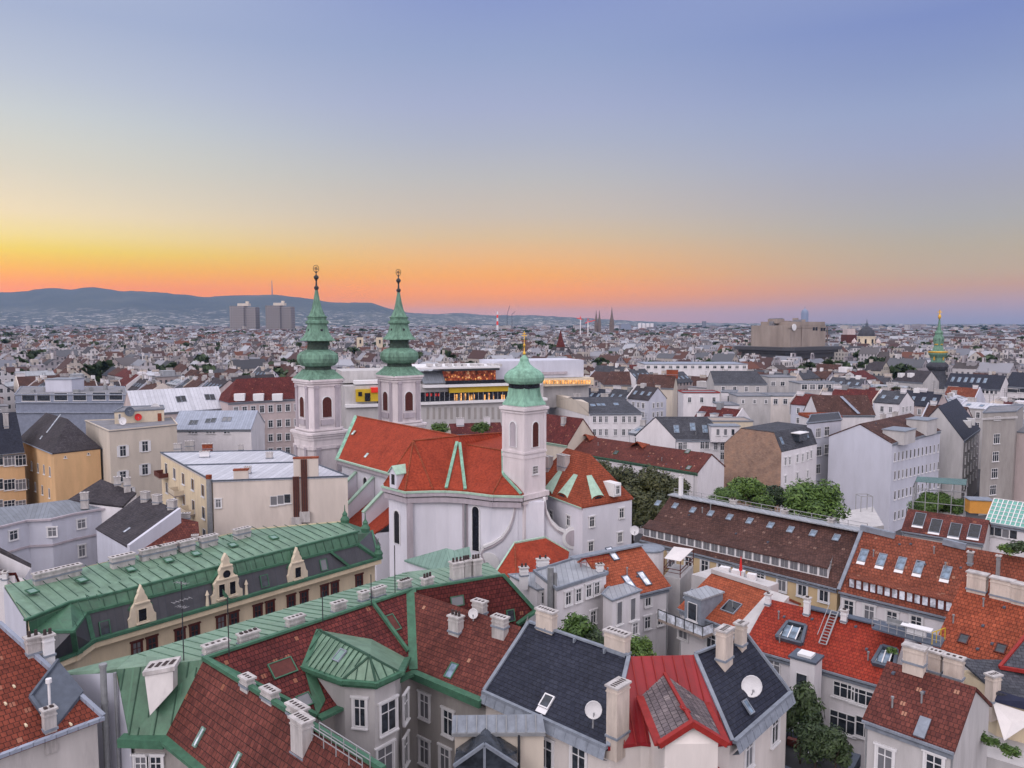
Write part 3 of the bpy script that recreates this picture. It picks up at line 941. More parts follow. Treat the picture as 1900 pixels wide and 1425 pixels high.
    md.build('medallion', ['trim_white', 'trim_mauve'], sw); md = MB(); q2 = PY(906, 1045, fy); md.tube(q2 - V((0, .2, 0)), q2 + V((0, .6, 0)), 2.0, n=20)
    md.build('medallion', ['trim_white', 'trim_mauve'], sw)
    # low red roof in front of the scroll front
    ra, rb, rc_, rd, re = P(955, 1007, 12.5), P(1011, 997, 12.5), P(1056, 1023, 10.2), P(921, 1060, 9.6), P(958, 1075, 9.2)
    rg = P(1050, 1062, 9.0)
    lr = MB().slab([[rd, re, ra], [re, rg, rb, ra], [rg, rc_, rb]], .25).build('porch_roof', 'tile_church', ch)
    lm = MB(); lm.tube(ra, re, .14, n=6); lm.build('hip_tiles', 'tile_orange', lr)
    g_ = MB(); g_.bar(rd, ra, .3, .25); g_.bar(ra, rb, .5, .3); g_.bar(rb, rc_, .3, .25); g_.build('flashing', 'copper_pot', lr)
    pw = MB(); pw.walls([V(p) + (V((3, 130, 0)) - V(p)).normalized() * .6 for p in (rd, re, rg, rc_)], 0, 8.8, top=False); pw.build('porch_wall', 'church_white', ch)

    # west towers
    for (cx, cy) in ((-48.0, 190.0), (-29.9, 204.0)):
        c = V((cx, cy, 0)); k = cy / 190.0
        r0 = lambda r: rowz(c, r)
        dl = 0 if cx < -40 else -8.5
        top = 492 if cx < -40 else 506
        # convert rows of the left tower to heights, the same for both towers
        z = lambda r: rowz(V((-48, 190, 0)), r)
        hw = 4.35; sq = lambda h_, z0, z1, mb, ch_=.9: mb.walls(
            [c + CU * x + CV * y for x, y in ((h_, -h_ + ch_), (h_, h_ - ch_), (h_ - ch_, h_), (-h_ + ch_, h_), (-h_, h_ - ch_), (-h_, -h_ + ch_), (-h_ + ch_, -h_), (h_ - ch_, -h_))], z0, z1)
        tm = MB(); sq(hw, 0, z(703), tm); sq(hw + .5, 0, z(806), tm, 1.0)
        for r, e_, h_ in ((702, .75, .5), (706, .5, .5), (711, .25, .5), (791, .35, .5), (797, 1.25, .55), (801, .95, .6), (806, .7, .6), (822, .75, .8)):
            q = [c + CU * x + CV * y for x, y in ((hw + e_, -hw - e_ + 1), (hw + e_, hw + e_ - 1), (hw + e_ - 1, hw + e_), (-hw - e_ + 1, hw + e_), (-hw - e_, hw + e_ - 1), (-hw - e_, -hw - e_ + 1), (-hw - e_ + 1, -hw - e_), (hw + e_ - 1, -hw - e_))]
            tm.walls(q, z(r) - h_, z(r)); tm.poly([flat(p, z(r) - h_) for p in q])
        # pilasters beside the openings
        for n_, e_ in ((CU, CV), (-CV, CU)):
            for s_ in (-1, 1):
                for zz in ((793, 713, .15), (870, 824, .65)):
                    q = c + n_ * (hw + zz[2] - .1) + e_ * s_ * 2.75
                    tm.box((q.x, q.y, z(zz[0])), .5, 1.1, z(zz[1]) - z(zz[0]), math.atan2(n_.y, n_.x), 1)
                    tm.box((q.x, q.y, z(zz[1]) - .7), .7, 1.3, .66, math.atan2(n_.y, n_.x), 1)
        tw = tm.build('bell_tower', ['tower_white', 'trim_mauve'], ch)
        for n_, e_ in ((CU, CV), (-CV, CU)):
            window(tw, flat(c + n_ * (hw + .01), (z(734) + z(771)) / 2), n_, 2.45, 5.0, 'louvre')
            bb = MB(); q = c + n_ * (hw + .1); bb.box((q.x, q.y, z(785)), .5, 3.3, z(775) - z(785), math.atan2(n_.y, n_.x)); bb.build('balustrade', 'trim_mauve', tw)
        s_ = .137
        hp = MB(); pr = [(49, 703), (46, 699.5), (39, 694), (33, 689), (30, 685.5)]
        hp.lathe((cx, cy, 0), [(r * s_ * .75, z(y)) for r, y in pr], 16, 0, AU, 0, .8)
        pr = [(23, 679.5), (30, 677.5), (35, 672), (36.5, 665), (35, 658), (29, 652.5), (22, 649.5), (19, 648.5)]
        hp.lathe((cx, cy, 0), [(r * s_, z(y)) for r, y in pr], 32, 0, AU, .05, .1)
        pr = [(17, 633.5), (31, 631.8), (30, 630), (25, 625), (20.5, 617), (18, 608), (16.5, 601.5), (20, 600), (20, 596), (16, 594), (16, 589.5), (18, 588.5), (18, 587)]
        hp.lathe((cx, cy, 0), [(r * s_ * .9, z(y)) for r, y in pr], 16, 0, AU, 0, .45)
        pr = [(15, 587), (12.5, 582), (8.5, 572), (6, 560), (4, 548), (2.4, 538)]
        hp.lathe((cx, cy, 0), [(r * s_, z(y)) for r, y in pr], 8, 0, AU, 0, .2)
        hp.build('helm', 'copper_old', tw)
        dk = MB(); dk.lathe((cx, cy, 0), [(23 * s_, z(686)), (22 * s_, z(679))], 16, 0, AU, 0, .2); dk.build('lower_neck', 'copper_neck_shade', tw)
        dk = MB(); dk.lathe((cx, cy, 0), [(18 * s_, z(649.5)), (16.5 * s_, z(640)), (17 * s_, z(633))], 16, 0, AU, 0, .3); dk.build('upper_neck', 'copper_neck_shade', tw)
        for kk in range(4):      # oval openings in the lantern
            ob = MB()
            t = AU + kk * math.pi / 2; q = V((cx + math.cos(t) * 2.0, cy + math.sin(t) * 2.0, z(613)))
            ob.lathe((q.x, q.y, q.z), [(.05, -.55), (.45, -.3), (.5, 0), (.45, .3), (.05, .55)], 10)
            ob.build('oval_opening', 'glass_black', tw)
        fi = MB()
        fi.lathe((cx, cy, 0), [(.2, z(539)), (.55, z(536)), (.6, z(533)), (.25, z(530)), (.18, z(522)), (.3, z(519)), (.62, z(516)), (.6, z(513)), (.18, z(510)), (.1, z(507)), (.25, z(506)), (.25, z(504.5)), (.08, z(503)), (.06, z(494))], 10)
        fi.box((cx, cy, z(500)), 1.0, .14, .2, AU + math.pi / 2); fi.box((cx, cy, z(497.5)), .7, .14, .16, AU + math.pi / 2)
        for t in range(10):
            a0_, a1_ = t * math.pi / 5, (t + 1) * math.pi / 5
            pt = lambda a_: V((cx, cy, z(498.5))) + CV * .75 * math.cos(a_) + Zv * .85 * math.sin(a_)
            fi.bar(pt(a0_), pt(a1_), .1, .1)
        fi.build('cross', 'dark_metal', tw)
    OCC.extend([(-10, 150, 26), (-30, 175, 22), (-40, 195, 18)])


build_church()
# ---------------------------------------------------------------- near houses traced one by one
def inset(pts, d):
    c = sum((V((p[0], p[1], 0)) for p in pts), V((0, 0, 0))) / len(pts)
    return [flat(p, 0) + (c - flat(p, 0)).normalized() * d for p in pts]


def wallout(A, B, toward=None):
    e = hd(A, B); n = V((e.y, -e.x, 0)); m = (V(A) + V(B)) / 2
    t = toward if toward is not None else V((0, 0, 0))
    return n if n.dot(t - flat(m, 0)) > 0 else -n


def wins_on(root, A, B, pts, w, h, st='cross', fine=False, d=.0):
    n = wallout(A, B)
    for x, y in pts: window(root, onplane(x, y, flat(A, 0) + n * d, n) , n, w, h, st, fine)


def put_chim(parent, p, ang, w, d, h, pots, body='chim_grey', vent=0):
    return inst('chimney', chim_mesh(w, d, h, pots, body, vent=vent), parent, p, (0, 0, ang))


def put_sky(parent, poly, pts, w, h, gl='glass_sky', fr='lead', blind=False):
    n = nrm(*poly); n = n if n.z > 0 else -n; u = Zv.cross(n).normalized(); me = sky_mesh(w, h, gl, fr, blind); R = planerot(n, u)
    for x, y in pts: inst('skylight', me, parent, onplane(x, y, V(poly[0]), n) + n * .03, R)


# --- A: long green-roofed apartment house with cream gables
def green_mansard():
    ze = 20
    root = thing('apartment_house', 'long cream apartment house with green copper roof, dark mansard and three curly gables', 'house', flat(P(420, 1110, ze), 0))
    EL = [P(70, 1240, ze), P(141, 1211, ze), P(172, 1189, ze), P(702, 1036, ze)]
    nn = wallout(EL[2], EL[3]); vp = lambda x, y, d, i=2: onplane(x, y, EL[i] - nn * d, nn)
    M = [P(60, 1172, 22.6), P(135, 1171, 22.6), vp(160, 1137, .7), vp(664, 1010, .7)]
    K = [P(48, 1136, 24.6), vp(130, 1118, 1.3), vp(200, 1103, 1.3), vp(664, 987, 1.3)]
    K[0].z = K[1].z + .1
    BK = [P(8, 1086, K[1].z + 1), P(462, 983, K[2].z + 1), P(640, 968, K[3].z + .8)]
    ER = P(706, 1010, ze); MR = P(690, 985, M[3].z)
    up = [[K[0], K[1], BK[1], BK[0]], [K[1], K[3], BK[2], BK[1]]]
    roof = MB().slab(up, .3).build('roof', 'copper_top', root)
    sm = MB()
    for p in up: sm.seams(p, 1.15, .06, .06, ax=hd(K[0], K[3]))
    sm.build('seams', 'copper_seam', roof)
    fa = [[M[0], M[1], K[1], K[0]], [M[1], M[2], K[2], K[1]], [M[2], M[3], K[3], K[2]], [M[3], MR, BK[2], K[3]]]
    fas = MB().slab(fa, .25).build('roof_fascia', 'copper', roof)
    s2 = MB()
    for p in fa[:3]: s2.seams(p, 1.15, .05, .05, ax=hd(K[0], K[3]))
    e = MB(); e.edge([M[0] + Zv * .0, M[1], M[2], M[3]], .35, .25); e.edge(K, .3, .18, dz=.05); e.tube(M[3], EL[3], .3, n=6); e.tube(MR, EL[3], .2, n=6)
    ms = [[EL[0], EL[1], M[1], M[0]], [EL[1], EL[2], M[2], M[1]], [EL[2], EL[3], M[3], M[2]], [EL[3], ER, MR, M[3]]]
    MB().slab(ms, .25).build('mansard', 'sheet_dark', root)
    for k in (.405, .87):
        a = EL[2] + (EL[3] - EL[2]) * k; b = M[2] + (M[3] - M[2]) * (k + .0); e.bar(a + V((.1, -.1, 0)), b + V((.1, -.1, 0)), .5, .3)
    for i in (0, 1): e.bar(EL[i + 1], M[i + 1], .45, .3)
    e.edge([p for p in EL], .8, .3, dz=.05); e.build('copper_trim', 'copper_trim', root)
    s2.build('fascia_seams', 'copper_seam', fas)
    co_ = MB(); co_.edge(EL, .55, .5, dz=-.42); co_.build('cornice', 'cream', root)
    fp = [EL[0], EL[1], EL[2], EL[3], ER, P(650, 968, ze), P(462, 976, 20), P(8, 1076, 20)]
    n = wallout(EL[2], EL[3]); back = -n * .55
    ft = [flat(EL[0] + back, 0), flat(EL[1] + back, 0), flat(EL[2] + back, 0), flat(EL[3] + back * 1.3, 0), flat(BK[2], 0), flat(BK[1], 0), flat(BK[0], 0), flat(K[0], 0) + V((.1, .1, 0))]
    w = MB(); w.walls(ft, 0, [ze - .1, ze - .1, ze - .1, ze - .1, 24.6, 24.8, 24.8, 23.9], top=False)
    w.build('wall', 'cream', root)
    g = MB(); g.poly([flat(BK[0], 8) + V((-.06, -.06, 0)), flat(K[0], 8) + V((.0, -.06, 0)), K[0] + V((0, -.06, -.1)), BK[0] + V((-.06, -.06, -.1))]); g.build('gable_wall', 'lavender', root)
    A, B = ft[2], ft[3]
    wins_on(root, A, B, [(254, 1209), (282, 1200), (334, 1185), (361, 1176), (410, 1160), (434, 1153), (478, 1139), (501, 1132), (540, 1120), (564, 1113), (602, 1101), (621, 1095), (666, 1081)], .82, 1.95, 'dark')
    # quoin band under the eave
    # gables
    e_ = hd(A, B); ang = math.atan2(e_.y, e_.x)

    def gable(px, py, w_, h_, big):
        q = onplane(px, py, flat(A, 0) + n * .5, n); k = w_ / 2
        if big: prof = [(1, 0), (1, .16), (.82, .2), (.74, .3), (.80, .40), (.62, .47), (.42, .56), (.44, .66), (.3, .74), (.2, .80), (.22, .86), (.12, .93), (0, 1)]
        else: prof = [(1, 0), (1, .22), (.86, .27), (.78, .36), (.70, .48), (.46, .58), (.40, .68), (.22, .78), (.2, .84), (.1, .9), (0, 1)]
        pts = [(x * k, z * h_) for x, z in prof] + [(-x * k, z * h_) for x, z in prof[::-1][1:]]
        m = MB(); f = [q + e_ * x + Zv * z for x, z in pts]; b = [p - n * .45 for p in f]
        m.poly(f); m.poly(b[::-1])
        for i in range(len(f)):
            j = (i + 1) % len(f); m.poly([f[i], b[i], b[j], f[j]])
        for z, wd in ((.46, .66), (.72, .36)) if big else ((.55, .55),):
            c = q + Zv * z * h_ + n * .03; m.box(c, wd * w_, .3, .14, ang)
        ob = m.build('curly_gable', 'cream_pale', root)
        d = MB(); c = q - n * 1.4
        d.walls([flat(q + e_ * s * k * .8 - n * t, 0) for s, t in ((-1, .4), (1, .4), (1, 2.6), (-1, 2.6))], q.z, q.z + h_ * .45)
        z0, z1 = q.z + h_ * .45, q.z + h_ * .72
        d.slab([[flat(q - e_ * k * .9 - n * .4, z0), flat(q - n * .4, z1), flat(q - n * 3, z1), flat(q - e_ * k * .9 - n * 3, z0)],
                [flat(q - n * .4, z1), flat(q + e_ * k * .9 - n * .4, z0), flat(q + e_ * k * .9 - n * 3, z0), flat(q - n * 3, z1)]], .15)
        d.build('gable_roof', 'copper_trim', ob)
        if big:
            for s in (-.62, .62): window(ob, q + e_ * s + Zv * h_ * .24 + n * .01, n, .85, h_ * .3, 'hole')
            mm = MB(); c = q + Zv * h_ * .56; mm.tube(c - n * .1, c + n * .06, .42, n=14); mm.build('round_window', 'glass_black', ob)
            for s in (-1, 1): f_ = MB(); c = q + e_ * s * (k + .45); f_.tube(c, c + Zv * 1.2, .2, .12); f_.tube(c + Zv * 1.2, c + Zv * 1.7, .22, .03); f_.build('finial', 'cream_pale', ob)
        else: window(ob, q + Zv * h_ * .26 + n * .01, n, .95, h_ * .34, 'hole')
    gable(265, 1160, 2.7, 4.1, False); gable(422, 1114, 3.6, 5.2, True); gable(553, 1078, 2.7, 4.0, False)
    ang2 = math.atan2(hd(BK[0], BK[1]).y, hd(BK[0], BK[1]).x)
    for px, py, w_ in ((86, 1072, 2.2), (127, 1062, 2.2), (227, 1041, 2.3), (279, 1028, 2.1), (310, 1021, 1.8), (346, 1013, 1.7), (387, 1004, 1.9), (449, 990, 1.9)):
        put_chim(roof, P(px, py, 25.0), ang2, w_, .7, .55, 5, 'chim_grey')
    put_sky(roof, up[0], ((60, 1098), (152, 1077)), .8, 1.0, 'copper_pale', 'copper_trim'); put_sky(roof, up[1], ((243, 1057), (313, 1040), (364, 1028), (432, 1012), (508, 998)), .8, 1.0, 'copper_pale', 'copper_trim')
    put_sky(roof, ms[2], ((490, 1078), (600, 1048), (194, 1165)), .9, 1.3, 'glass', 'copper_trim')
    # green finials on the hipped end
    for p in (BK[2], P(678, 984, 24.4), EL[3] + Zv * .4): MB().lathe(p, [(.5, -.2), (.6, .3), (.3, .8), (.35, 1.0), (.08, 1.4), (.04, 2.2)], 10).build('finial', 'copper_trim', roof)
    OCC.extend([(-35, 80, 12), (-25, 93, 10)])


green_mansard()


# --- B: courtyard tenement with brown tiles, green flashings and a polygonal bay
def tenement():
    ZR_, ZE_ = 24.6, 20
    R0, R1, R2 = P(378, 1224, ZR_), P(762, 1096, ZR_), P(934, 1068, ZR_)
    EC = P(768, 1245, ZE_); EW = P(897, 1299, ZE_); W1 = P(967, 1163, ZR_ - .3)
    root = thing('tenement_house', 'grey tenement round a courtyard with dark red tiles and green copper flashings', 'house', flat((R0 + EW) / 2, 0))
    pm = nrm(R0, R1, EC); E0 = onplane(588, 1331, R0, pm)
    X = P(992, 1133, 20.8); XW = P(958, 1158, 21.2)
    XW = onplane(958, 1158, R1, nrm(R1, R2, X))
    main = [[E0, EC, R1, R0]]
    LE0, LE1, LW = P(306, 1368, ZE_), P(386, 1434, ZE_), P(712, 1432, ZR_)
    rm = MB().slab(main, .3).build('roof', 'tile_dark', root)
    wing = [[EC, EW, W1, R1]]
    MB().slab(wing, .3).build('wing_roof', 'tile_rust', root)
    se = [[R1, XW, X, R2]]
    MB().slab([p[::-1] for p in se], .3).build('street_roof', 'tile_dark', root)
    lw = [[LE0, LE1, LW, R0]]
    lr = MB().slab(lw, .3).build('side_wing_roof', 'tile_wing', root)
    HL, HB0, HB1 = P(216, 1242, 24.2), P(240, 1368, ZE_), P(296, 1372, ZE_)
    hp = [[HB0, HB1, LE0, R0, HL]]
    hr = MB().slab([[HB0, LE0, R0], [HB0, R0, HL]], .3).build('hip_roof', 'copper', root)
    sm = MB(); sm.seams([HB0, LE0, R0], 1.15, .07, .07, ax=hd(HB0, LE0)); sm.seams([HB0, R0, HL], 1.15, .07, .07, ax=hd(HB0, LE0)); sm.build('seams', 'copper_seam', hr)
    sb = [P(243, 1216, 23.2), P(449, 1161, 23.2), P(603, 1114, 23.2), P(755, 1061, 23.2), P(905, 1044, 23.2)]
    st = [[R0, R1, sb[3], sb[0]], [R1, R2, sb[4], sb[3]], [HL, R0, sb[0]]]
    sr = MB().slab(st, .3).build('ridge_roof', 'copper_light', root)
    s2 = MB(); s2.seams(st[0], .95, .06, .06, ax=hd(R0, R1)); s2.seams(st[1], .95, .06, .06, ax=hd(R1, R2)); s2.build('ridge_seams', 'copper_line', sr)
    pt = [[P(111, 1248, 22.8), P(152, 1254, 22.8), P(218, 1241, 23.4), P(243, 1215, 23.1)]]
    MB().slab(pt, .25).build('corner_roof', 'copper_top', root)
    # flashings
    f = MB()
    f.bar(R1 + Zv * .12, EC + Zv * .12, 1.0, .16); f.bar(R0 + Zv * .1, R1 + Zv * .1, .38, .2); f.bar(R0 + Zv * .16, E0 + Zv * .16, .42, .3)
    f.bar(R0 + Zv * .16, LW + Zv * .16, .35, .3); f.bar(R2 + Zv * .1, X + Zv * .1, .45, .3); f.bar(XW + Zv * .05, X + Zv * .05, .9, .25); f.bar(R1 + Zv * .1, R2 + Zv * .1, .3, .2)
    f.bar(onplane(689, 1117, R0, pm) + Zv * .1, onplane(757, 1210, R0, pm) + Zv * .1, .30, .3)
    f.split('flashing', 'copper_trim', root)
    # eaves
    nE, nW = wallout(E0, EC), wallout(EC, EW)
    g = MB(); g.bar(EC + nW * .1, EW + nW * .1, .9, .22); g.bar(EC + nW * .4 - Zv * .3, EW + nW * .4 - Zv * .3, .3, .4)
    g.bar(E0 + nE * .15, EC + nE * .15 , .9, .22); g.bar(HB0 - V((.6, .1, 0)), LE0 + V((.2, -.3, 0)), .9, .25); g.bar(LE0 + V((.1, -.2, .02)), LE1, 1.0, .25)
    g.bar(HB0 - V((.6, .4, .3)), LE0 + V((.2, -.6, -.3)), .3, .4)
    g.split('gutter', 'copper_trim', root)
    # walls of the courtyard and of the outer ends
    w = MB(); b1 = -nW * .5; b0 = -nE * .5
    iE0, iEC, iEW = E0 + b0, EC + b1 + b0 * .2, EW + b1
    pts = [E0 + b0, iEC, iEW, flat(W1, 0), flat(X, 0) + V((-.6, .2, 0)), flat(R2, 0) + V((-.4, .3, 0)), flat(sb[4], 0), flat(sb[3], 0) + V((0, -.5, 0)), flat(sb[0], 0) + V((.4, -.4, 0)), flat(HL, 0) + V((.1, .1, 0)), HB0 + V((.1, .5, 0)), LE0 + V((.1, .5, 0)), LE1 + V((.4, .4, 0)), flat(LW, 0) + V((.2, -.1, 0))]
    zs = [19.8, 19.8, 19.8, 23.8, 20.4, 24.0, 22.8, 22.8, 22.8, 23.9, 19.8, 19.8, 19.8, 24.3]
    w.walls(pts, 0, zs, top=False); wl = w.build('wall', 'stucco_grey', root)
    ew = MB(); q = [flat(P(111, 1248, 22.8), 4) + V((.1, -.1, 0)), flat(HL, 4) + V((.0, -.12, 0)), flat(HB0, 4) + V((-.06, .3, 0))]
    ew.poly([q[0], q[1], flat(q[1], 24.0), flat(q[0], 22.6)]); ew.poly([q[1], q[2], flat(q[2], 19.9), flat(q[1], 24.0)]); ew.build('end_wall', 'lavender', root)
    wins_on(root, iEC, iEW, [(788, 1310), (832, 1341), (788, 1395), (826, 1410)], 1.15, 2.2, 'cross', True)
    A, B = LE0 + V((.1, .5, 0)), HB0 + V((.1, .5, 0))
    wins_on(root, A, B, [(262, 1424), (290, 1424)], .9, 1.8, 'cross', True)
    # bay
    ba = thing('b', None, None, (0, 0, 0)); bpy.data.objects.remove(ba)
    om = lambda x, y: onplane(x, y, R0, pm)
    t0 = om(592, 1169); b0_ = om(564, 1238); zb = b0_.z
    be = [b0_, P(633.5, 1263, zb), P(698, 1268, zb), P(743, 1248, zb), om(756, 1222)]
    t1 = P(686, 1217, t0.z)
    tb = om(690, 1186)
    bp = [[be[0], be[1], t1, t0], [be[1], be[2], t1], [be[2], be[3], t1], [be[3], be[4], tb, t1], [t1, tb, t0]]
    br = MB().slab(bp, .25).build('bay_roof', 'copper_top', root)
    s3 = MB(); s3.seams(bp[0], .62, .06, .07, ax=hd(be[0], be[1]))
    for p in bp[1:3]: s3.seams(p, .75, .06, .07)
    for p in be[1:4]: s3.tube(p, t1, .1, n=6)
    s3.tube(t0, t1, .12, n=6); s3.build('bay_seams', 'copper_seam', br)
    e = MB(); e.edge(be, .55, .3, dz=-.02); e.edge([p + (V(((be[1].x + be[2].x) / 2, be[1].y + 4, p.z)) - p).normalized() * .25 for p in be], .35, .3, dz=-.35); e.bar(be[0], t0, .6, .25); e.build('bay_gutter', 'copper_trim', br)
    cen = (flat(be[1], 0) + flat(be[2], 0)) / 2 + V((-.6, 4, 0)); bf = [flat(p, 0) + (cen - flat(p, 0)).normalized() * .55 for p in be]
    bw = MB(); bw.walls(bf, 0, [min(zb, p.z) - .25 for p in be], top=False)
    ck = MB(); ck.poly([flat(bf[0], zb - .2), flat(bf[0], 19), flat(E0, 19), E0, b0_]); ck.slab([[E0 + Zv * .12, om(604, 1300) + Zv * .12, om(578, 1236) + Zv * .12, b0_ + Zv * .12]], .2); ck.build('bay_cheek', 'copper', br)
    bwl = bw.build('bay_wall', 'stucco_lightgrey', root)
    wins_on(bwl, bf[1], bf[2], [(668, 1322)], 1.0, 2.3, 'cross', True)
    wins_on(bwl, bf[2], bf[3], [(720, 1329), (714, 1412)], 1.6, 2.5, 'cross', True)
    iA = iEC
    wins_on(bwl, bf[3], iEC, [(752, 1312), (752, 1392)], 1.1, 2.4, 'cross', True)
    # skylights, vents, chimneys
    put_sky(rm, main[0], ((524, 1240),), 2.0, 1.3, 'wood_red', 'copper_trim'); put_sky(rm, main[0], ((565, 1300),), 1.1, 1.0, 'glass', 'copper_trim'); put_sky(rm, main[0], ((729, 1156),), .8, 1.6, 'wood_red', 'copper_trim')
    wr = bpy.data.objects['wing_roof']
    put_sky(wr, wing[0], ((838, 1245),), .75, 1.3, 'glass_sky', 'copper_trim'); put_sky(bpy.data.objects['street_roof'], se[0], ((947, 1142),), .8, 1.1, 'glass', 'copper_trim'); put_sky(bpy.data.objects['street_roof'], se[0], ((848, 1115),), 1.3, .9, 'glass', 'copper_trim')
    put_sky(lr, lw[0], ((371, 1368), (438, 1416)), .35, 1.25, 'glass_white', 'copper_pale')
    put_sky(br, bp[0], ((631, 1217),), .7, 1.0, 'copper_pale', 'lead')
    a1 = math.atan2(hd(R0, R1).y, hd(R0, R1).x); a2 = math.atan2(hd(R0, LW).y, hd(R0, LW).x); a3 = math.atan2(hd(R1, W1).y, hd(R1, W1).x)
    for i, (px, py, w_, pots, vent) in enumerate(((401, 1206, 1.9, 4, 0), (461, 1186, 1.6, 4, 2), (548, 1156, 1.5, 4, 0), (629, 1128, 1.2, 3, 0), (675, 1108, .8, 2, 0), (702, 1100, 1.3, 4, 0), (751, 1086, 1.2, 4, 2), (793, 1081, 1.1, 3, 1))):
        put_chim(sr, P(px, py + 6, ZR_ - .3), a1, w_, .6, .75, pots, 'chim_grey', vent)
    for px, py, w_ in ((848, 1075, 1.2), (865, 1071, .75), (883, 1069, .9)): put_chim(sr, P(px, py, ZR_ - .2), a1 - .3, w_, .9, 1.7, 3, 'chim_grey', 1)
    for px, py, w_, p_ in ((459, 1273, 1.0, 3), (501, 1297, 1.3, 4), (552, 1328, 1.6, 5)):
        put_chim(lr, P(px, py, ZR_ + .0), a2, w_, .6, .6, p_, 'chim_grey')
        c = MB(); q = P(px - 6, py + 14, ZR_ - .55); c.bar(q - hd(R0, LW) * w_ * .55, q + hd(R0, LW) * w_ * .55, .7, .12, 0, nrm(*lw[0]) * (1 if nrm(*lw[0]).z > 0 else -1)); c.build('flashing_apron', 'copper_pot', lr)
    put_chim(bpy.data.objects['wing_roof'], onplane(846, 1172, EC, nrm(*wing[0])), a3, 1.15, .75, 1.35, 3, 'chim_grey', 1)
    put_chim(bpy.data.objects['wing_roof'], P(890, 1137, 24.2), a3, 1.2, .7, 1.0, 3); put_chim(bpy.data.objects['wing_roof'], P(928, 1163, 24.2), a3, 1.3, .7, .8, 4)
    put_chim(lr, P(561, 1400, 23.0), a2, 1.35, .8, 2.3, 5, 'chim_grey')
    # the big slab-sided chimney on the green hip
    q0, q1, q2, q3, q4 = [onplane(x, y, V(HB0), nrm(HB0, R0, HL)) + V((.3, -.5, .2)) for x, y in ((271, 1246), (323, 1236), (323, 1275), (281, 1321), (273, 1262))]
    c = MB(); n = V((.12, -1, .1)).normalized(); fr_ = [q + n * .5 for q in (q0, q1, q2, q3)]; bk = [q - n * 1.4 for q in (q0, q1, q2, q3)]
    c.hexa([fr_[3], fr_[2], bk[2], bk[3]], [fr_[0], fr_[1], bk[1], bk[0]])
    d = hd(fr_[0], fr_[1]); c.bar(fr_[0] - d * .12 - n * .8 + Zv * .15, fr_[1] + d * .12 - n * .8 + Zv * .15, 1.9, .3, 1)
    for k in range(4): c.box(fr_[0] + (fr_[1] - fr_[0]) * ((k + .5) / 4) - n * .8 + Zv * .3, .28, .8, .03, 0, 2)
    c.build('chimney', ['stained', 'chim_grey', 'pot'], hr)
    # ladder rail on the side wing ridge
    rl = MB(); a, b = P(578, 1348, 25.4), P(672, 1408, 25.4)
    for o in (V((0, 0, 0)), V((.35, .5, 0))):
        rl.bar(a + o, b + o, .05); rl.bar(a + o - Zv * .4, b + o - Zv * .4, .04)
        for k in range(5): p = a + (b - a) * k / 4 + o; rl.bar(p, p - Zv * .9, .05)
    rl.build('rail', 'rail', root)
    OCC.extend([(-20, 62, 12), (-8, 68, 12)])
    # glazed shed roof in the courtyard bottom
    g = [P(505, 1432, 17), P(600, 1386, 17.6), P(735, 1432, 17)]
    r_ = thing('shed', 'low shed with pale blue sheet metal roof at the bottom of the courtyard', 'shed', flat(g[1], 0))
    a, b = P(640, 1395, 19.0), P(745, 1440, 18.2)
    s_ = [[P(470, 1470, 18.2), P(700, 1480, 18), P(640, 1393, 19.2), P(598, 1385, 19.2)], [P(640, 1393, 19.2), P(700, 1480, 18), P(790, 1460, 17.8)]]
    o = MB().slab(s_, .2).build('roof', 'sheet_blue', r_); wq = MB(); wq.walls(inset([p for p in (s_[0][0], s_[0][1], s_[1][2], s_[0][2], s_[0][3])], .4), 0, 17.7); wq.build('wall', 'stucco_grey', r_)


tenement()


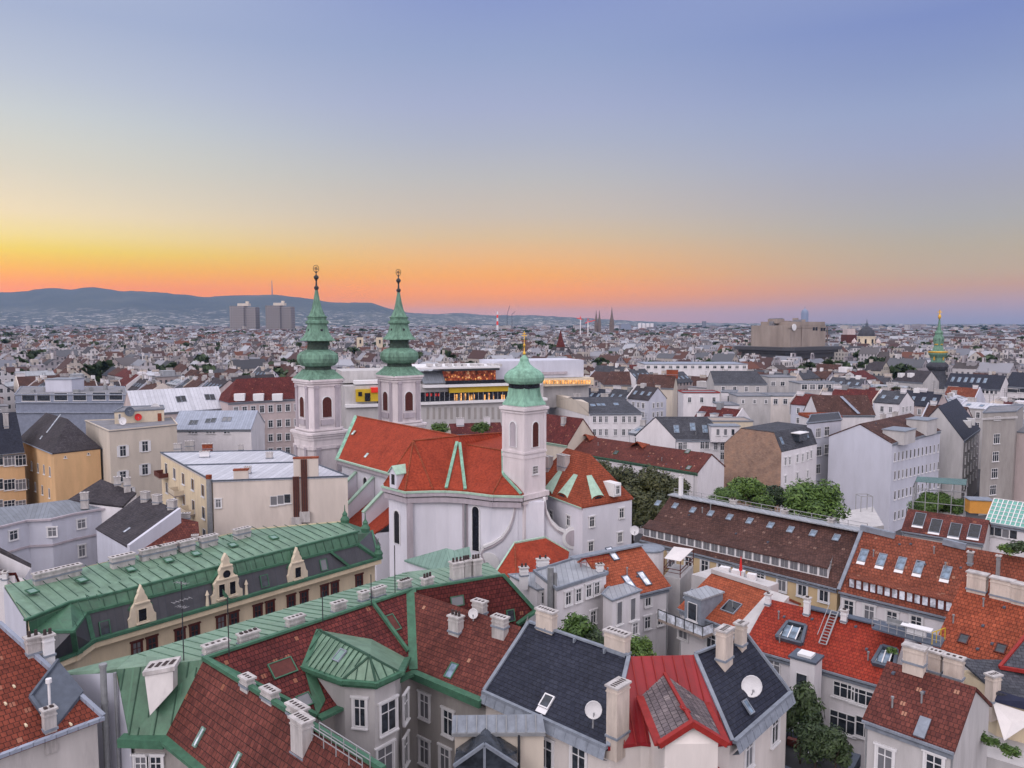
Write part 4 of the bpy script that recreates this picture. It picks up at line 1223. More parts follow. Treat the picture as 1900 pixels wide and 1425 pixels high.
# --- C: red-tiled house at the lower left with stained wall
def corner_red():
    E1, E0, T1 = P(192, 1331, 21.6), P(-160, 1460, 21.6), P(-2, 1158, 27.2)
    T0 = T1 + (E0 - E1); dn = E1 - E0
    root = thing('house', 'house with bright red tiles and water-stained white wall at the lower left corner', 'house', flat((E1 + T0) / 2, 0))
    poly = [[E0, E1, T1, T0]]; r = MB().slab(poly, .3).build('roof', 'tile_deep', root)
    n = wallout(E0, E1); g = MB(); g.bar(E0 + n * .1, E1 + n * .1, .35, .25); g.bar(E1 + Zv * .1, T1 + Zv * .1, .3, .3); g.build('gutter', 'sheet_blue', root)
    w = MB(); a, b = E0 - n * .4, E1 - n * .4; e = hd(E0, E1) * -.3; w.walls([flat(p, 0) for p in (a, b + e, T1 + e, T0)], 0, [21.5, 21.5, 26.9, 26.9], top=False)
    w.build('wall', 'stained', root)
    pn = nrm(*poly[0]); pn = pn if pn.z > 0 else -pn; L = lambda x, y, h=.0: onplane(x, y, E0, pn) + pn * h
    d = MB(); q = [L(57, 1302), L(110, 1250), L(155, 1291), L(106, 1348), L(82, 1336)]
    d.slab([[q[0] + Zv * .25, q[4] + Zv * .2, q[3] + Zv * .15, q[2] + Zv * .4, q[1] + Zv * 1.0]], .3); d.bar(q[0] + Zv * .4, q[4] + Zv * .35, .25, .2); d.bar(q[1] + Zv * 1.1, q[0] + Zv * .4, .2, .2)
    d.build('roof_gully', 'lead_dark', r)
    ang = math.atan2(e.y, e.x)
    put_chim(r, L(92, 1353), ang, .75, .6, 1.4, 2, 'chim_grey', 2)
    p = L(93, 1320); f = MB(); f.tube(p, p + Zv * 2.2, .09); f.tube(p + Zv * 2.1, p + Zv * 2.4, .2, .2); f.build('vent_pipe', 'trim_white', r)
    put_chim(r, L(62, 1212), ang, .9, .7, 1.2, 2, 'chim_grey', 1); put_chim(r, L(90, 1216), ang, .7, .6, 1.5, 2, 'trim_white', 1)
    s = MB()
    for x, y in ((26, 1275), (10, 1307), (48, 1347), (131, 1345)): q = L(x, y); s.box(q, .12, .4, .12, ang)
    s.build('snow_guard', 'cream', r)
    OCC.append((-40, 62, 10))


corner_red()


# --- D: slate corner house with red hip and gabled bay
def slate_corner():
    zr, ze = 24.7, 20.6
    a0, a1, b0, b1 = P(898, 1282, ze), P(1128, 1386, ze), P(1359, 1376, ze), P(1465, 1283, ze)
    r0, r1, r2, r3 = P(981, 1155, zr), P(1167, 1218, zr), P(1290, 1215, zr), P(1386, 1178, zr)
    root = thing('corner_house', 'white corner house with blue slate wings and bright red sheet metal hip', 'house', flat((a1 + b0) / 2 + V((0, 4, 0)), 0))
    left, right = [a0, a1, r1, r0], [b0, b1, r3, r2]
    ro = MB().slab([left], .3).build('roof', 'slate', root); rr = MB().slab([right], .3).build('side_roof', 'slate', root)
    red = [[a1, P(1189, 1377, ze), P(1270, 1386, ze), b0, r2, r1]]
    re = MB().slab(red, .28).build('red_roof', 'red_metal', root)
    sm = MB(); sm.seams([a1, b0, r2, r1], .8, .06, .07, ax=hd(a1, b0)); sm.build('seams', 'red_trim', re)
    n1, n2 = wallout(a0, a1), wallout(b0, b1)
    f = MB(); f.bar(a0 + n1 * .15, a1 + n1 * .15, .3, .25); f.bar(b0 + n2 * .15, b1 + n2 * .15, .3, .25); f.bar(r0 + Zv * .1, r1 + Zv * .1, .3, .15); f.bar(r2 + Zv * .1, r3 + Zv * .1, .25, .15)
    f.bar(a1 + Zv * .08, r1 + Zv * .08, .3, .16); f.bar(b0 + Zv * .08, r2 + Zv * .08, .3, .16); f.bar(b1 + Zv * .05, r3 + Zv * .05, .3, .2); f.bar(a0 + Zv * .05, r0 + Zv * .05, .3, .2)
    f.split('flashing', 'lead', root)
    for p, q, n in ((a0, a1, n1), (b0, b1, n2)):      # sheet-covered cornice below the gutter
        c = MB()
        c.poly([p + n * .3 - Zv * .12, q + n * .3 - Zv * .12, q + n * .55 - Zv * .75, p + n * .55 - Zv * .75]); c.poly([p + n * .55 - Zv * .75, q + n * .55 - Zv * .75, q - Zv * 1.0, p - Zv * 1.0])
        L = (q - p).length; k = .6
        while k < L: m = p + (q - p) * k / L; c.bar(m + n * .3 - Zv * .09, m + n * .56 - Zv * .73, .05, .06); k += 1.0
        c.build('cornice', 'lead', root)
    w = MB(); bk = [flat(b1, 0) - n2 * 8, flat(r2, 0) + V((0, 6, 0)), flat(a0, 0) - n1 * 8]
    ft = [a0 - n1 * .2, a1 - n1 * .2, P(1189, 1374, ze) , P(1275, 1376, ze), b0 - n2 * .2, b1 - n2 * .2] + bk
    w.walls([flat(p, 0) for p in ft], 0, [20.4] * 6 + [20.4, 20.2, 20.4], top=False); w.build('wall', 'white_warm', root)
    wins_on(root, ft[4], ft[5], [(1389, 1397), (1437, 1354)], 1.25, 2.2, 'cross', True); wins_on(root, ft[0], ft[1], [(1074, 1412), (1013, 1398)], 1.3, 2.3, 'cross', True)
    # back slopes
    MB().slab([[r1, r0, flat(r0, ze) - n1 * 6, flat(r1, ze) - n1 * 6], [r3, r2, flat(r2, ze) - n2 * 6, flat(r3, ze) - n2 * 6]], .3).build('rear_roof', 'slate', root)
    # gabled bay
    pr_ = nrm(a1, b0, r2); onr = lambda x, y: onplane(x, y, a1, pr_)
    bl, rb, br_ = onr(1187, 1294), onr(1233, 1251), onr(1312, 1306); zg = bl.z
    g0, g1, ap = P(1222, 1384, zg), P(1350, 1382, zg), P(1285, 1343, rb.z); za = ap.z; mid_ = (g0 + g1) / 2
    gp = [[g0, ap, rb, bl], [ap, g1, br_, rb]]
    gr = MB().slab(gp, .22).build('bay_roof', 'tile_grey', root)
    t = MB(); t.bar(g0 + Zv * .05, ap + Zv * .05, .35, .4); t.bar(g1 + Zv * .05, ap + Zv * .05, .35, .4); t.bar(ap + Zv * .08, rb + Zv * .08, .24, .16); t.bar(g0 + Zv * .06, bl + Zv * .06, .55, .16); t.bar(g1 + Zv * .06, br_ + Zv * .06, .4, .16)
    t.build('bay_trim', 'red_trim', gr)
    d = (rb - ap).normalized(); d.z = 0; i0, i1 = g0 + hd(g0, g1) * .5 + d * .35, g1 - hd(g0, g1) * .5 + d * .35
    gw = MB(); gw.walls([flat(i0, 0), flat(i1, 0), flat(i1 + d * 5.5, 0), flat(i0 + d * 5.5, 0)], 0, zg - .1, top=False); gw.poly([flat(i0, zg - .1), flat(i1, zg - .1), flat(ap + d * .35, za - .3)])
    gw.build('bay_wall', 'white_warm', root)
    l0, l1 = P(1232, 1437, 18.2), P(1345, 1435, 18.2); lm = (l0 + l1) / 2; lz = rowz(lm, 1401); la = flat(lm, lz)
    MB().slab([[l0, la, la + d * 1.8, l0 + d * 1.8], [la, l1, l1 + d * 1.8, la + d * 1.8]], .2).build('porch_roof', 'tile_grey', root)
    t = MB(); t.bar(l0, la, .3, .3); t.bar(l1, la, .3, .3); t.build('porch_trim', 'red_trim', root)
    put_sky(gr, gp[1], ((1270, 1318),), .35, .6, 'glass_white', 'red_trim'); put_sky(ro, left, ((1015, 1302),), .85, 1.0, 'glass', 'trim_white', True); put_sky(rr, right, ((1387, 1312),), .5, 1.0, 'glass_sky', 'lead')
    an1 = math.atan2(hd(a0, a1).y, hd(a0, a1).x); an2 = math.atan2(hd(b0, b1).y, hd(b0, b1).x)
    put_chim(ro, onplane(1146, 1362, a0, nrm(*left)), an1 + 1.57, 1.5, .9, 3.6, 6, 'plaster_chim')
    put_chim(rr, onplane(1344, 1222, b0, nrm(*right)), an2, 1.3, .8, 2.3, 5, 'plaster_chim'); put_chim(rr, onplane(1374, 1196, b0, nrm(*right)), an2, .8, .7, 1.7, 4, 'plaster_chim')
    put_chim(ro, P(1014, 1168, 24.6), an1, 1.75, .7, 1.6, 6, 'plaster_chim'); put_chim(ro, P(1145, 1209, 24.6), an1, 1.9, .8, 1.5, 6, 'plaster_chim')
    hk = MB()
    for x, y in ((1013, 1172), (1066, 1192), (1122, 1212)): q = onplane(x, y, a0, nrm(*left)); hk.box(q, .12, .3, .35, an1)
    hk.build('roof_hook', 'lead', ro)
    OCC.extend([(2, 58, 8), (12, 56, 10)])


slate_corner()


# --- low house with panelled lean-to in front of the slate house
def leanto():
    a, b = P(838, 1360, 20.4), P(1012, 1359, 20.4); c, d = P(1006, 1325, 21.4), P(840, 1327, 21.4)
    root = thing('house', 'low cream house with ribbed grey sheet lean-to and glazed gable beneath the slate corner house', 'house', flat(a, 0))
    r = MB().slab([[a, b, c, d]], .2).build('roof', 'lead', root)
    s = MB(); s.seams([a, b, c, d], .72, .07, .1); s.bar(a - Zv * .1, b - Zv * .1, .25, .25); s.build('seams', 'grey_steel', r)
    w = MB(); w.walls([flat(a, 0) + V((.2, .3, 0)), flat(b, 0) + V((-.1, .3, 0)), flat(c, 0) + V((-.1, -.1, 0)), flat(d, 0) + V((.2, -.1, 0))], 0, [20.3, 20.3, 21.1, 21.1], top=False); w.build('wall', 'beige', root)
    p = MB(); q = PY(963, 1363, a.y - .02); p.tube(q, q - Zv * 6, .1); p.build('downpipe', 'dark_metal', root)
    yy = a.y - 2.0; ap, g0, g1 = PY(899, 1381, yy), PY(842, 1421, yy), PY(960, 1420, yy)
    t = MB(); bk = V((0, 2.2, 0))
    t.slab([[g0, ap, ap + bk, g0 + bk], [ap, g1, g1 + bk, ap + bk]], .06); t.poly([g0 + V((0, .1, -.1)), g1 + V((0, .1, -.1)), ap + V((0, .1, -.1))]); t.poly([g0, g1, flat(g1, 12), flat(g0, 12)])
    gg = t.build('glazed_gable', 'glass', root)
    f = MB(); f.bar(g0, ap, .22, .22); f.bar(ap, g1, .22, .22); f.bar(ap, flat(ap, 12), .18, .18); f.build('frame', 'lead', gg)


leanto()
# ---------------------------------------------------------------- the other houses seen close by
# --- right: long brown roof with a strip of dormer windows, then red-brown one beside it
def strip_dormer(h, p0, p1, t0, t1, n, wall='trim_white', per=1, glassm='glass', capm='lead'):
    """long box dormer whose front foot runs p0->p1 (pixels on the front slope) and whose head is t0->t1 higher up"""
    pa, pn = h.rp(0); n_ = h.n
    a, b = h.onroof(*p0), h.onroof(*p1); c, d = h.onroof(*t1), h.onroof(*t0)
    hh = 1.35
    at, bt = a + Zv * hh, b + Zv * hh
    m = MB(); m.poly([a, b, bt, at]); m.poly([a, at, d]); m.poly([b, c, bt]); o = m.build('dormer', wall, h.roof)
    cap = MB(); e = n_ * .25
    cap.slab([[at + e, bt + e, c, d]], .14); cap.build('dormer_roof', capm, o)
    g = MB(); u = (b - a) / n; ang = math.atan2(u.y, u.x)
    for i in range(n):
        q = a + u * (i + .5) + n_ * .04 + Zv * .16
        w = u.length
        if per == 2:
            for s in (-.2, .2): g.box(flat(q + u * s, q.z), w * .35, .06, hh - .32, ang)
        else: g.box(q, w * .66, .06, hh - .3, ang)
    g.build('dormer_windows', glassm, o)
    return o


hF = House('yellow house under a long brown tiled roof with a continuous strip of white dormer windows', P(1188, 1000, 18), P(1553, 1091, 18), depth=15.5, pr=(1, 919),
           wall='yellow', roof='tile_brown')
hF.win([(1247, 1040), (1278, 1047), (1308, 1053), (1339, 1060), (1370, 1066), (1411, 1073), (1451, 1082), (1489, 1091), (1529, 1101)], 1.2, 2.1, 'cross')
hF.sky([(1221, 934), (1253, 939), (1286, 947), (1319, 953), (1354, 960), (1391, 967), (1430, 975), (1467, 983), (1509, 990), (1552, 998)], .75, 1.0)
strip_dormer(hF, (1193, 994), (1537, 1073), (1206, 964), (1546, 1030), 22, per=2, capm='tile_brown')
wk = MB(); wk.bar(hF.r1 + Zv * .2, hF.r2 + Zv * .2, 1.9, .16)
wk.build('ridge_walkway', 'sheet_grey', hF.roof)
rl = MB(); up = V((0, 0, 1.0)); bk = (hF.d - hF.a).normalized() * .8
for k in range(13):
    q = hF.r1 + (hF.r2 - hF.r1) * k / 12 + bk; rl.bar(q, q + up, .07)
for z in (.5, 1.0): rl.bar(hF.r1 + bk + Zv * z, hF.r2 + bk + Zv * z, .06)
rl.build('rail', 'rail', hF.roof)
hF.chimw(.06, 0, .5, .5, 3.4, 1, 'trim_white'); hF.chimw(.35, -.1, .9, .5, 1.3, 2, 'chim_grey', 1); hF.chimw(.62, -.1, .7, .5, 1.2, 1, 'chim_grey', 2); hF.chimw(.84, -.1, .7, .5, 1.2, 1, 'chim_grey', 2)

hF2 = House('white house under a large red-brown tiled roof with five skylights', P(1556, 1096, 18), P(1935, 1186, 18), depth=14.5, pr=(1, 981), wall='white', roof='tile_redbrown')
hF2.sky([(1602, 1031), (1636, 1039), (1672, 1046), (1705, 1053), (1756, 1063)], .85, 1.7, gl='glass_sky', blind=True)
strip_dormer(hF2, (1574, 1090), (1768, 1138), (1580, 1062), (1776, 1106), 14, wall='wood_red', glassm='glass_white', capm='tile_redbrown')
hF2.win([(1575, 1128), (1613, 1138), (1655, 1149), (1700, 1158)], 1.2, 1.9, 'cross')
for a, b in (((1597, 984), (1660, 999)), ((1750, 1010), (1792, 1020))):
    q = hF2.onroof(*a); r = hF2.onroof(*b); m = MB(); m.bar(q + Zv * .35, r + Zv * .35, .5, .7); m.build('vent_strip', 'lead', hF2.roof)
hF2.chim(1800, 1046, .5, .5, 1.3, 1, body='grey_steel', vent=2); hF2.chim(1851, 1075, .35, .35, 2.6, 1, body='grey_steel')
vb = MB(); vb.bar(hF2.a + Zv * .1, hF2.r1 + Zv * .1, .4, .3); vb.build('verge', 'lead', hF2.roof)

# --- right foreground: bright red roofs stepping down
hI1 = House('white house with bright red roof, two set-in dormers and a ladder to the ridge', P(1378, 1198, 17), P(1645, 1274, 17), depth=13, pr=(2, 1172), wall='white', roof='tile_bright')
hI1.win([(1566, 1281), (1430, 1236), (1600, 1293)], 2.0, 1.5, 'cross3', fine=True); hI1.win([(1563, 1340), (1612, 1352)], 2.4, 2.0, 'cross3', fine=True)


def trapez(h, px, py, w, hh, flower=False):
    """set-in dormer with slanting metal cheeks"""
    q = h.onroof(px, py); p, n = h.rp(0); u = Zv.cross(n).normalized(); v = n.cross(u)
    if v.z < 0: v = -v
    m = MB(); o = n * .18
    a, b, c, d = q - u * w * .62 - v * hh * .5, q + u * w * .62 - v * hh * .5, q + u * w * .44 + v * hh * .5, q - u * w * .44 + v * hh * .5
    for s, t in ((a, b), (b, c), (c, d), (d, a)): m.bar(s + o, t + o, .28, .5, 0, n)
    ob = m.build('dormer', 'lead_dark', h.roof)
    g = MB(); a2, b2, c2, d2 = [q + (k - q) * .9 for k in (a, b, c, d)]; g.poly([a2 + n * .05, b2 + n * .05, c2 + n * .05, d2 + n * .05]); g.build('recess', 'glass_black', ob)
    f = MB(); e = (b2 - a2) * .1; f.poly([a2 + e + n * .12 + v * hh * .15, b2 - e * 3 + n * .12 + v * hh * .15, b2 - e * 3 + n * .3 + v * hh * .75, a2 + e + n * .3 + v * hh * .75]); f.build('glazing', 'glass_sky', ob)
    f = MB()
    for k in (.05, .38, .72): s = a2 + (b2 - a2) * k + v * hh * .1; f.bar(s + n * .2, s + v * hh * .65 + n * .35, .1, .1)
    f.build('frame', 'trim_white', ob)
    return ob


trapez(hI1, 1472, 1176, 2.1, 2.4); trapez(hI1, 1645, 1222, 1.5, 2.3)
wk = MB(); wk.bar(hI1.r1 + (hI1.r2 - hI1.r1) * .3 + Zv * .15, hI1.r2 + Zv * .15, 1.0, .14); wk.build('ridge_walkway', 'lead_dark', hI1.roof)
ld = MB(); q0, q1 = hI1.onroof(1526, 1200) + Zv * .3, hI1.onroof(1549, 1143) + Zv * .5; e = hI1.u * .35
for s in (-1, 1): ld.bar(q0 + e * s, q1 + e * s, .1); ld.bar(q0 + e * s * 1.5 + Zv * .8, q1 + e * s * 1.5 + Zv * .8, .05)
for k in range(12): q = q0 + (q1 - q0) * k / 11; ld.bar(q - e, q + e, .12, .05)
ld.build('ladder', 'rail', hI1.roof)
hI1.chim(1497, 1140, .55, .55, 1.7, 1, body='trim_white', vent=2); hI1.chim(1566, 1153, .55, .55, 1.1, 1, body='trim_white', vent=2); hI1.chim(1425, 1122, .5, .5, 1.1, 1, body='trim_white', vent=2)
t = P(1496, 1216, 18.6); sh = thing('lift_shaft', 'white lift shaft with dark flat top rising through the red tiled roof', 'shaft', flat(t, 0)); ang = math.atan2(hI1.u.y, hI1.u.x)
m = MB(); m.box(flat(t, 0), 2.3, 2.0, 18.4, ang); m.build('wall', 'white', sh); m = MB(); m.box(flat(t, 18.403), 2.6, 2.3, .2, ang); m.box(flat(t, 18.6), 1.3, 1.2, .25, ang, 1); m.build('roof', ['lead_dark', 'trim_white'], sh)
window(sh, flat(t, 15.6) + hI1.n * 1.02, hI1.n, 1.1, 3.2, 'plain')

hI2 = House('white house with weathered brown tiled roof in the lower right foreground', P(1600, 1333, 20), P(1771, 1394, 20), depth=9.6, pr=(1, 1226), wall='stucco_lightgrey', roof='tile_rust')
hI2.win([(1642, 1410), (1733, 1424)], 1.15, 1.9, 'cross', fine=True)
m = MB(); q = hI2.onroof(1711, 1352); p, n = hI2.rp(0); u = hI2.u; v = n.cross(u); v = v if v.z > 0 else -v; m.bar(q - v * .8 + n * .1, q + v * .9 + n * .1, .75, .14, 0, n); m.build('roof_hatch', 'lead', hI2.roof)
hI2.chim(1696, 1240, 1.5, .7, 1.3, 0, k=1, body='plaster_chim', dz=.4); 
for px, py, w_ in ((1735, 1246, .9), (1769, 1257, 1.3)): put_chim(hI2.roof, P(px, py, 22.3), math.atan2(u.y, u.x), w_, .7, 1.6, 3, 'plaster_chim')

hI3 = House('white house with large orange-red roof and three big cream chimneys, right edge', P(1731, 1200, 19), P(1985, 1275, 19), depth=14, pr=(1, 1079), wall='white', roof='tile_red')
hI3.win([(1812, 1256)], 1.2, 1.4, 'cross')
for px, py, w_ in ((1813, 1095, 1.7), (1859, 1107, 1.9), (1896, 1117, 1.6)): hI3.chim(px, py, w_, .8, 1.7, 0, body='plaster_chim')
hI3.sky([(1788, 1186), (1857, 1204)], .8, 1.0, gl='glass', fr='wood_red')
m = MB(); q, r = P(1855, 1238, 20.2), P(1910, 1172, 22.2); m.slab([[q, q + V((6, -3, 0)), r + V((6, -3, 0)), r]], .2); o = m.build('side_roof', 'slate_grey', hI3.root)
m = MB(); m.bar(q, r, .25, .3); m.bar(q, q + V((6, -3, 0)), .25, .3); m.build('side_trim', 'red_trim', o)
# cream wall, awning, sail and planted terrace in the lower right corner
tr = thing('terrace_house', 'cream house with planted terrace, dark awning and white sun sail, lower right corner', 'house', flat(P(1870, 1380, 16), 0))
a, b = P(1852, 1300, 18.5), P(1960, 1325, 18.5)
m = MB(); m.walls([flat(a, 0), flat(b, 0), flat(b, 0) + V((3, 6, 0)), flat(a, 0) + V((-1, 4, 0))], 0, 19.3); m.build('wall', 'cream', tr); m = MB(); m.slab([[flat(a, 19.3) + V((-.3, -.2, 0)), flat(b, 19.3), flat(b, 20.3) + V((3, 6, 0)), flat(a, 20.3) + V((-1, 4, 0))]], .2); m.build('roof', 'slate_grey', tr)
put_chim(tr, P(1841, 1300, 18.4), .4, 1.0, .7, 2.2, 4, 'plaster_chim')
m = MB(); a, b, c, d = P(1838, 1298, 18.6), P(1935, 1323, 18.6), P(1925, 1303, 19.4), P(1848, 1280, 19.4); m.slab([[a, b, c, d]], .12); m.build('awning', 'awning', tr)
m = MB(); a, b, c = P(1841, 1301, 18.5), P(1930, 1330, 18.3), P(1863, 1374, 16.6); mm = (a + b + c) / 3 - Zv * .3
m.slab([[a, b, mm], [b, c, mm], [c, a, mm]], .04); o = m.build('sun_sail', 'sail', tr)
m = MB(); a, b = P(1800, 1392, 15.5), P(1960, 1440, 15.5); m.walls([flat(a, 0), flat(b, 0), flat(b, 0) + V((3, 4, 0)), flat(a, 0) + V((1.5, 5, 0))], 0, 15.4); m.build('terrace_wall', 'stucco_lightgrey', tr)
m = MB(); m.box(P(1885, 1330, 16.0) + V((0, 1, -1)), 5, .3, 3.0, .2); m.build('partition', 'orange_cloth', tr)

# --- centre right: house with orange roof, balcony and metal dormer
a, b = P(1257, 1127, 17.5), P(1363, 1167, 17.5)
hH = House('white house with orange tiled roof, sheet metal dormer and glass balcony', a, b, depth=12.5, pr=(2, 1095), wall='white', roof='tile_orange')
hH.sky([(1287, 1106), (1357, 1127)], 1.7, 1.7, gl='glass_black', fr='lead')
m = MB(); q = hH.onroof(1312, 1122); n = hH.n; u = hH.u; ang = math.atan2(u.y, u.x)
m.box(flat(q + n * .6, q.z - 1.6), 2.3, 3.8, 3.0, ang); o = m.build('dormer', 'lead', hH.roof)
m = MB(); m.box(flat(q + n * .6, q.z + 1.405), 2.6, 4.1, .18, ang); m.build('dormer_roof', 'sheet_grey', o)
window(hH.root, flat(q + n * 2.52, q.z - .2), n, 1.3, 2.0, 'plain')
bl = MB(); q0, q1 = hH.a + n * .2 - hH.u * 1.2, hH.a + n * .2 + hH.u * 5.2
bl.slab([[flat(q0 + n * 1.7, 16.2), flat(q1 + n * 1.7, 16.2), flat(q1, 16.2), flat(q0, 16.2)]], .25); bo = bl.build('balcony', 'concrete', hH.root)
g = MB(); g.slab([[flat(q0 + n * 1.68, 16.3), flat(q1 + n * 1.68, 16.3), flat(q1 + n * 1.66, 17.3), flat(q0 + n * 1.66, 17.3)]], .02); g.poly([flat(q1 + n * 1.68, 16.3), flat(q1, 16.3), flat(q1, 17.3), flat(q1 + n * 1.68, 17.3)]); g.build('railing_panel', 'glass_white', bo)
r = MB()
for k in range(6): p = q0 + (q1 - q0) * k / 5 + n * 1.75; r.bar(flat(p, 16.2), flat(p, 17.35), .07)
r.bar(flat(q0 + n * 1.75, 17.36), flat(q1 + n * 1.75, 17.36), .08); r.bar(flat(q1 + n * 1.75, 17.36), flat(q1, 17.36), .08); r.build('railing', 'dark_metal', bo)
hH.win([(1268, 1172), (1320, 1190)], 1.3, 1.7, 'cross', fine=True)
va = MB(); va.slab([[hH.b + Zv * .02, hH.b + hH.u * 2.2, hH.r2 + hH.u * 2.4, hH.r2 + Zv * .02]], .5); va.bar(hH.r1 + Zv * .2, hH.r2 + Zv * .2, .7, .5); va.build('white_verge', 'stucco_lightgrey', hH.roof)
# terrace behind it
tt = thing('roof_terrace', 'flat roof terrace with white furniture and a red parasol behind the orange roof', 'terrace', flat(P(1370, 1075, 18), 0))
m = MB(); q = [P(1283, 1064, 19.5), P(1404, 1096, 19.5), P(1445, 1080, 19.5), P(1330, 1050, 19.5)]; m.walls([flat(p, 0) for p in q], 0, 19.4); m.build('wall', 'stucco_lightgrey', tt)
m = MB()
for p, w_ in (((1345, 1062), 1.2), ((1370, 1068), 1.5), ((1395, 1075), 1.0)): q = P(*p, 19.5); m.box(q, w_, .7, .7, -.6); m.box(q + V((.2, .9, 0)), w_ * .8, .5, .45, -.5)
m.build('furniture', 'trim_white', tt)
m = MB(); q = P(1374, 1072, 19.5); m.tube(q, q + Zv * 2.6, .05); m.tube(q + Zv * .9, q + Zv * 2.5, .22, .06); m.build('parasol', 'red_cloth', tt)
# pergola with canvas
pg = thing('pergola', 'small roof terrace with white canvas canopy and dark red rail between the two red roofs', 'terrace', flat(P(1260, 1060, 18), 0))
q = [P(1232, 1066, 18.6), P(1262, 1072, 18.6), P(1286, 1048, 18.6), P(1250, 1043, 18.6)]
m = MB(); m.walls([flat(p, 0) for p in q], 0, 18.4); m.build('wall', 'stucco_lightgrey', pg)
c = [p + Zv * 2.1 for p in q]; m = MB(); mid_ = sum(c, V((0, 0, 0))) / 4 + Zv * .3; m.slab([[c[i], c[(i + 1) % 4], mid_] for i in range(4)], .05); m.build('canopy', 'sail', pg)
m = MB()
for p in q: m.bar(p, p + Zv * 2.1, .09)
for i in range(4): m.bar(q[i] + Zv * .9, q[(i + 1) % 4] + Zv * .9, .08); m.bar(q[i] + Zv * .45, q[(i + 1) % 4] + Zv * .45, .06)
m.build('railing', 'wood_red', pg)

# --- centre: white houses with grey sheet roofs
def box_house(label, base, z, wall, roof, z0=0, rim=.3, name='house', gut='lead', over=.15):
    """flat-roofed block over four roof corners"""
    base = [flat(p, 0) for p in base]; c = sum(base, V((0, 0, 0))) / 4
    root = thing(name, label, 'house', flat(c, z0)); m = MB(); m.walls(inset(base, over), z0, z - .2, top=False); w = m.build('wall', wall, root)
    m = MB(); m.slab([[flat(p, z) for p in base]], .22); r = m.build('roof', roof, root)
    if rim:
        m = MB(); m.edge([flat(p, z + rim / 2 - .04) for p in base], .22, rim, closed=True); m.build('roof_edge', gut, root)
    root['_'] = 0; del root['_']
    OCC.append((c.x, c.y, max((p - c).length for p in base)))
    return root, r, inset(base, over)


q = [P(1033, 1094, 21), P(1127, 1064, 21), P(1067, 1037, 21), P(991, 1061, 21)]
g1, g1r, f = box_house('white house with flat grey sheet roof and four small windows beside the church porch', q, 21, 'white', 'sheet_grey')
wins_on(g1, f[0], f[1], [(1054, 1110), (1073, 1104), (1092, 1096), (1107, 1091), (1055, 1160), (1100, 1145)], .9, 1.5, 'cross')
q2 = [P(997, 1094, 19.8), P(1036, 1090, 19.8), P(1000, 1062, 19.8), P(944, 1066, 19.8)]
g1b, g1br, f = box_house('low white wing with grey sheet roof between the green ridge and the taller white house', q2, 19.8, 'white', 'sheet_grey', rim=.12)
wins_on(g1b, f[0], f[1], [(1010, 1109)], .8, 1.4, 'cross')
m = MB(); p = P(1021, 1128, 18.5) + V((0, -.3, 0)); p.z = 10; m.tube(p, flat(p, 23.2), .35, n=10); m.tube(p + V((.55, .1, 0)), flat(p + V((.55, .1, 0)), 22.6), .2, n=8); m.build('steel_flue', 'grey_steel', g1)
q = [P(1136, 1114, 19.5), P(1190, 1095, 19.5), P(1143, 1074, 19.5), P(1117, 1102, 19.5)]
g2, g2r, f = box_house('white annex with grey sheet lean-to roof and two tall green windows', q, 19.5, 'white', 'sheet_grey', rim=.1)
wins_on(g2, f[0], f[1], [(1149, 1137), (1174, 1130)], .95, 2.6, 'plain'); wins_on(g2, f[0], f[1], [(1178, 1166)], .95, 1.4, 'cross')
hG3 = House('white house with red tiled roof, grey ridge walkway and long skylights', P(1140, 1113, 18.5), P(1245, 1087, 18.5), depth=11, pr=(2, 1012), wall='white', roof='tile_orange')
hG3.sky([(1195, 1074), (1136, 1028)], .9, 2.0, gl='glass_white', fr='lead_dark', k=0); hG3.sky([(1166, 1080)], .9, 1.8, gl='glass_white', fr='lead_dark')
hG3.win([(1202, 1113), (1201, 1155), (1225, 1148)], .95, 1.5, 'cross', fine=True)
wk = MB(); wk.bar(hG3.r1 - hG3.u * 2 + Zv * .15, hG3.r2 + Zv * .15, 1.0, .2); wk.build('ridge_walkway', 'lead', hG3.roof)
rl = MB(); a, b = P(1078, 1052, 21.6), P(1130, 1045, 21.2)
for k in range(6): p = a + (b - a) * k / 5; rl.bar(p, p + Zv * 1.0, .05)
rl.bar(a + Zv * 1.0, b + Zv * 1.0, .05); rl.bar(a + Zv * .5, b + Zv * .5, .05); rl.build('rail', 'red_trim', g1)
for px, py, w_, st in ((972, 1068, .9, 1), (1007, 1052, 1.4, 1), (1113, 1062, .7, 2)): put_chim(g1r, P(px, py, 20.9), .3, w_, .6, .9, 2, 'trim_white', st)
# round white water tank house at the end of the brown roof
m = thing('stair_tower', 'round white stair tower beside the end of the brown roof', 'tower', flat(P(1232, 1035, 16), 0))
w = MB(); q = P(1206, 1016, 18.6); w.lathe((q.x, q.y, 0), [(1.9, 0), (1.9, 18.4)], 18); w.build('wall', 'white', m); w = MB(); w.lathe((q.x, q.y, 0), [(2.05, 18.4), (2.05, 18.6), (.3, 18.9)], 18); w.build('roof', 'lead', m)

# --- church parsonage with eyebrow dormers
hJ = House('white parsonage with hipped red tiled roof and pale green eyebrow dormers', P(1079, 941, 18), P(1176, 924, 18), c=P(1176, 924, 18) + (P(1012, 916, 18) - P(1079, 941, 18)) * 1.6, axis=1, hip=(5.6, 5.6), pr=(1, 843),
           wall='church_white', roof='tile_red', gut='copper_pot')
hJ.win([(1098, 968), (1153, 952), (1096, 1014), (1150, 997)], 1.1, 1.8, 'cross'); hJ.win([(1023, 957), (1055, 966)], 1.1, 1.9, 'cross', 'l')


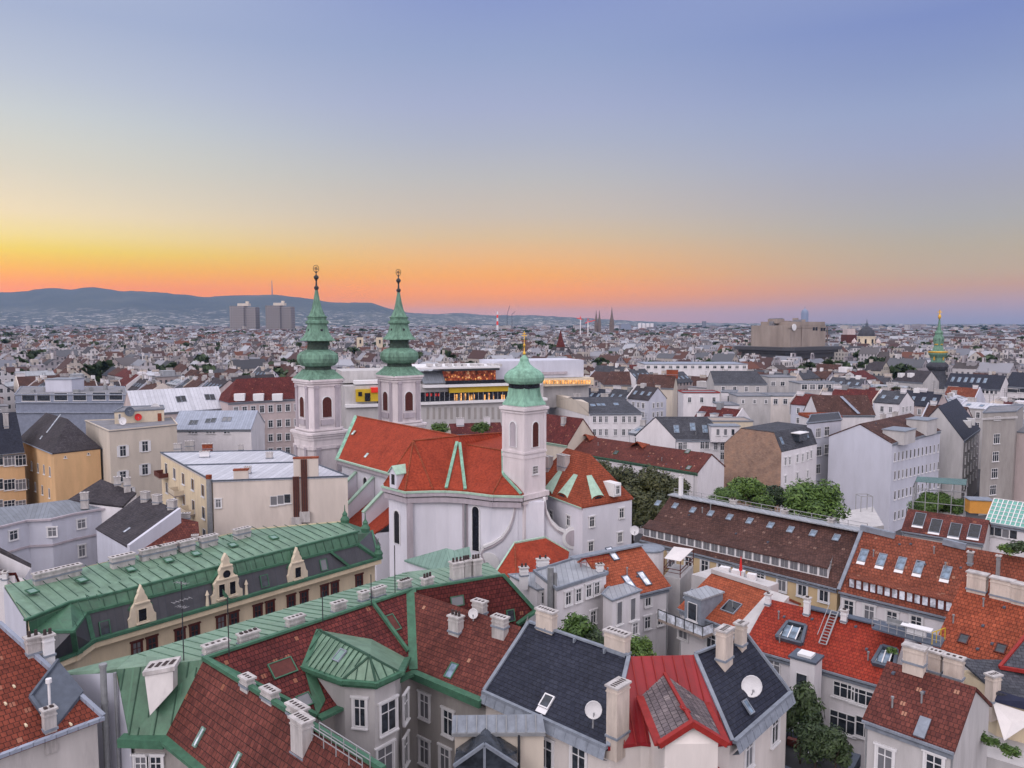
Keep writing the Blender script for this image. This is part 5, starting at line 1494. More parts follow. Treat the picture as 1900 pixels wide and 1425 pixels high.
def eyebrow(h, px, py, k, w, l):
    q = h.onroof(px, py, k); p, n = h.rp(k); u = Zv.cross(n).normalized(); v = n.cross(u); v = v if v.z > 0 else -v
    out = V((n.x, n.y, 0)).normalized(); m = MB(); N = 8
    f = [q - v * l * .4 + u * (w * .5 * math.cos(math.pi * i / N)) + Zv * (.62 * math.sin(math.pi * i / N)) for i in range(N + 1)]
    b = [q + v * l * .75 + u * (w * .20 * math.cos(math.pi * i / N)) + n * .06 for i in range(N + 1)]
    for i in range(N): m.poly([f[i], f[i + 1], b[i + 1], b[i]])
    o = m.build('eyebrow_dormer', 'copper_pot', h.roof)
    g = MB(); g.poly([x + (q - v * l * .4 - x) * .42 + out * .04 for x in f]); g.build('dormer_window', 'glass_black', o)


eyebrow(hJ, 1024, 900, 1, 3.4, 4.2); eyebrow(hJ, 1052, 907, 1, 3.4, 4.2); eyebrow(hJ, 1104, 910, 2, 3.0, 4.0)
q = hJ.onroof(1134, 912, 2); n = hJ.n; ang = math.atan2(hJ.u.y, hJ.u.x); m = MB(); m.box(flat(q + n * .2, q.z - .6), 1.7, 3.0, 2.4, ang); o = m.build('dormer', 'trim_white', hJ.roof); window(o, flat(q + n * 1.72, q.z + .6), n, .9, 1.5, 'cross')
hJ.chim(1045, 866, 2.4, 1.2, 2.2, 4, k=1, body='chim_grey', turn=1.57); hJ.chim(1016, 868, 2.0, 1.2, 2.2, 4, k=1, body='chim_grey', turn=1.57)

# --- long low red-brown roof behind the trees
hK = House('long low house with red-brown roof and white gable end behind the dark trees', P(985, 826, 17), P(1294, 877, 17), depth=11.5, pr=(2, 842), wall='white', roof='tile_rust', gut='copper_trim')
hK.sky([(1143, 840), (1278, 868), (1276, 838)], 1.0, 1.2, gl='glass', fr='copper_trim'); hK.wins('f', 7, (13.5,), 1.1, 1.8)
m = MB()
for f_ in (.30, .62): q = hK.r1 + (hK.r2 - hK.r1) * f_; m.slab([[q - hK.u * 2 + Zv * -.6 + hK.n * 2, q + hK.n * 1.6 + Zv * .8, q - hK.n * 1, q - hK.u * 2 - hK.n * 1], [q + hK.n * 1.6 + Zv * .8, q + hK.u * 2 + Zv * -.6 + hK.n * 2, q + hK.u * 2 - hK.n, q - hK.n]], .2)
m.build('roof_gablet', 'tile_red', hK.roof)
hK2 = House('house with steep dark red roof behind the small church tower', P(985, 815, 19), P(1052, 826, 19), depth=12, pr=(1, 768), wall='beige', roof='tile_dark', gut='copper_pot')
hK2.chimw(.6, .3, 1.2, .8, 1.8, 3)

# --- right: white house with blind gable and rows of narrow windows
a, b, d = P(1656, 822, 22), P(1746, 798, 22), P(1537, 808, 22)
hM1 = House('large white house with blank gable wall and three rows of narrow windows', a, b, c=b + (d - a), pr=(1, 786), wall='lavender', roof='tile_brown', gut='lead', over=.12)
for r_, y0, y1 in ((0, 846, 829), (1, 880, 862), (2, 917, 894), (3, 955, 930)):
    hM1.win([(1660 + i * 7.3, y0 + (y1 - y0) * i / 11 + 2) for i in range(12)], .95, 2.1, 'plain')
q = hM1.onroof(1664, 799); ang = math.atan2(hM1.u.y, hM1.u.x)
for px, py, w_, d_, h_ in ((1668, 812, 7, 5, 2.0), (1710, 796, 7, 5, 2.6)):
    q = hM1.onroof(px, py); m = MB(); m.box(q - Zv * 1.2, w_, d_, h_ + 1.2, ang); m.box(q + Zv * (h_ + .003), w_ + .4, d_ + .4, .2, ang, 1); m.build('roof_structure', ['stucco_lightgrey', 'lead'], hM1.roof)
hM1.chimw(.55, -.2, 2.0, .8, 1.4, 5); hM1.chimw(.8, -.2, 2.0, .8, 1.4, 5)
a, b, d = P(1789, 817, 19), P(1819, 795, 19), P(1690, 806, 19)
hM2 = House('grey gabled house with dark slate roof behind the white gable house', a, b, c=b + (d - a), pr=(1, 754), wall='stucco_lightgrey', roof='slate', over=.12)
for z in (16.5, 13, 9.5, 6): hM2.wins('f', 5, (z,), 1.0, 1.9)
for f_ in (.3, .6): q = hM2.onroof(1787 + 22 * f_, 792 - 14 * f_); m = MB(); m.box(q - Zv * .8, 1.0, 2.4, 2.0, math.atan2(hM2.u.y, hM2.u.x)); m.build('dormer', 'trim_white', hM2.roof)
q = [P(1824, 766, 27), P(1886, 763, 27), P(1900, 752, 27), P(1836, 755, 27)]
m3, _, f = box_house('grey tower-like house with four rows of arched white-framed windows', q, 27, 'stucco_grey', 'flat_roof')
wins_on(m3, f[0], f[1], [(1850, 776)], 2.2, .9, 'cross3'); wins_on(m3, f[0], f[1], [(1849, 814), (1847, 847), (1845, 878), (1842, 909)], 2.2, 2.6, 'cross3')
e = MB(); e.edge([flat(p, 25.4) for p in (q[0], q[1])], .5, .5); e.build('cornice', 'stucco_lightgrey', m3)
q = [P(1874, 800, 21), P(1990, 812, 21), P(1990, 780, 21), P(1890, 780, 21)]
m4, _, f = box_house('plain pinkish firewall house at the right edge', q, 21, 'pinkish', 'flat_roof')
q = [P(1497, 786, 25), P(1562, 779, 25), P(1556, 766, 25), P(1505, 770, 25)]
m6, _, f = box_house('tall pale lavender house between brick gable and white gable', q, 25, 'lavender', 'slate_grey')
wins_on(m6, f[0], f[1], [(1518, 803), (1519, 837), (1517, 870), (1534, 800), (1534, 833)], 2.0, 2.4, 'cross3')


# --- brick gable house
def brick_gable():
    a, b, d = P(1450, 838, 20), P(1516, 823, 20), P(1344, 822, 20)
    w_ = hd(a, d); L = (d - a).length; dv = b - a
    zt = rowz(a + (d - a) * .4, 798)
    k1, k2 = a + (d - a) * .13, a + (d - a) * .70
    t1, t2 = flat(k1, zt), flat(k2, zt)
    root = thing('brick_gable_house', 'white house with bare brick gable wall and grey slate roof behind the round green tree', 'house', flat(a, 0))
    m = MB(); m.poly([flat(a, 0), flat(d, 0), d, t2, t1, a]); m.build('gable_wall', 'brick', root)
    m = MB(); i = .08; m.walls([flat(a + hd(a, b) * i, 0), flat(b, 0), flat(b + (d - a), 0), flat(d + hd(a, b) * i, 0)], 0, 19.9, top=False); m.poly([b, t1 + dv, t2 + dv, b + (d - a)]); m.build('wall', 'white', root)
    r = MB().slab([[a, b, t1 + dv, t1], [t1, t1 + dv, t2 + dv, t2], [t2, t2 + dv, d + dv, d]], .2).build('roof', 'slate_grey', root)
    n = wallout(a, b); wins_on(root, a + n * .01, b + n * .01, [(1457, 856), (1465, 855), (1479, 851), (1489, 849), (1498, 846), (1505, 843), (1457, 890), (1479, 884), (1498, 880)], .9, 1.9, 'cross')
    put_sky(r, [a, b, t1 + dv], [(1450, 818), (1496, 806)], 1.0, 1.8)
    q = onplane(1480, 812, a, nrm(a, b, t1 + dv)); mm = MB(); ang = math.atan2(hd(a, b).y, hd(a, b).x); mm.box(q - Zv * .6, 4.2, 3.0, 1.8, ang); mm.box(q + Zv * 1.203, 4.6, 3.4, .2, ang, 1); mm.build('dormer', ['glass', 'trim_white'], r)
    OCC.append(((a.x + d.x) / 2, a.y + 6, 14))


brick_gable()

# --- left: ochre, beige and white houses
hL1 = House('ochre house with dark hipped slate roof', P(97, 841, 19), P(189, 831, 19), c=P(189, 831, 19) + (P(38, 817, 19) - P(97, 841, 19)) * 1.1, axis=1, hip=(7, 6), pr=(1, 777), wall='ochre', roof='slate_warm', gut='sheet_blue')
hL1.win([(59, 864), (71, 868), (82, 871), (93, 875), (53, 897), (66, 903), (79, 909), (92, 915)], 1.2, 2.4, 'plain', 'l'); hL1.win([(121, 848), (164, 842)], .5, .5, 'plain')
hL1.sky([(77, 812)], .8, 1.0, k=1, gl='glass_white'); hL1.sky([(100, 786)], .8, 5.5, k=1, gl='glass_white')
hL1b = House('ochre house wing with wide glazed bands under a blue slate roof', P(-95, 852, 18), P(46, 838, 18), depth=15, pr=(2, 764), wall='ochre', roof='slate', gut='sheet_mid')
for y in (854, 899, 938): hL1b.win([(x, y) for x in (-30, -5, 18, 38)], 2.5, 2.7, 'cross3')
hL1b.chimw(.82, .35, 1.0, .8, 3.2, 2, 'chim_grey')
q = [P(202, 800, 24), P(329, 788, 24), P(318, 775, 24), P(158, 781, 24)]
L2, L2r, f = box_house('beige house with flat roof and satellite dishes beside the ochre house', q, 24, 'beige', 'flat_roof', gut='beige')
wins_on(L2, f[0], f[1], [(228, 837), (269, 828), (269, 871), (228, 884), (240, 915)], 1.5, 2.6, 'shut')
q = [P(212, 787, 24), P(306, 781, 24), P(304, 774, 24), P(228, 777, 24)]; bx, _, f2 = box_house('small cream stair block on the flat roof carrying dishes', q, 27.2, 'cream_pale', 'flat_roof', z0=24, name='stair_block')
door = MB(); n = wallout(f2[0], f2[1]); e = hd(f2[0], f2[1]); p = onplane(296, 772, f2[0], n); door.box(flat(p, 24.02) + n * .03, .95, .1, 2.1, math.atan2(e.y, e.x)); door.build('door', 'tile_orange', bx)
window(bx, onplane(222, 773, f2[0], n), n, .6, 1.4, 'plain')


def dish(px, py, z, r, col, label, out=None, group=None):
    p = P(px, py, z) if out is None else onplane(px, py, out[0], out[1]) + out[1] * .25
    d = (V((-p.x * .3, -p.y, 6))).normalized() if out is None else (out[1] + Zv * .25).normalized()
    root = thing('satellite_dish', label, 'satellite dish', p, group)
    m = MB(); u = d.cross(Zv).normalized(); w = u.cross(d); N = 18; rings = []
    for k in range(5): rr = r * k / 4; rings.append([p + d * (.22 * r * (k / 4) ** 2) + u * rr * math.cos(2 * math.pi * i / N) + w * rr * 1.08 * math.sin(2 * math.pi * i / N) for i in range(N)])
    for k in range(4):
        for i in range(N):
            j = (i + 1) % N; m.poly([rings[k][i], rings[k][j], rings[k + 1][j], rings[k + 1][i]]); m.poly([x - d * .04 for x in (rings[k][i], rings[k + 1][i], rings[k + 1][j], rings[k][j])])
    for i in range(N): j = (i + 1) % N; m.bar(rings[4][i], rings[4][j], .05)
    m.build('dish', col, root)
    a = MB(); tip = p + d * r * .95 - w * r * .2; a.bar(p - w * r, tip, .05); a.box(tip - Zv * .08, .14, .14, .16); a.build('feed_arm', 'rail', root)
    b = MB()
    if out is None: b.tube(p - d * .1, p - d * .25 - Zv * (r + .9), .06); b.bar(p - d * .05, p - d * .3, .2)
    else: b.bar(p, p - out[1] * .3, .12)
    b.build('mount', 'rail', root)


dish(240, 764, 0, 1.15, 'lead_dark', 'big blue-grey satellite dish on the cream stair block', (f2[0], n)); dish(256, 774, 0, .85, 'red_cloth', 'red satellite dish beside the blue one on the cream stair block', (f2[0], n))
dish(289, 757, 26.8, 1.2, 'trim_white', 'white satellite dish on top of the cream stair block'); dish(228, 781, 25.2, .9, 'trim_white', 'small white satellite dish at the corner of the cream stair block')
dish(1101, 1316, 22.7, .58, 'trim_white', 'small white satellite dish low on the blue slate roof'); dish(1394, 1272, 22.6, .75, 'trim_white', 'large white satellite dish on the right slate wing')
dish(878, 1138, 24.6, .4, 'trim_white', 'white satellite dish between chimneys on the brown tenement roof'); dish(1177, 984, 20.5, .62, 'trim_white', 'white satellite dish at the corner of the parsonage')
# curved white house
ev = [P(x, y, 14.5) for x, y in ((-60, 990), (0, 977), (50, 965), (93, 963), (136, 953), (180, 945), (228, 939))]
bk = [P(x, y, 16.2) for x, y in ((-60, 955), (0, 941), (50, 936), (93, 931), (126, 927), (160, 922), (215, 918))]
L3 = thing('curved_house', 'white house with wavy front, curved cornices and blue-grey sheet roof', 'house', flat(ev[2], 0))
m = MB().slab([[ev[i], ev[i + 1], bk[i + 1], bk[i]] for i in range(6)], .2); L3r = m.build('roof', 'sheet_mid', L3)
m = MB(); nin = [flat(p, 0) + V((.05, .35, 0)) for p in ev] + [flat(bk[6], 0), flat(bk[0], 0)]; m.walls(nin, 0, 14.4, top=False); m.build('wall', 'lavender', L3)
m = MB(); m.edge([p - Zv * .1 for p in ev], .5, .35); m.edge([flat(p, 9.6) + V((0, .25, 0)) for p in ev], .5, .35); m.build('cornice', 'trim_mauve', L3)
for i, x, y in ((1, 25, 993), (2, 97, 987), (4, 151, 972)): wins_on(L3, nin[i], nin[i + 1], [(x, y)], 1.5, 1.7, 'cross')
wins_on(L3, nin[4], nin[5], [(152, 1022)], 1.2, 2.2, 'cross')
hb = [P(126, 927, 16.2), P(187, 889, 19), P(253, 914, 16.6), P(228, 939, 15)]
m = MB().slab([[hb[0], hb[3], hb[2], hb[1]]], .25); m.build('side_roof', 'slate_warm', L3); m = MB(); m.walls([flat(p, 0) for p in (hb[3], hb[2], hb[1], hb[0])], 0, [14.6, 16.2, 18.6, 15.8], top=False); m.build('side_wall', 'white', L3)
put_chim(L3r, P(157, 928, 16.5), .3, 1.3, .8, 1.4, 2); 
for px, py in ((218, 899), (236, 901)): put_chim(L3r, P(px, py, 18), .5, 1.2, .8, 1.5, 2)
q = [P(177, 980, 13), P(236, 1014, 13), P(331, 945, 17.5), P(260, 919, 17.5)]
L3b = thing('slate_house', 'house with dark weathered slate lean-to roof and white firewall with chimneys', 'house', flat(q[0], 0))
r = MB().slab([q], .25).build('roof', 'slate_warm', L3b); m = MB(); m.walls([flat(p, 0) for p in inset(q, .2)], 0, [12.8, 12.8, 17.2, 17.2], top=False); m.build('wall', 'lavender', L3b)
m = MB(); d = V((.55, -.3, 0)); m.hexa([flat(q[1], 0), flat(q[1] + d, 0), flat(q[2] + d, 0), flat(q[2], 0)], [q[1] + Zv * .3, q[1] + d + Zv * .3, q[2] + d + Zv * .3, q[2] + Zv * .3]); m.build('firewall', 'lavender', L3b)
for px, py in ((270, 926), (292, 932), (320, 942)): put_chim(r, P(px, py, 17.5), -.4, 1.5, .9, 1.3, 3)
put_sky(r, q, [(236, 984)], .6, 1.2, 'glass_white')
q = [P(255, 1022, 12), P(372, 1012, 12), P(368, 968, 15), P(331, 960, 16)]
L3c = thing('tiled_house', 'low house with worn red tiles below the white firewall', 'house', flat(q[0], 0)); r = MB().slab([q], .25).build('roof', 'tile_wing', L3c); m = MB(); m.walls([flat(p, 0) for p in inset(q, .3)], 0, [11.6, 11.6, 14.5, 15.5], top=False); m.build('wall', 'stucco_lightgrey', L3c)
put_chim(r, P(345, 962, 15.4), .3, 1.4, .8, .9, 3); put_chim(r, P(362, 1003, 12.6), .3, 1.0, .8, .9, 3)
q = [P(-30, 1010, 13), P(58, 1052, 12), P(45, 1085, 11), P(-40, 1065, 11)]
L3d = thing('shed_house', 'white house with dark grey lean-to roof at the left edge', 'house', flat(q[0], 0)); MB().slab([[q[0], P(-30, 1000, 14), P(58, 1046, 12.4), q[1]]], .2).build('roof', 'slate_warm', L3d); m = MB(); m.walls([flat(p, 0) for p in q], 0, [12.9, 11.9, 11.9, 12.9], top=False); m.build('wall', 'white', L3d)
q = [P(-40, 1090, 17), P(40, 1086, 17), P(30, 1062, 19), P(-40, 1066, 19)]
L3e = thing('tiled_house', 'low brown tiled roof with small chimneys left of the green roof', 'house', flat(q[0], 0)); r = MB().slab([q], .2).build('roof', 'tile_dark', L3e); m = MB(); m.walls([flat(p, 0) for p in inset(q, .2)], 0, [16.7, 16.7, 18.6, 18.6], top=False); m.build('wall', 'white', L3e)
for px, py in ((2, 1074), (10, 1076)): put_chim(r, P(px, py, 18.2), .2, .5, .5, .9, 1, 'trim_white', 2)

# --- white-roofed block with balconies and beige firewall
z4 = 20.5
q = [P(394, 893, z4), P(646, 884, z4), P(520, 836, z4), P(298, 840, z4)]
L4, L4r, f = box_house('beige block with white sheet roof, balconies and tall blank firewall', q, z4, 'firewall', 'sheet_white', rim=.25, gut='lead_dark')
wins_on(L4, f[0], f[1], [(405, 934)], 1.0, 1.6, 'cross'); wins_on(L4, f[0], f[1], [(508, 929), (521, 927), (533, 925)], 1.3, 1.8, 'plain')
n = wallout(f[0], f[1]); ang = math.atan2(hd(f[0], f[1]).y, hd(f[0], f[1]).x)
for px, py, w_, h_ in ((447, 905, 2.6, 1.9), (568, 880, 4.6, 3.8)):
    p = onplane(px, 893, f[0], n); m = MB(); m.box(flat(p, z4 - .1) - n * .55, w_, 1.1, h_, ang, 0); m.box(flat(p, z4 + h_ - .097) - n * .55, w_ + .2, 1.3, .25, ang, 1); m.build('wall_block', ['firewall', 'tile_orange'], L4)
for px, y0, y1 in ((551, 968, 884), (566, 958, 852)):
    p, p2 = onplane(px, y0, f[0], n), onplane(px, y1, f[0], n); m = MB(); m.box(flat(p, p.z) + n * .2, 1.15, .35, p2.z - p.z, ang, 0); m.box(flat(p, p.z - 1.0) + n * .35, 1.9, .9, 2.0, ang, 1)
    for k in range(3): m.box(flat(p, p.z) + n * .4 + V((math.cos(ang), math.sin(ang), 0)) * (k - 1) * .35, .12, .12, p2.z - p.z, ang, 2)
    m.build('flue_stack', ['flue', 'chim_grey', 'pot'], L4)
n2 = wallout(f[3], f[0]); e2 = hd(f[3], f[0]); a2 = math.atan2(e2.y, e2.x); Lf = (f[0] - f[3]).length
g = MB(); g.poly([flat(f[3], 0) + n2 * .06, flat(f[0], 0) + n2 * .06, flat(f[0], z4 - .5) + n2 * .06, flat(f[3], z4 - .5) + n2 * .06]); g.build('courtyard_front', 'cream', L4)
for zz in (17.6, 13.2, 8.8):
    for k in (.12, .3, .48, .66, .84):
        window(L4, flat(f[3] + e2 * Lf * k, zz) + n2 * .07, n2, 2.0, 2.4, 'plain')
for k, zz in ((.1, 15.6), (.42, 13.9), (.62, 11.4)):
    c = flat(f[3] + e2 * Lf * k, zz) + n2 * 1.0; m = MB(); m.box(c, 5.0, 2.0, .25, a2); o = m.build('balcony', 'concrete', L4); m = MB()
    m.box(c + n2 * .95 + Zv * .25, 5.0, .06, 1.0, a2); m.box(c + e2 * 2.47 + Zv * .25, .06, 1.84, .99, a2); m.box(c - e2 * 2.47 + Zv * .25, .06, 1.84, .99, a2); m.build('railing', 'cream_pale' if zz < 15 else 'wood_red', o)
p = flat(f[0], 0) + n2 * .6 - e2 * .3; m = MB(); m.tube(p, flat(p, z4 + .5), .5, n=12); m.tube(flat(p, z4 + .5), flat(p, z4 + 1.2), .56, n=12, m=1); m.build('steel_flue', ['grey_steel', 'tile_orange'], L4)
m = MB(); rr = [q[0] + (q[3] - q[0]) * .5, q[1] + (q[2] - q[1]) * .5]; m.bar(flat(rr[0], z4 + .1), flat(rr[1], z4 + .1), .3, .3)
m.build('roof_ridge', 'lead_dark', L4r)
for px, py, w_, b_ in ((385, 833, 2.2, 'tile_orange'), (380, 848, 2.0, 'trim_white'), (447, 835, 1.0, 'chim_grey'), (330, 833, 1.6, 'chim_grey'), (352, 828, 2.0, 'chim_grey'), (460, 878, 1.2, 'chim_grey'), (500, 850, 1.4, 'chim_grey')):
    put_chim(L4r, P(px, py, z4 + .1), ang, w_, .9, 1.2, 3, b_)

# --- behind: pale houses left of the church
hL5 = House('pale pink house with dark red roof directly left of the church towers', P(423, 747, 25), P(590, 737, 25), depth=14, pr=(1, 703), wall='pinkish', roof='tile_dark', hip=(5, 0))
for r_, y in enumerate((762, 790, 816, 842)): hL5.win([(438 + i * 16, y - i * .9) for i in range(8)], 1.5, 2.3, 'cross')
for x in (445, 480, 515): q = hL5.onroof(x, 738); m = MB(); m.box(q - Zv * .9, 3.2, 3, 2.2, .2); m.build('dormer', 'trim_white', hL5.roof)
hL6 = House('white house with blue-grey sheet roof and rows of skylights', P(316, 797, 19.5), P(466, 796, 19.5), depth=15, pr=(1, 762), wall='white', roof='sheet_blue')
hL6.sky([(356, 784), (362, 784), (386, 781), (396, 780), (417, 778), (425, 778)], 1.4, 1.9, gl='glass'); hL6.win([(x, 802) for x in (352, 358, 364, 385, 391, 397, 418, 424)], .8, .8, 'plain')
q = [P(28, 752, 23), P(236, 752, 23), P(232, 735, 23), P(40, 735, 23)]
L7, L7r, f = box_house('blue-grey modern house with loggias and rooftop clutter', q, 26.5, 'blue_panel', 'flat_roof', gut='sheet_blue')
wins_on(L7, f[0], f[1], [(53, 737), (81, 737), (113, 736), (148, 736), (184, 735), (215, 735)], 4.4, 2.6, 'plain')
m = MB(); m.box(PY(120, 700, 268) * V((1, 1, 0)) + Zv * 26.5 if False else flat(PY(120, 700, 268), 26.5), 9, 8, 4.2, .02); m.box(flat(PY(120, 700, 268), 30.703), 9.5, 8.5, .25, .02, 1); m.build('penthouse', ['lavender', 'lead'], L7r)
m = MB()
for k in range(7): q = flat(PY(60 + k * 27, 700, 262 + (k % 3) * 5), 26.5); m.box(q, 1.2 + (k % 2), 1.0, 1.0 + .4 * (k % 3), k)
m.build('roof_units', 'grey_steel', L7r)
m = MB()
for z in (23.9, 20.6): m.bar(flat(f[0], z) + V((0, -.25, 0)), flat(f[1], z) + V((0, -.25, 0)), .5, .3)
m.build('cornice', 'sheet_blue', L7)
hL8 = House('pale house with white sheet roof and dark skylights', P(248, 769, 22.5), P(420, 757, 22.5), depth=14, pr=(1, 725), wall='pinkish', roof='sheet_white')
hL8.sky([(332, 741), (340, 740), (385, 737), (394, 737)], 1.6, 2.4, gl='glass_black')

# --- behind: middle and right
a, b, d = P(1094, 767, 20), P(1192, 766, 20), P(1017, 745, 20)
hN1 = House('white house with grey mansard roof and blank beige side wall', a, b, c=b + (d - a), pr=(2, 736), wall='white', roof='slate_grey', gable='beige', rpos=.4)
for y in (778, 802): hN1.win([(1103, y), (1114, y), (1125, y), (1142, y), (1157, y), (1168, y), (1178, y)], 1.1, 2.1, 'cross')
hN1.sky([(1100, 752), (1112, 751), (1118, 751), (1143, 750)], 1.7, 2.2)
hN1.chimw(.2, -.2, 2.6, .9, 1.5, 5); hN1.chimw(.75, -.2, 2.6, .9, 1.5, 5)
m = MB(); m.walls([d, d + V((0, 8, 0)), a + V((0, 8, 0)) + (d - a) * .1, a + (d - a) * .02], 19, rowz(a + (d - a) * .5, 738)); m.build('side_block', 'beige', hN1.root)
a, b, d = P(1255, 815, 19), P(1352, 815, 19), P(1177, 808, 19)
hN2 = House('white house with blue slate roof, skylights and white box dormer', a, b, c=b + (d - a), pr=(1, 773), wall='white', roof='slate_grey')
hN2.win([(1262, 828), (1271, 827), (1303, 826), (1312, 826), (1328, 828), (1340, 829), (1262, 845), (1303, 845), (1340, 846)], 1.1, 2.0, 'cross'); hN2.sky([(1255, 796), (1285, 792), (1308, 796)], 1.4, 2.2)
q = hN2.onroof(1342, 808); m = MB(); m.box(q - Zv * 1.5, 7.5, 4, 4.2, math.atan2(hN2.u.y, hN2.u.x)); m.box(q + Zv * 2.703, 8, 4.6, .25, math.atan2(hN2.u.y, hN2.u.x), 1); o = m.build('dormer', ['white', 'lead'], hN2.roof)
e = hN2.u; [window(o, q + e * s + hN2.n * 2.01 + Zv * 1.2, hN2.n, .9, 1.7, 'plain') for s in (-2, 0, 2)]


def cube(label, x0, x1, y, z, depth, wall='white', roof='flat_roof', win=None, y1=None, skew=0.0, z0=0, gut='lead', rim=.35):
    a, b = P(x0, y, z), P(x1, y if y1 is None else y1, z); n = wallout(a, b); k = -n * depth + hd(a, b) * skew
    r, ro, f = box_house(label, [a, b, b + k, a + k], z, wall, roof, z0=z0, gut=gut, rim=rim)
    if win:
        for nw, yy, w_, h_ in win: wins_on(r, f[0], f[1], [(x0 + (x1 - x0) * (i + .5) / nw, yy) for i in range(nw)], w_, h_, 'cross')
    return r, ro


cube('white penthouse block with red-edged flat roof', 1268, 1336, 729, 23, 10, win=[(3, 742, 1.3, 2)], gut='red_trim'); cube('white cube house with roof garden', 1336, 1372, 752, 21, 10, win=[(2, 770, 1.3, 2)])
cube('grey-white cube house with one window', 1338, 1368, 728, 22, 9, win=[(1, 740, 1.5, 2.4)], skew=3); cube('plain pale house with flat roof', 1368, 1432, 735, 22, 12, 'stucco_lightgrey', win=[(3, 745, 1, 1.4)])
cube('low white studio with cream flat roof', 1322, 1398, 782, 19.5, 10, 'cream_pale', 'concrete')
r, ro = cube('long white hall with flat blue-grey roof', 1196, 1388, 676, 27, 26, 'white', 'sheet_blue', win=[(14, 681, 2.0, 1.6)])
hN3 = House('house with silver sheet gambrel and slate front', P(1325, 712, 23), P(1424, 712, 23), depth=14, pr=(1, 688), wall='stucco_lightgrey', roof='slate_grey', hip=(0, 3)); hN3.wins('f', 4, (20.5,), 1.5, 2.2)
hN4 = House('house with wide dark brown roof right of the store', P(1120, 714, 22), P(1172, 714, 22), depth=13, pr=(1, 689), wall='beige', roof='tile_brown', hip=(4, 0))
hN5 = House('house with dark brown roof and orange chimneys', P(1180, 718, 22), P(1250, 720, 22), depth=13, pr=(1, 694), wall='beige', roof='tile_brown'); hN5.chimw(.9, 0, 5, 1, 2.2, 8, 'tile_orange')
a, b, d = P(1606, 765, 21), P(1636, 762, 21), P(1516, 768, 21)
hN6 = House('house with brown roof crossed by a pale sheet strip', P(1518, 770, 20), P(1625, 770, 20), depth=13, pr=(1, 733), wall='white', roof='tile_brown'); m = MB(); q0, q1 = hN6.onroof(1595, 768), hN6.onroof(1562, 736); m.bar(q0 + Zv * .1, q1 + Zv * .1, 2, .15); m.build('roof_strip', 'sheet_blue', hN6.roof)
cube('cream house with rooftop hedge', 1605, 1668, 723, 22, 12, 'cream_pale', win=[(3, 734, 1.6, 2.4), (3, 757, 1.6, 2.4)])
cube('white flat block with red tiled parapet', 1502, 1562, 776, 21, 9, 'white', 'flat_roof', gut='tile_orange', rim=.8)
hN7 = House('white house with many small windows under a dark slate roof', P(1752, 717, 22), P(1856, 723, 22), depth=13, pr=(1, 692), wall='white', roof='slate')
hN7.win([(1760 + i * 8, 721 + i * .5) for i in range(12)], 1.2, 2.2, 'plain'); hN7.sky([(1768 + i * 12, 704 + i * .5) for i in range(6)], 1.2, 3.0)
hN8 = House('modern white house with glazed bands at the right edge', P(1862, 716, 23), P(1990, 724, 23), depth=14, pr=(1, 690), wall='white', roof='slate', win=None) if False else House('modern white house with glazed bands at the right edge', P(1862, 716, 23), P(1990, 724, 23), depth=14, pr=(1, 690), wall='white', roof='slate')
hN8.win([(x, y) for y in (725, 742, 760) for x in (1880, 1900)], 5.0, 1.6, 'plain')
hN9 = House('dark brown roofed house with two dormers left of the green gold spire', P(1655, 706, 21), P(1712, 710, 21), depth=14, pr=(1, 686), wall='stucco_lightgrey', roof='slate_warm', hip=(4, 0))
for x in (1672, 1690): q = hN9.onroof(x, 698); m = MB(); m.box(q - Zv * .6, 2.4, 2.4, 2.2, .1); m.build('dormer', 'trim_white', hN9.roof)
cube('white block with long balcony and dark window band', 1485, 1560, 712, 24, 14, 'stucco_lightgrey', win=[(5, 718, 2.4, 2.2)]); cube('pale block with orange lower wall', 1426, 1478, 700, 25, 14, 'stucco_lightgrey', win=[(3, 712, 2, 2)])
cube('cream house with terrace planting', 1430, 1520, 735, 22, 12, 'white_warm', win=[(5, 745, 1.6, 2)])

hN10 = House('low house with dark red-brown roof and white chimneys in front of the store', P(838, 806, 15), P(935, 803, 15), depth=11, pr=(1, 786), wall='beige', roof='tile_dark')
hN10.chimw(.2, .2, 2.4, 1.2, 2.4, 3, 'white'); hN10.chimw(.72, .2, 2.0, 1.2, 2.6, 3, 'white')

tt = thing('roof_terrace', 'steel roof terrace with white table, chairs and yellow rail on the red roof ridge', 'terrace', P(1690, 1170, 20.8))
a, b = P(1618, 1165, 20.9), P(1745, 1200, 20.9); bk = V((1.6, 2.0, 0)); m = MB(); m.slab([[a, b, b + bk, a + bk]], .15); m.build('deck', 'lead_dark', tt)
m = MB()
for k in range(9): p = a + (b - a) * k / 8; m.bar(p, p + Zv, .05)
for z in (.5, 1.0): m.bar(a + Zv * z, b + Zv * z, .05)
m.build('railing', 'rail', tt); m = MB(); p = a + (b - a) * .62 + bk * .5; m.box(p + Zv * .7, 2.6, 1.0, .1, -.7); m.box(p, 1.6, .5, .7, -.7); m.build('table', 'trim_white', tt); m = MB()
for k in (.2, .28, .36, .45): p = a + (b - a) * k + bk * .5; m.box(p + Zv * .4, .45, .45, .06, -.6); m.box(p + Zv * .46 + V((.15, .15, 0)), .45, .06, .45, -.6)
m.build('chairs', 'grey_steel', tt); m = MB(); p = b - (b - a) * .12; q = b + bk * .8
for k in range(4): r_q = p + (q - p) * k / 3; m.bar(r_q, r_q + Zv * 1.1, .06)
m.bar(p + Zv * 1.1, q + Zv * 1.1, .06); m.build('side_rail', 'yellow_band', tt)

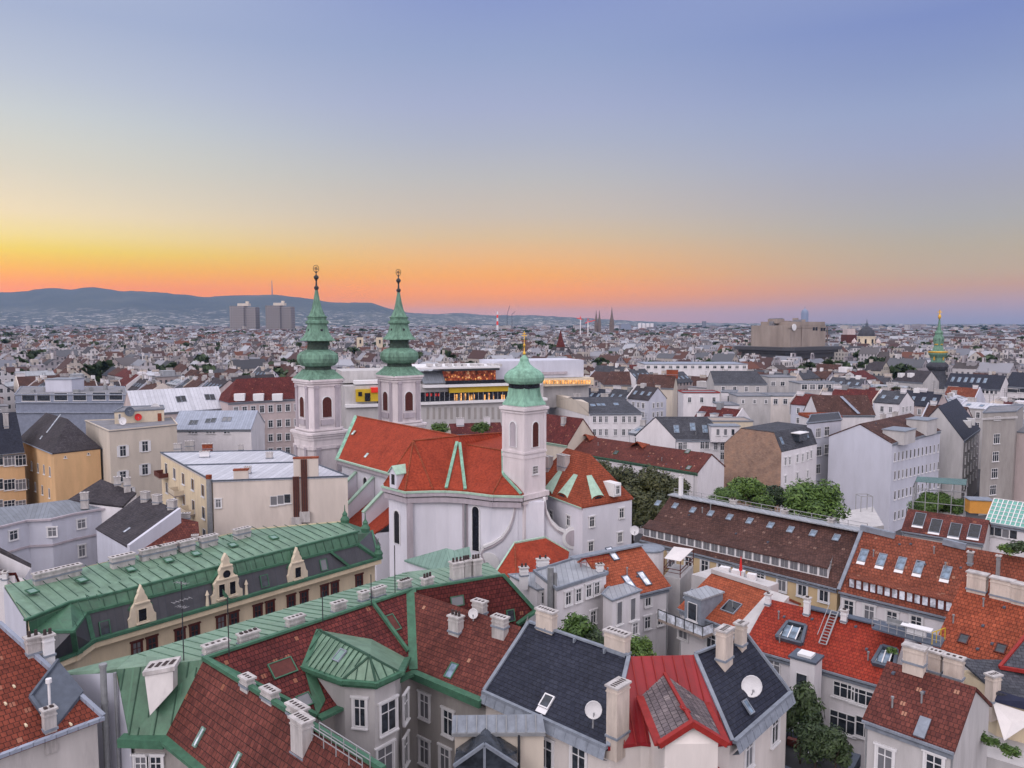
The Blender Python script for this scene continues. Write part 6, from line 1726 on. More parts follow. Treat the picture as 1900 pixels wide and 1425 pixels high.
# small vents, hooks and snow guards scattered over the near tiled roofs
vr = random.Random(8)
vm = MB(); vm.box((0, 0, -.05), .22, .34, .16, 0, 0); vme = vm.mesh('vent', 'lead_dark'); vm = MB(); vm.tube((0, 0, -.2), (0, 0, .75), .07, n=8); vm.tube((0, 0, .7), (0, 0, .85), .12, n=8); pme = vm.mesh('vent_pipe', 'grey_steel')
for h, n_ in ((hF, 9), (hF2, 12), (hI1, 7), (hI2, 4), (hI3, 8), (hH, 3), (hG3, 4), (hJ, 4), (hK, 5), (hM1, 3), (hN2, 3), (hL1, 4)):
    for i in range(n_):
        f_, g_ = vr.uniform(.06, .94), vr.uniform(.12, .9); b0 = h.a + (h.b - h.a) * f_; t0 = h.r1 + (h.r2 - h.r1) * f_
        if h.polys[0][0] is not h.a and (h.polys[0][0] - h.a).length > .01: continue
        q = b0 + (t0 - b0) * g_
        if i % 3: inst('vent', vme, h.roof, q + Zv * .02, (0, 0, math.atan2(h.u.y, h.u.x)))
        else: inst('vent_pipe', pme, h.roof, q, (0, 0, 0))
# ---------------------------------------------------------------- the city beyond
def far_wall(name, cols, win=True):
    m, nt, b = newmat(name)
    rp = nd(nt, 'ShaderNodeNewGeometry').outputs['Random Per Island']
    c = ramp(nt, rp, [(i / len(cols), k) for i, k in enumerate(cols)], 'CONSTANT')
    if win:
        s = nd(nt, 'ShaderNodeSeparateXYZ', {0: geo(nt)})
        n = nd(nt, 'ShaderNodeSeparateXYZ', {0: nd(nt, 'ShaderNodeNewGeometry').outputs['Normal']})
        t = mth(nt, 'SUBTRACT', mth(nt, 'MULTIPLY', s.outputs[0], n.outputs[1]), mth(nt, 'MULTIPLY', s.outputs[1], n.outputs[0]))
        fu = mth(nt, 'FRACT', mth(nt, 'DIVIDE', t, 3.0)); fv = mth(nt, 'FRACT', mth(nt, 'DIVIDE', s.outputs[2], 3.8))
        f = mth(nt, 'MULTIPLY', mth(nt, 'LESS_THAN', mth(nt, 'ABSOLUTE', mth(nt, 'SUBTRACT', fu, .5)), .2), mth(nt, 'LESS_THAN', mth(nt, 'ABSOLUTE', mth(nt, 'SUBTRACT', fv, .5)), .27))
        c = mix(nt, mth(nt, 'MULTIPLY', f, .85), c, (.06, .065, .08))
    lk(nt, c, b.inputs[0]); b.inputs['Roughness'].default_value = .85; b.inputs['Specular IOR Level'].default_value = .2
    return name


far_wall('far_walls', [(.54, .51, .54), (.34, .32, .35), (.48, .43, .40), (.64, .61, .63), (.31, .28, .31), (.44, .38, .38), (.55, .51, .49), (.42, .39, .43), (.60, .57, .60)])
far_wall('far_roofs', [(.085, .052, .052), (.11, .058, .052), (.12, .125, .145), (.07, .072, .085), (.24, .25, .29), (.15, .066, .05), (.095, .07, .07), (.40, .41, .46), (.14, .13, .14), (.28, .28, .32), (.10, .06, .056), (.19, .20, .24), (.085, .075, .08)], False)
THETA = math.atan2(-.76, .65)
LMK = [(20, 'left edge'), (160, 'ochre house'), (330, 'beige dish house'), (470, 'hospital blocks'), (589, 'left church tower'), (742, 'second church tower'), (860, 'department store'), (966, 'small church tower'),
       (1040, 'red pyramid roof'), (1135, 'twin gothic spires'), (1260, 'long white hall'), (1350, 'white penthouse'), (1460, 'concrete flak tower'), (1605, 'dark dome'), (1738, 'green gold spire'), (1880, 'right edge')]
WN = {'white': 'white', 'stucco_lightgrey': 'grey', 'white_warm': 'off-white', 'beige': 'beige', 'pinkish': 'pinkish', 'lavender': 'pale lavender', 'cream_pale': 'cream', 'f_white': 'white', 'f_grey': 'grey', 'f_cream': 'cream', 'f_pink': 'pinkish', 'f_mauve': 'mauve-grey'}
RN = {'tile_brown': 'brown tiled roof', 'tile_dark': 'dark red roof', 'tile_redbrown': 'red-brown roof', 'slate_grey': 'grey slate roof', 'slate_warm': 'charcoal roof', 'sheet_grey': 'silver sheet roof', 'sheet_white': 'white sheet roof', 'slate': 'blue-black roof', 'flat_roof': 'flat roof', 'tile_red': 'bright red roof'}
CITY = []
r_ = random.Random(5)


def free(x, y, r):
    for (cx, cy, cr) in OCC + KEEP:
        if (x - cx) ** 2 + (y - cy) ** 2 < (cr + r) ** 2: return False
    return True


# open places left free of houses: church square, store, flak tower, dome, gardens, spire
KEEP = [(252, 640, 55), (215, 635, 50), (285, 650, 45), (235, 585, 40), (450, 935, 45), (440, 885, 35), (118, 172, 16), (128, 190, 16), (140, 205, 16), (-16, 218, 15), (2, 215, 13), (-4, 238, 13), (235, 425, 16), (221, 400, 14), (205, 372, 12), (-42, 262, 22), (-10, 268, 24), (18, 274, 22), (40, 278, 18), (252, 690, 50), (215, 690, 40), (26, 150, 16), (36, 140, 12), (245, 440, 14), (62, 135, 18), (80, 150, 14), (-40, 140, 16), (-60, 150, 16)]


def lots(y0, y1, bw=62, bd=50, st=12):
    """perimeter-block lots: centre, width direction, width, depth"""
    cu, cv = V((math.cos(THETA), math.sin(THETA), 0)), V((-math.sin(THETA), math.cos(THETA), 0))
    n = int(y1 * 1.3 / bw) + 4
    for i in range(-n * 2, n * 2):
        for j in range(-n * 2, n * 2):
            o = cu * (i * (bw + st) + 9 * math.sin(j * 1.7)) + cv * (j * (bd + st) + 7 * math.sin(i * 2.3)) + V((7, 11, 0))
            if o.y < y0 - 60 or o.y > y1 + 60 or abs(o.x) > o.y * .78 + 60: continue
            for side in range(4):
                L, e, nn = ((bw, cu, -cv), (bw, cu, cv), (bd - 26, cv, -cu), (bd - 26, cv, cu))[side]
                D = (bd if side < 2 else bw) / 2; x = -L / 2
                while x < L / 2 - 6:
                    w = min(r_.uniform(12, 21), L / 2 - x)
                    if w > 7: yield o + e * (x + w / 2) + nn * (D - 6.5), e, w, r_.uniform(11, 13.5), nn
                    x += w
            if r_.random() < .8: yield o + cu * r_.uniform(-12, 12), cu, r_.uniform(10, 22), r_.uniform(7, 11), cv


cand = []
for c, e, w, d, nn in lots(150, 2700):
    px, py = proj(V((c.x, c.y, 20)))
    if c.y < 178 or px < -140 or px > 2040: continue
    cand.append((c.length, c, e, w, d))
cand.sort(key=lambda t: t[0])
NEAR, FAR = [], []
for t in cand:
    c = t[1]
    if not free(c.x, c.y, t[3] * .42 + 2.5): continue
    px, py = proj(V((c.x, c.y, 22)))
    (NEAR if (len(NEAR) < 205 and t[0] < 560 and -40 < px < 1940) else FAR).append(t)
cnt = {}
for L, c, e, w, d in NEAR:
    near = L < 350
    ze = r_.uniform(15.5, 21.5) + max(0, (L - 250)) * .006; steep = r_.uniform(3.4, 5.6)
    wl = r_.choice(['white', 'stucco_lightgrey', 'white_warm', 'beige', 'pinkish', 'lavender', 'white'] if near else ['f_white', 'f_grey', 'f_cream', 'f_pink', 'f_mauve', 'f_white'])
    rf = r_.choices(['tile_brown', 'tile_dark', 'tile_redbrown', 'slate_grey', 'slate_warm', 'sheet_grey', 'sheet_white', 'slate', 'flat_roof', 'tile_red'], (22, 10, 4, 19, 11, 12, 6, 6, 14, .5))[0]
    a, b = c - e * w / 2, c + e * w / 2; n = V((e.y, -e.x, 0)); n = n if n.dot(c) < 0 else -n
    a, b = a + n * d / 2, b + n * d / 2
    if (b - a).dot(V((1, 0, 0))) < 0: a, b = b, a
    px, py = proj(V((c.x, c.y, ze)))
    lm = min(LMK, key=lambda q: abs(q[0] - px)); rel = 'near' if abs(px - lm[0]) < 22 else ('left of' if px < lm[0] else 'right of')
    if lm[1] == 'left edge': rel = 'at'
    if lm[1] == 'right edge': rel = 'at'
    key = (WN[wl], RN[rf], rel, lm[1]); k = cnt[key] = cnt.get(key, 0) + 1
    size = 'narrow' if w < 13 else ('wide' if w > 18 else 'mid-size')
    dist = ['nearest', 'second nearest', 'third nearest', 'fourth nearest', 'fifth nearest', 'sixth nearest'][min(k - 1, 5)]
    lab = f"{dist} {key[0]} house with {key[1]} {rel} the {lm[1]}" if rel != 'at' else f"{dist} {key[0]} house with {key[1]} by the {lm[1]}"
    h = House(lab, a, b, depth=d, ze=ze, zr=None if rf == 'flat_roof' else ze + steep * (.4 if rf.startswith('sheet') else 1), wall=wl, roof=rf, lite=L > 300, group='city houses beyond the church',
              hip=(0, 0), over=.3)
    OCC.pop()
    OCC.append((c.x, c.y, min(w, d) * .45))
    for f_ in ((.12, .88) if w < 15 else (.08, .5, .92)):
        if r_.random() < .85: h.chimw(f_, r_.uniform(-.3, .3), r_.choice([1.8, 2.6, 3.6]), .9, r_.uniform(1.0, 1.8), r_.choice([3, 5]), r_.choice(['chim_grey', 'plaster_chim', 'white']))
    for k in range(r_.choice((0, 1, 1, 2)) if L < 460 else 0):
        q = h.r1 + (h.r2 - h.r1) * r_.uniform(.1, .9); hh = r_.uniform(2.2, 4.5); m = MB(); m.bar(q, q + Zv * hh, .07)
        for zz in (.95, .8, .62): dd = V((r_.uniform(-1, 1), r_.uniform(-1, 1), 0)).normalized() * .7; m.bar(q + Zv * hh * zz - dd, q + Zv * hh * zz + dd, .05)
        m.build('aerial', 'dark_metal', h.roof)
    if L < 460 and r_.random() < .6:
        q = h.cen + h.u * r_.uniform(-.3, .3) * w; m = MB(); m.box((q.x, q.y, h.zr - 1.0), r_.uniform(1.2, 2.4), r_.uniform(1.2, 2), r_.uniform(1.8, 2.8), math.atan2(e.y, e.x)); m.build('roof_unit', r_.choice(['grey_steel', 'trim_white', 'stucco_lightgrey']), h.roof)
    if rf == 'flat_roof' and r_.random() < .7:
        m = MB(); q = h.cen; m.box((q.x, q.y, ze), w * .45, d * .45, 2.8, math.atan2(e.y, e.x)); m.build('penthouse', r_.choice(['white', 'stucco_lightgrey', 'sheet_grey']), h.roof)
    elif rf.startswith(('slate', 'sheet')) and L < 420:
        p, nn = h.rp(0); uu = Zv.cross(nn).normalized(); R_ = planerot(nn, uu); me = sky_mesh(1.2, 2.0, 'glass_sky', 'lead')
        for k in range(int(w / 3.5)):
            inst('skylight', me, h.roof, h.a + (h.b - h.a) * ((k + .5) / int(w / 3.5)) + (h.r1 - h.a) * .45 + nn * .02, R_)
    elif L < 330 and r_.random() < .5:
        for k in range(int(w / 4.5)):
            q = h.a + (h.b - h.a) * ((k + .5) / int(w / 4.5)) + (h.r1 - h.a) * .35; m = MB(); m.box(q - Zv * 1.0, 1.8, 2.6, 2.4, math.atan2(e.y, e.x)); m.box(q + Zv * 1.403, 2.1, 3.0, .15, math.atan2(e.y, e.x), 1); m.build('dormer', ['trim_white', 'lead'], h.roof)
    if L < 420 and rf != 'flat_roof':
        sd = r_.choice((0, 1)); q0, q1, q2 = ((h.d, h.a, h.r1), (h.b, h.c, h.r2))[sd]; ee = h.u * (.02 if sd else -.02); tk = h.u * (.32 if sd else -.32); m = MB()
        p5 = [flat(q0, ze - 4), flat(q1, ze - 4), q1 + Zv * .5, q2 + Zv * .5, q0 + Zv * .5]
        f1, f2 = [p + ee for p in p5], [p + ee + tk for p in p5]; m.poly(f1); m.poly(f2[::-1])
        for k in range(5): m.poly([f1[k], f2[k], f2[(k + 1) % 5], f1[(k + 1) % 5]])
        m.build('firewall', r_.choice(['white', 'stucco_lightgrey', 'firewall', 'lavender']), h.root)
    if near:
        for zz in (ze - 2.4, ze - 6.0):
            h.wins('f', max(2, int(w / 3.3)), (zz,), 1.2, 2.0, 'cross')
        if h.outn('r').dot(-h.cen) > .3 * h.cen.length: h.wins('r', 3, (ze - 2.4, ze - 6), 1.1, 1.9, 'cross')
        elif h.outn('l').dot(-h.cen) > .3 * h.cen.length: h.wins('l', 3, (ze - 2.4, ze - 6), 1.1, 1.9, 'cross')

# beyond: too many to count, one mesh
fv, ff, fm = [], [], []


def far_house(c, e, w, d, ze, rise):
    n = V((-e.y, e.x, 0)); i = len(fv); W2, D2 = e * w / 2, n * d / 2
    q = [c - W2 - D2, c + W2 - D2, c + W2 + D2, c - W2 + D2]
    fv.extend([(p.x, p.y, 0) for p in q]); fv.extend([(p.x, p.y, ze) for p in q])
    r1, r2 = c - W2, c + W2; fv.extend([(r1.x, r1.y, ze + rise), (r2.x, r2.y, ze + rise)])
    ff.extend([(i, i + 1, i + 5, i + 4), (i + 2, i + 3, i + 7, i + 6), (i + 1, i + 2, i + 6, i + 9, i + 5), (i + 3, i, i + 4, i + 8, i + 7)]); fm.extend([0] * 4)
    i2 = len(fv); o = .35
    for p, z in ((q[0], ze - .1), (q[1], ze - .1), (q[2], ze - .1), (q[3], ze - .1), (r1, ze + rise + .12), (r2, ze + rise + .12)): fv.append((p.x + (p.x - c.x) * .03, p.y + (p.y - c.y) * .03, z))
    ff.extend([(i2, i2 + 1, i2 + 5, i2 + 4), (i2 + 2, i2 + 3, i2 + 4, i2 + 5)]); fm.extend([1] * 2)


def far_box(c, e, w, d, z0, z1, mi=0):
    n = V((-e.y, e.x, 0)); i = len(fv); W2, D2 = e * w / 2, n * d / 2
    q = [c - W2 - D2, c + W2 - D2, c + W2 + D2, c - W2 + D2]
    fv.extend([(p.x, p.y, z0) for p in q]); fv.extend([(p.x, p.y, z1) for p in q])
    ff.extend([(i, i + 1, i + 5, i + 4), (i + 1, i + 2, i + 6, i + 5), (i + 2, i + 3, i + 7, i + 6), (i + 3, i, i + 4, i + 7), (i + 4, i + 5, i + 6, i + 7)]); fm.extend([mi] * 5)


for L, c, e, w, d in FAR:
    ze = r_.uniform(16, 24); flat_ = r_.random() < .22
    far_house(c, e, w, d, ze, .4 if flat_ else r_.uniform(3, 6.5))
    if L < 1500:
        for k in range(2 if L < 900 else 1):
            far_box(c + e * r_.uniform(-.45, .45) * w, e, r_.uniform(1.5, 4), 1.0, ze, ze + (3 if flat_ else r_.uniform(5.5, 8)))
        if r_.random() < .25: far_box(c + e * r_.uniform(-.3, .3) * w, e, w * .4, d * .55, ze, ze + r_.uniform(3.5, 6), 0)
y = 2680.0
while y < 9000:
    st_ = 22 if y < 3000 else 46
    dy = st_ * .9; x = -y * .76
    while x < y * .76:
        if r_.random() < (.86 if y < 5000 else .6 - (y - 5000) / 16000):
            t = THETA + .35 * math.sin(x * .0021 + y * .0013) + (math.pi / 2 if r_.random() < .45 else 0); e = V((math.cos(t), math.sin(t), 0))
            c = V((x + r_.uniform(-6, 6), y + r_.uniform(-5, 5), 0)); k = st_ / 22
            tall = r_.random() < .02
            h_ = r_.uniform(14, 25) + (r_.uniform(6, 22) if tall else 0)
            if True:
                far_house(c, e, r_.uniform(14, 24) * k, r_.uniform(10, 14) * k, h_, .3 if tall or r_.random() < .15 else r_.uniform(3, 6))
        x += st_ * (1.0 + .25 * r_.random())
    y += dy
me = bpy.data.meshes.new('far_city'); me.from_pydata(fv, [], ff); me.materials.append(MATS['far_walls']); me.materials.append(MATS['far_roofs']); me.polygons.foreach_set('material_index', fm); me.update()
fc = bpy.data.objects.new('far_city', me); COL.objects.link(fc); tag(fc, 'countless pale houses and dark roofs of the city filling the plain up to the hills', 'distant houses', kind='stuff')
# green patches between the distant houses
tv, tf = [], []
for k in range(520):
    y = 420 * (22 ** r_.random()); x = r_.uniform(-.74, .74) * y; n = 3 if y < 900 else 6
    if y < 900 and not free(x, y, 6): continue
    for q in range(n):
        cx, cy, R0 = x + r_.uniform(-1, 1) * 9 * (1 + y / 1500), y + r_.uniform(-1, 1) * 9, r_.uniform(4, 7) * (1 + y / 4000); cz = r_.uniform(15, 21)
        for l in range(70 if y < 1500 else 22):
            a_, b_ = r_.uniform(0, 6.28), r_.uniform(-.6, 1.57); rr = R0 * r_.uniform(.7, 1.05)
            p = V((cx + rr * math.cos(a_) * math.cos(b_), cy + rr * math.sin(a_) * math.cos(b_), cz + rr * .8 * math.sin(b_))); s = R0 * (.22 if y < 1500 else .4); i = len(tv)
            u = V((r_.uniform(-1, 1), r_.uniform(-1, 1), r_.uniform(-1, 1))).normalized() * s; w = u.cross(V((r_.uniform(-1, 1), r_.uniform(-1, 1), r_.uniform(-1, 1)))).normalized() * s
            tv.extend([tuple(p - u - w), tuple(p + u - w), tuple(p + u + w), tuple(p - u + w)]); tf.append((i, i + 1, i + 2, i + 3))
me = bpy.data.meshes.new('distant_trees'); me.from_pydata(tv, [], tf); me.materials.append(MATS['leaf_dark']); me.update()
o = bpy.data.objects.new('distant_trees', me); COL.objects.link(o); tag(o, 'dark green treetops scattered between the distant houses', 'trees', kind='stuff')

# ---------------------------------------------------------------- hills on the horizon
m, nt, b = newmat('hill')
n1 = noise(nt, geo(nt), .0012, 6, .6); n2 = noise(nt, geo(nt), .012, 4, .7)
c = ramp(nt, n1, [(.35, (.045, .058, .055)), (.55, (.065, .078, .068)), (.72, (.10, .105, .085))])
zz = nd(nt, 'ShaderNodeSeparateXYZ', {0: geo(nt)}).outputs[2]
low = nd(nt, 'ShaderNodeMapRange', {0: zz, 1: 230, 2: 60, 3: 0, 4: 1}).outputs[0]
f = mth(nt, 'MULTIPLY', mth(nt, 'GREATER_THAN', n2, .575), low)
lk(nt, mix(nt, f, c, (.55, .50, .48)), b.inputs[0]); b.inputs['Roughness'].default_value = 1
PROF = [(-500, 556), (-200, 545), (0, 541), (40, 540), (70, 536), (100, 533), (135, 537), (150, 533), (180, 531), (205, 535), (225, 539), (250, 538), (300, 541), (345, 546), (380, 551), (440, 547), (520, 546), (560, 551), (620, 560), (690, 561), (730, 574), (760, 580), (800, 582), (845, 580), (900, 584), (1000, 585), (1060, 588), (1100, 591), (1200, 596), (1300, 599), (1500, 600.5), (2500, 602)]


def prow(px):
    for (a, ya), (b_, yb) in zip(PROF, PROF[1:]):
        if a <= px <= b_: t = (px - a) / (b_ - a); return ya + (yb - ya) * t
    return 602


hv, hf = [], []; NX, NY = 260, 14; DD = 9500.0
for i in range(NX + 1):
    px = -480 + 2900 * i / NX
    zt = rowz(V((0, DD, 0)), prow(px)) + r_.uniform(-5, 5)
    for j in range(NY + 1):
        t = j / NY; yy = 6200 + (DD - 6200) * min(1, t / .8) if t <= .8 else DD + (t - .8) / .2 * 3000
        k = (min(1, t / .8)) ** 1.35 if t <= .8 else 1 - (t - .8) / .2
        q = PY(px, 600, yy); w = math.sin(px * .021 + t * 7) * .12 + math.sin(px * .05 + t * 3) * .07
        hv.append((q.x, yy, max(.5, (zt) * k * (1 + w * (1 - abs(2 * min(1, t / .8) - 1)) if t <= .8 else 1)) - (20 if t > .99 else 0)))
for i in range(NX):
    for j in range(NY):
        a = i * (NY + 1) + j; hf.append((a, a + 1, a + NY + 2, a + NY + 1))
me = bpy.data.meshes.new('hills'); me.from_pydata(hv, [], hf); me.materials.append(m); me.polygons.foreach_set('use_smooth', [True] * len(hf)); me.update()
o = bpy.data.objects.new('hills', me); COL.objects.link(o); tag(o, 'wooded blue hills along the horizon', 'hills', kind='structure')
# ---------------------------------------------------------------- evening haze
m = bpy.data.materials.new('haze'); m.use_nodes = True; nt = m.node_tree; nt.nodes.clear()
ou = nd(nt, 'ShaderNodeOutputMaterial'); pv = nd(nt, 'ShaderNodeVolumePrincipled', {'Color': (.36, .56, 1.0), 'Density': 3.0e-5, 'Anisotropy': 0.0}); nt.links.new(pv.outputs[0], ou.inputs['Volume'])
hb = MB(); hb.hexa([(-14000, -300, -1.5), (14000, -300, -1.5), (14000, 10900, -1.5), (-14000, 10900, -1.5)], [(-14000, -300, 560), (14000, -300, 560), (14000, 10900, 560), (-14000, 10900, 560)])
me = bpy.data.meshes.new('haze'); me.from_pydata([tuple(p) for p in hb.v], [], hb.f); me.materials.append(m); me.update()
o = bpy.data.objects.new('haze', me); COL.objects.link(o); tag(o, 'thin bluish evening haze over the city', 'haze', kind='stuff')
# ---------------------------------------------------------------- landmarks farther out
def store():
    A, B = PY(640, 745, 252), PY(1010, 745, 276); n = wallout(A, B); e = hd(A, B)
    root = thing('department_store', 'white department store with yellow band, lit cafe terrace and glazed top floors', 'store', flat((A + B) / 2, 0))

    def bx(x0, x1, r0, r1, off, dep, mat, name='panel', par=None, build=True, mb=None, mi=0):
        p0, p1 = onplane(x0, 700, A, n), onplane(x1, 700, A, n); mdl = (p0 + p1) / 2
        z1, z0 = rowz(p0, r0), rowz(p0, r1); z1b, z0b = rowz(p1, r0), rowz(p1, r1); z1, z0 = (z1 + z1b) / 2, (z0 + z0b) / 2
        f, k = n * off, -n * dep
        m = mb or MB(); m.hexa([flat(p0 + f, z0), flat(p1 + f, z0), flat(p1 + k, z0), flat(p0 + k, z0)], [flat(p0 + f, z1), flat(p1 + f, z1), flat(p1 + k, z1), flat(p0 + k, z1)], mi)
        return m.build(name, mat, par or root) if build else m
    w = bx(640, 1012, 749, 900, 0, 32, 'stucco_lightgrey', 'wall')
    bx(640, 1010, 712, 749.2, -1.0, 30, 'stucco_lightgrey', 'upper_floor')
    bx(640, 1014, 744, 749, 1.1, 2, 'trim_white', 'ledge')
    g = bx(700, 946, 727, 744, .1, 1.2, 'glass_black', 'window_band')
    r = random.Random(3); m = MB()
    for k in range(26):
        x = 842 + k * 4; 
        if r.random() < .5: bx(x, x + 2.4, 729 + r.random() * 4, 743, .16, .2, 'lit', mb=m, build=False)
    m.build('lit_window', 'lit', g); m = MB()
    for x in (790, 797, 806, 812): bx(x, x + 4, 730, 735, .16, .2, 'red_cloth', mb=m, build=False)
    m.build('flowers', 'red_cloth', g)
    m = MB()
    for k in range(18): x = 788 + k * 9; bx(x, x + .8, 727, 744, .22, .3, 'rail', mb=m, build=False)
    m.build('mullion', 'rail', g)
    bx(833, 950, 716.5, 727, .5, 1, 'yellow_band', 'yellow_band'); bx(660, 701, 722, 745, .3, 1, 'yellow_band', 'yellow_band')
    s = bx(688, 701, 719, 728, .9, 1, 'lamp_red', 'red_sign')
    bx(664, 671, 727, 735, .5, .6, 'glass_black', 'window'); bx(676, 686, 729, 744, .5, .6, 'glass_black', 'window')
    bx(785, 1002, 711.5, 716.3, 1.4, 3, 'trim_white', 'slab')
    t = bx(827, 925, 688, 711.3, -3.0, 4.5, 'lit_red', 'terrace_bar')
    m = MB()
    for k in range(16): x = 829 + k * 6 + r.random() * 3; yy = 692 + r.random() * 12; bx(x, x + 1.6, yy, yy + 2.6, -2.6, 3.0, 'lit', mb=m, build=False)
    m.build('lamp', 'lit', t)
    bx(825, 927, 684, 688, 0, 9, 'dark_metal', 'terrace_roof'); bx(827, 945, 705, 711.2, .6, .9, 'glass_black', 'railing')
    p = [onplane(785, 712, A, n), onplane(827, 712, A, n)]; z = rowz(p[0], 711); z2 = rowz(p[0] - n * 5, 689)
    MB().slab([[flat(p[0], z), flat(p[1], z), flat(p[1] - n * 5, z2), flat(p[0] - n * 5, z2)]], .2).build('skylight_slope', 'sheet_mid', root)
    bx(775, 930, 681, 684.5, -1, 24, 'trim_white', 'roof'); bx(640, 775, 690, 712.5, -8, 24, 'stucco_lightgrey', 'attic'); bx(660, 780, 706, 712.4, -2, 6, 'trim_white', 'roof')
    # windows of the stone floor
    m = MB()
    for k in range(13): x = 791 + k * 11; bx(x, x + 5, 756, 778, .05, .4, 'f', mb=m, build=False)
    m.build('window_row', 'stucco_grey', w)
    bx(930, 1100, 671, 704, -8, 26, 'lavender', 'blank_block'); bx(985, 1113, 704, 718, -5, 14, 'cream_pale', 'cream_floor')
    m = MB()
    for k in range(20): x = 1008 + k * 5; bx(x, x + 3, 707, 714, -4.7, 5.2, 'lit', mb=m, build=False)
    m.build('lit_window', 'lit', root)
    bx(985, 1110, 718, 760, -8, 12, 'stucco_lightgrey', 'lower_wall'); bx(1020, 1068, 692, 697, -7.4, 9, 'trim_mauve', 'ledge')
    m = MB()
    for k in range(9): x = 800 + k * 16 + r.random() * 6; bx(x, x + 7, 676, 681, -8, 3, 'flat_roof', mb=m, build=False)
    m.build('roof_unit', 'stucco_lightgrey', root)


store()


def flak():
    y = 690; c = PY(1462, 640, y); root = thing('flak_tower', 'massive brown concrete flak tower with wide lower platform', 'tower', flat(c, 0))
    z = lambda r: rowz(c, r); k = y / 1427; a = .62
    def pr(m, hw, hd_, z0, z1, off=(0, 0), mi=0):
        u, v = V((math.cos(a), math.sin(a), 0)), V((-math.sin(a), math.cos(a), 0)); q = c + u * off[0] + v * off[1]
        ch = min(hw, hd_) * .18; pts = [q + u * x + v * w for x, w in ((hw, -hd_ + ch), (hw, hd_ - ch), (hw - ch, hd_), (-hw + ch, hd_), (-hw, hd_ - ch), (-hw, -hd_ + ch), (-hw + ch, -hd_), (hw - ch, -hd_))]
        m.walls([flat(p, 0) for p in pts], z0, z1, mi); m.poly([flat(p, z0) for p in pts], mi)
    m = MB(); pr(m, 30, 20, 0, z(604)); pr(m, 22, 20.3, z(604), z(597), (6, 0)); w = m.build('wall', 'concrete', root)
    m = MB(); pr(m, 38, 29, z(653), z(648)); pr(m, 41, 31, z(648), z(642)); pr(m, 36, 26, z(662), z(653)); m.build('gallery', 'sheet_dark', root)
    m = MB(); pr(m, 6, 5, z(600), z(592), (-14, 3)); pr(m, 4, 4, z(600), z(593), (10, -4)); pr(m, 2, 2, z(600), z(590), (16, 4)); pr(m, 8, 4, z(600), z(595), (0, 6)); m.build('roof_structure', 'concrete', root)
    n = V((math.sin(a), -math.cos(a), 0)); e = V((math.cos(a), math.sin(a), 0))
    m = MB()
    for x, r in ((8, 610), (12, 610), (20, 611), (24, 611)): p = c + n * 20.02 + e * x; m.box(flat(p, z(r + 3)), 3.0, .3, z(r - 3) - z(r + 3), a)
    m.build('opening', 'glass_black', root)
    m = MB()
    rr = random.Random(4)
    for k in range(9): q = c + e * rr.uniform(-24, 24) + (-n) * rr.uniform(-12, 12); m.box(flat(q, z(604)), rr.uniform(2, 6), rr.uniform(2, 5), rr.uniform(3, 7), a)
    m.build('roof_unit', 'flat_roof', root); m = MB()
    for x in (-10, 29): p = c + n * 20.02 + e * x; m.box(flat(p, z(641)), .8, .4, z(606) - z(641), a)
    for r in (609,): p = c + n * 20.02; m.box(flat(p, z(r)), 59, .3, .4, a)
    m.build('rib', 'gothic', root); m = MB(); p = c + n * 20.6 - e * 22; q = flat(p, z(607)); m.tube(q, q + n * .6, 2.9, n=20); m.build('round_dish', 'trim_white', root)


flak()


def spire():
    y = 440; c = PY(1739, 690, y); k = y / 1427; z = lambda r: rowz(c, r)
    root = thing('church_spire', 'slender baroque church spire in green and gold with dark slate base', 'church tower', flat(c, 0))
    L = lambda pr, n=16, sq=.3, rib=0: MB().lathe((c.x, c.y, 0), [(w * k, z(r)) for w, r in pr], n, 0, .5, rib, sq)
    b = MB(); b.walls([c + V((math.cos(t), math.sin(t), 0)) * 8.2 for t in (.5 + math.pi / 4 + i * math.pi / 2 for i in range(4))], 0, z(742)); b.build('wall', 'stucco_lightgrey', root)
    L([(23, 744), (22, 735), (20, 722), (16, 710), (13, 698), (12, 688), (15, 684), (17, 680), (16, 676), (12, 672)]).build('base_roof', 'slate_grey', root)
    s = L([(11, 674), (10, 664), (14.5, 657), (14.5, 653), (9, 650), (6.5, 642), (8, 634), (8.5, 628), (5.5, 621), (6.5, 617), (3.2, 612), (1.9, 602), (1.2, 592)])
    o = s.build('helm', 'copper_old', root)
    g = L([(14.9, 654.5), (15.1, 652.5), (14.6, 651.5)]); g.lathe((c.x, c.y, 0), [(7.2 * k, z(640)), (7.6 * k, z(638.5)), (7.2 * k, z(637.5))], 16); g.lathe((c.x, c.y, 0), [(.3, z(593)), (2.6 * k, z(589)), (2.6 * k, z(586)), (.3, z(583))], 12)
    g.bar((c.x, c.y, z(584)), (c.x, c.y, z(575)), .5); g.bar((c.x - 1.3, c.y, z(579)), (c.x + 1.3, c.y, z(579)), .4)
    for t in range(4): q = c + V((math.cos(.5 + t * 1.57), math.sin(.5 + t * 1.57), 0)) * 3.1; g.box(flat(q, z(668)), .8, .8, z(659) - z(668), .5)
    g.build('gilding', 'gold', o)
    d = MB()
    for t in range(4): q = c + V((math.cos(.5 + t * 1.57), math.sin(.5 + t * 1.57), 0)) * 2.1; d.lathe((q.x, q.y, 0), [(.05, z(634.5)), (.55, z(632)), (.05, z(629))], 8)
    d.build('opening', 'glass_black', o)


spire()


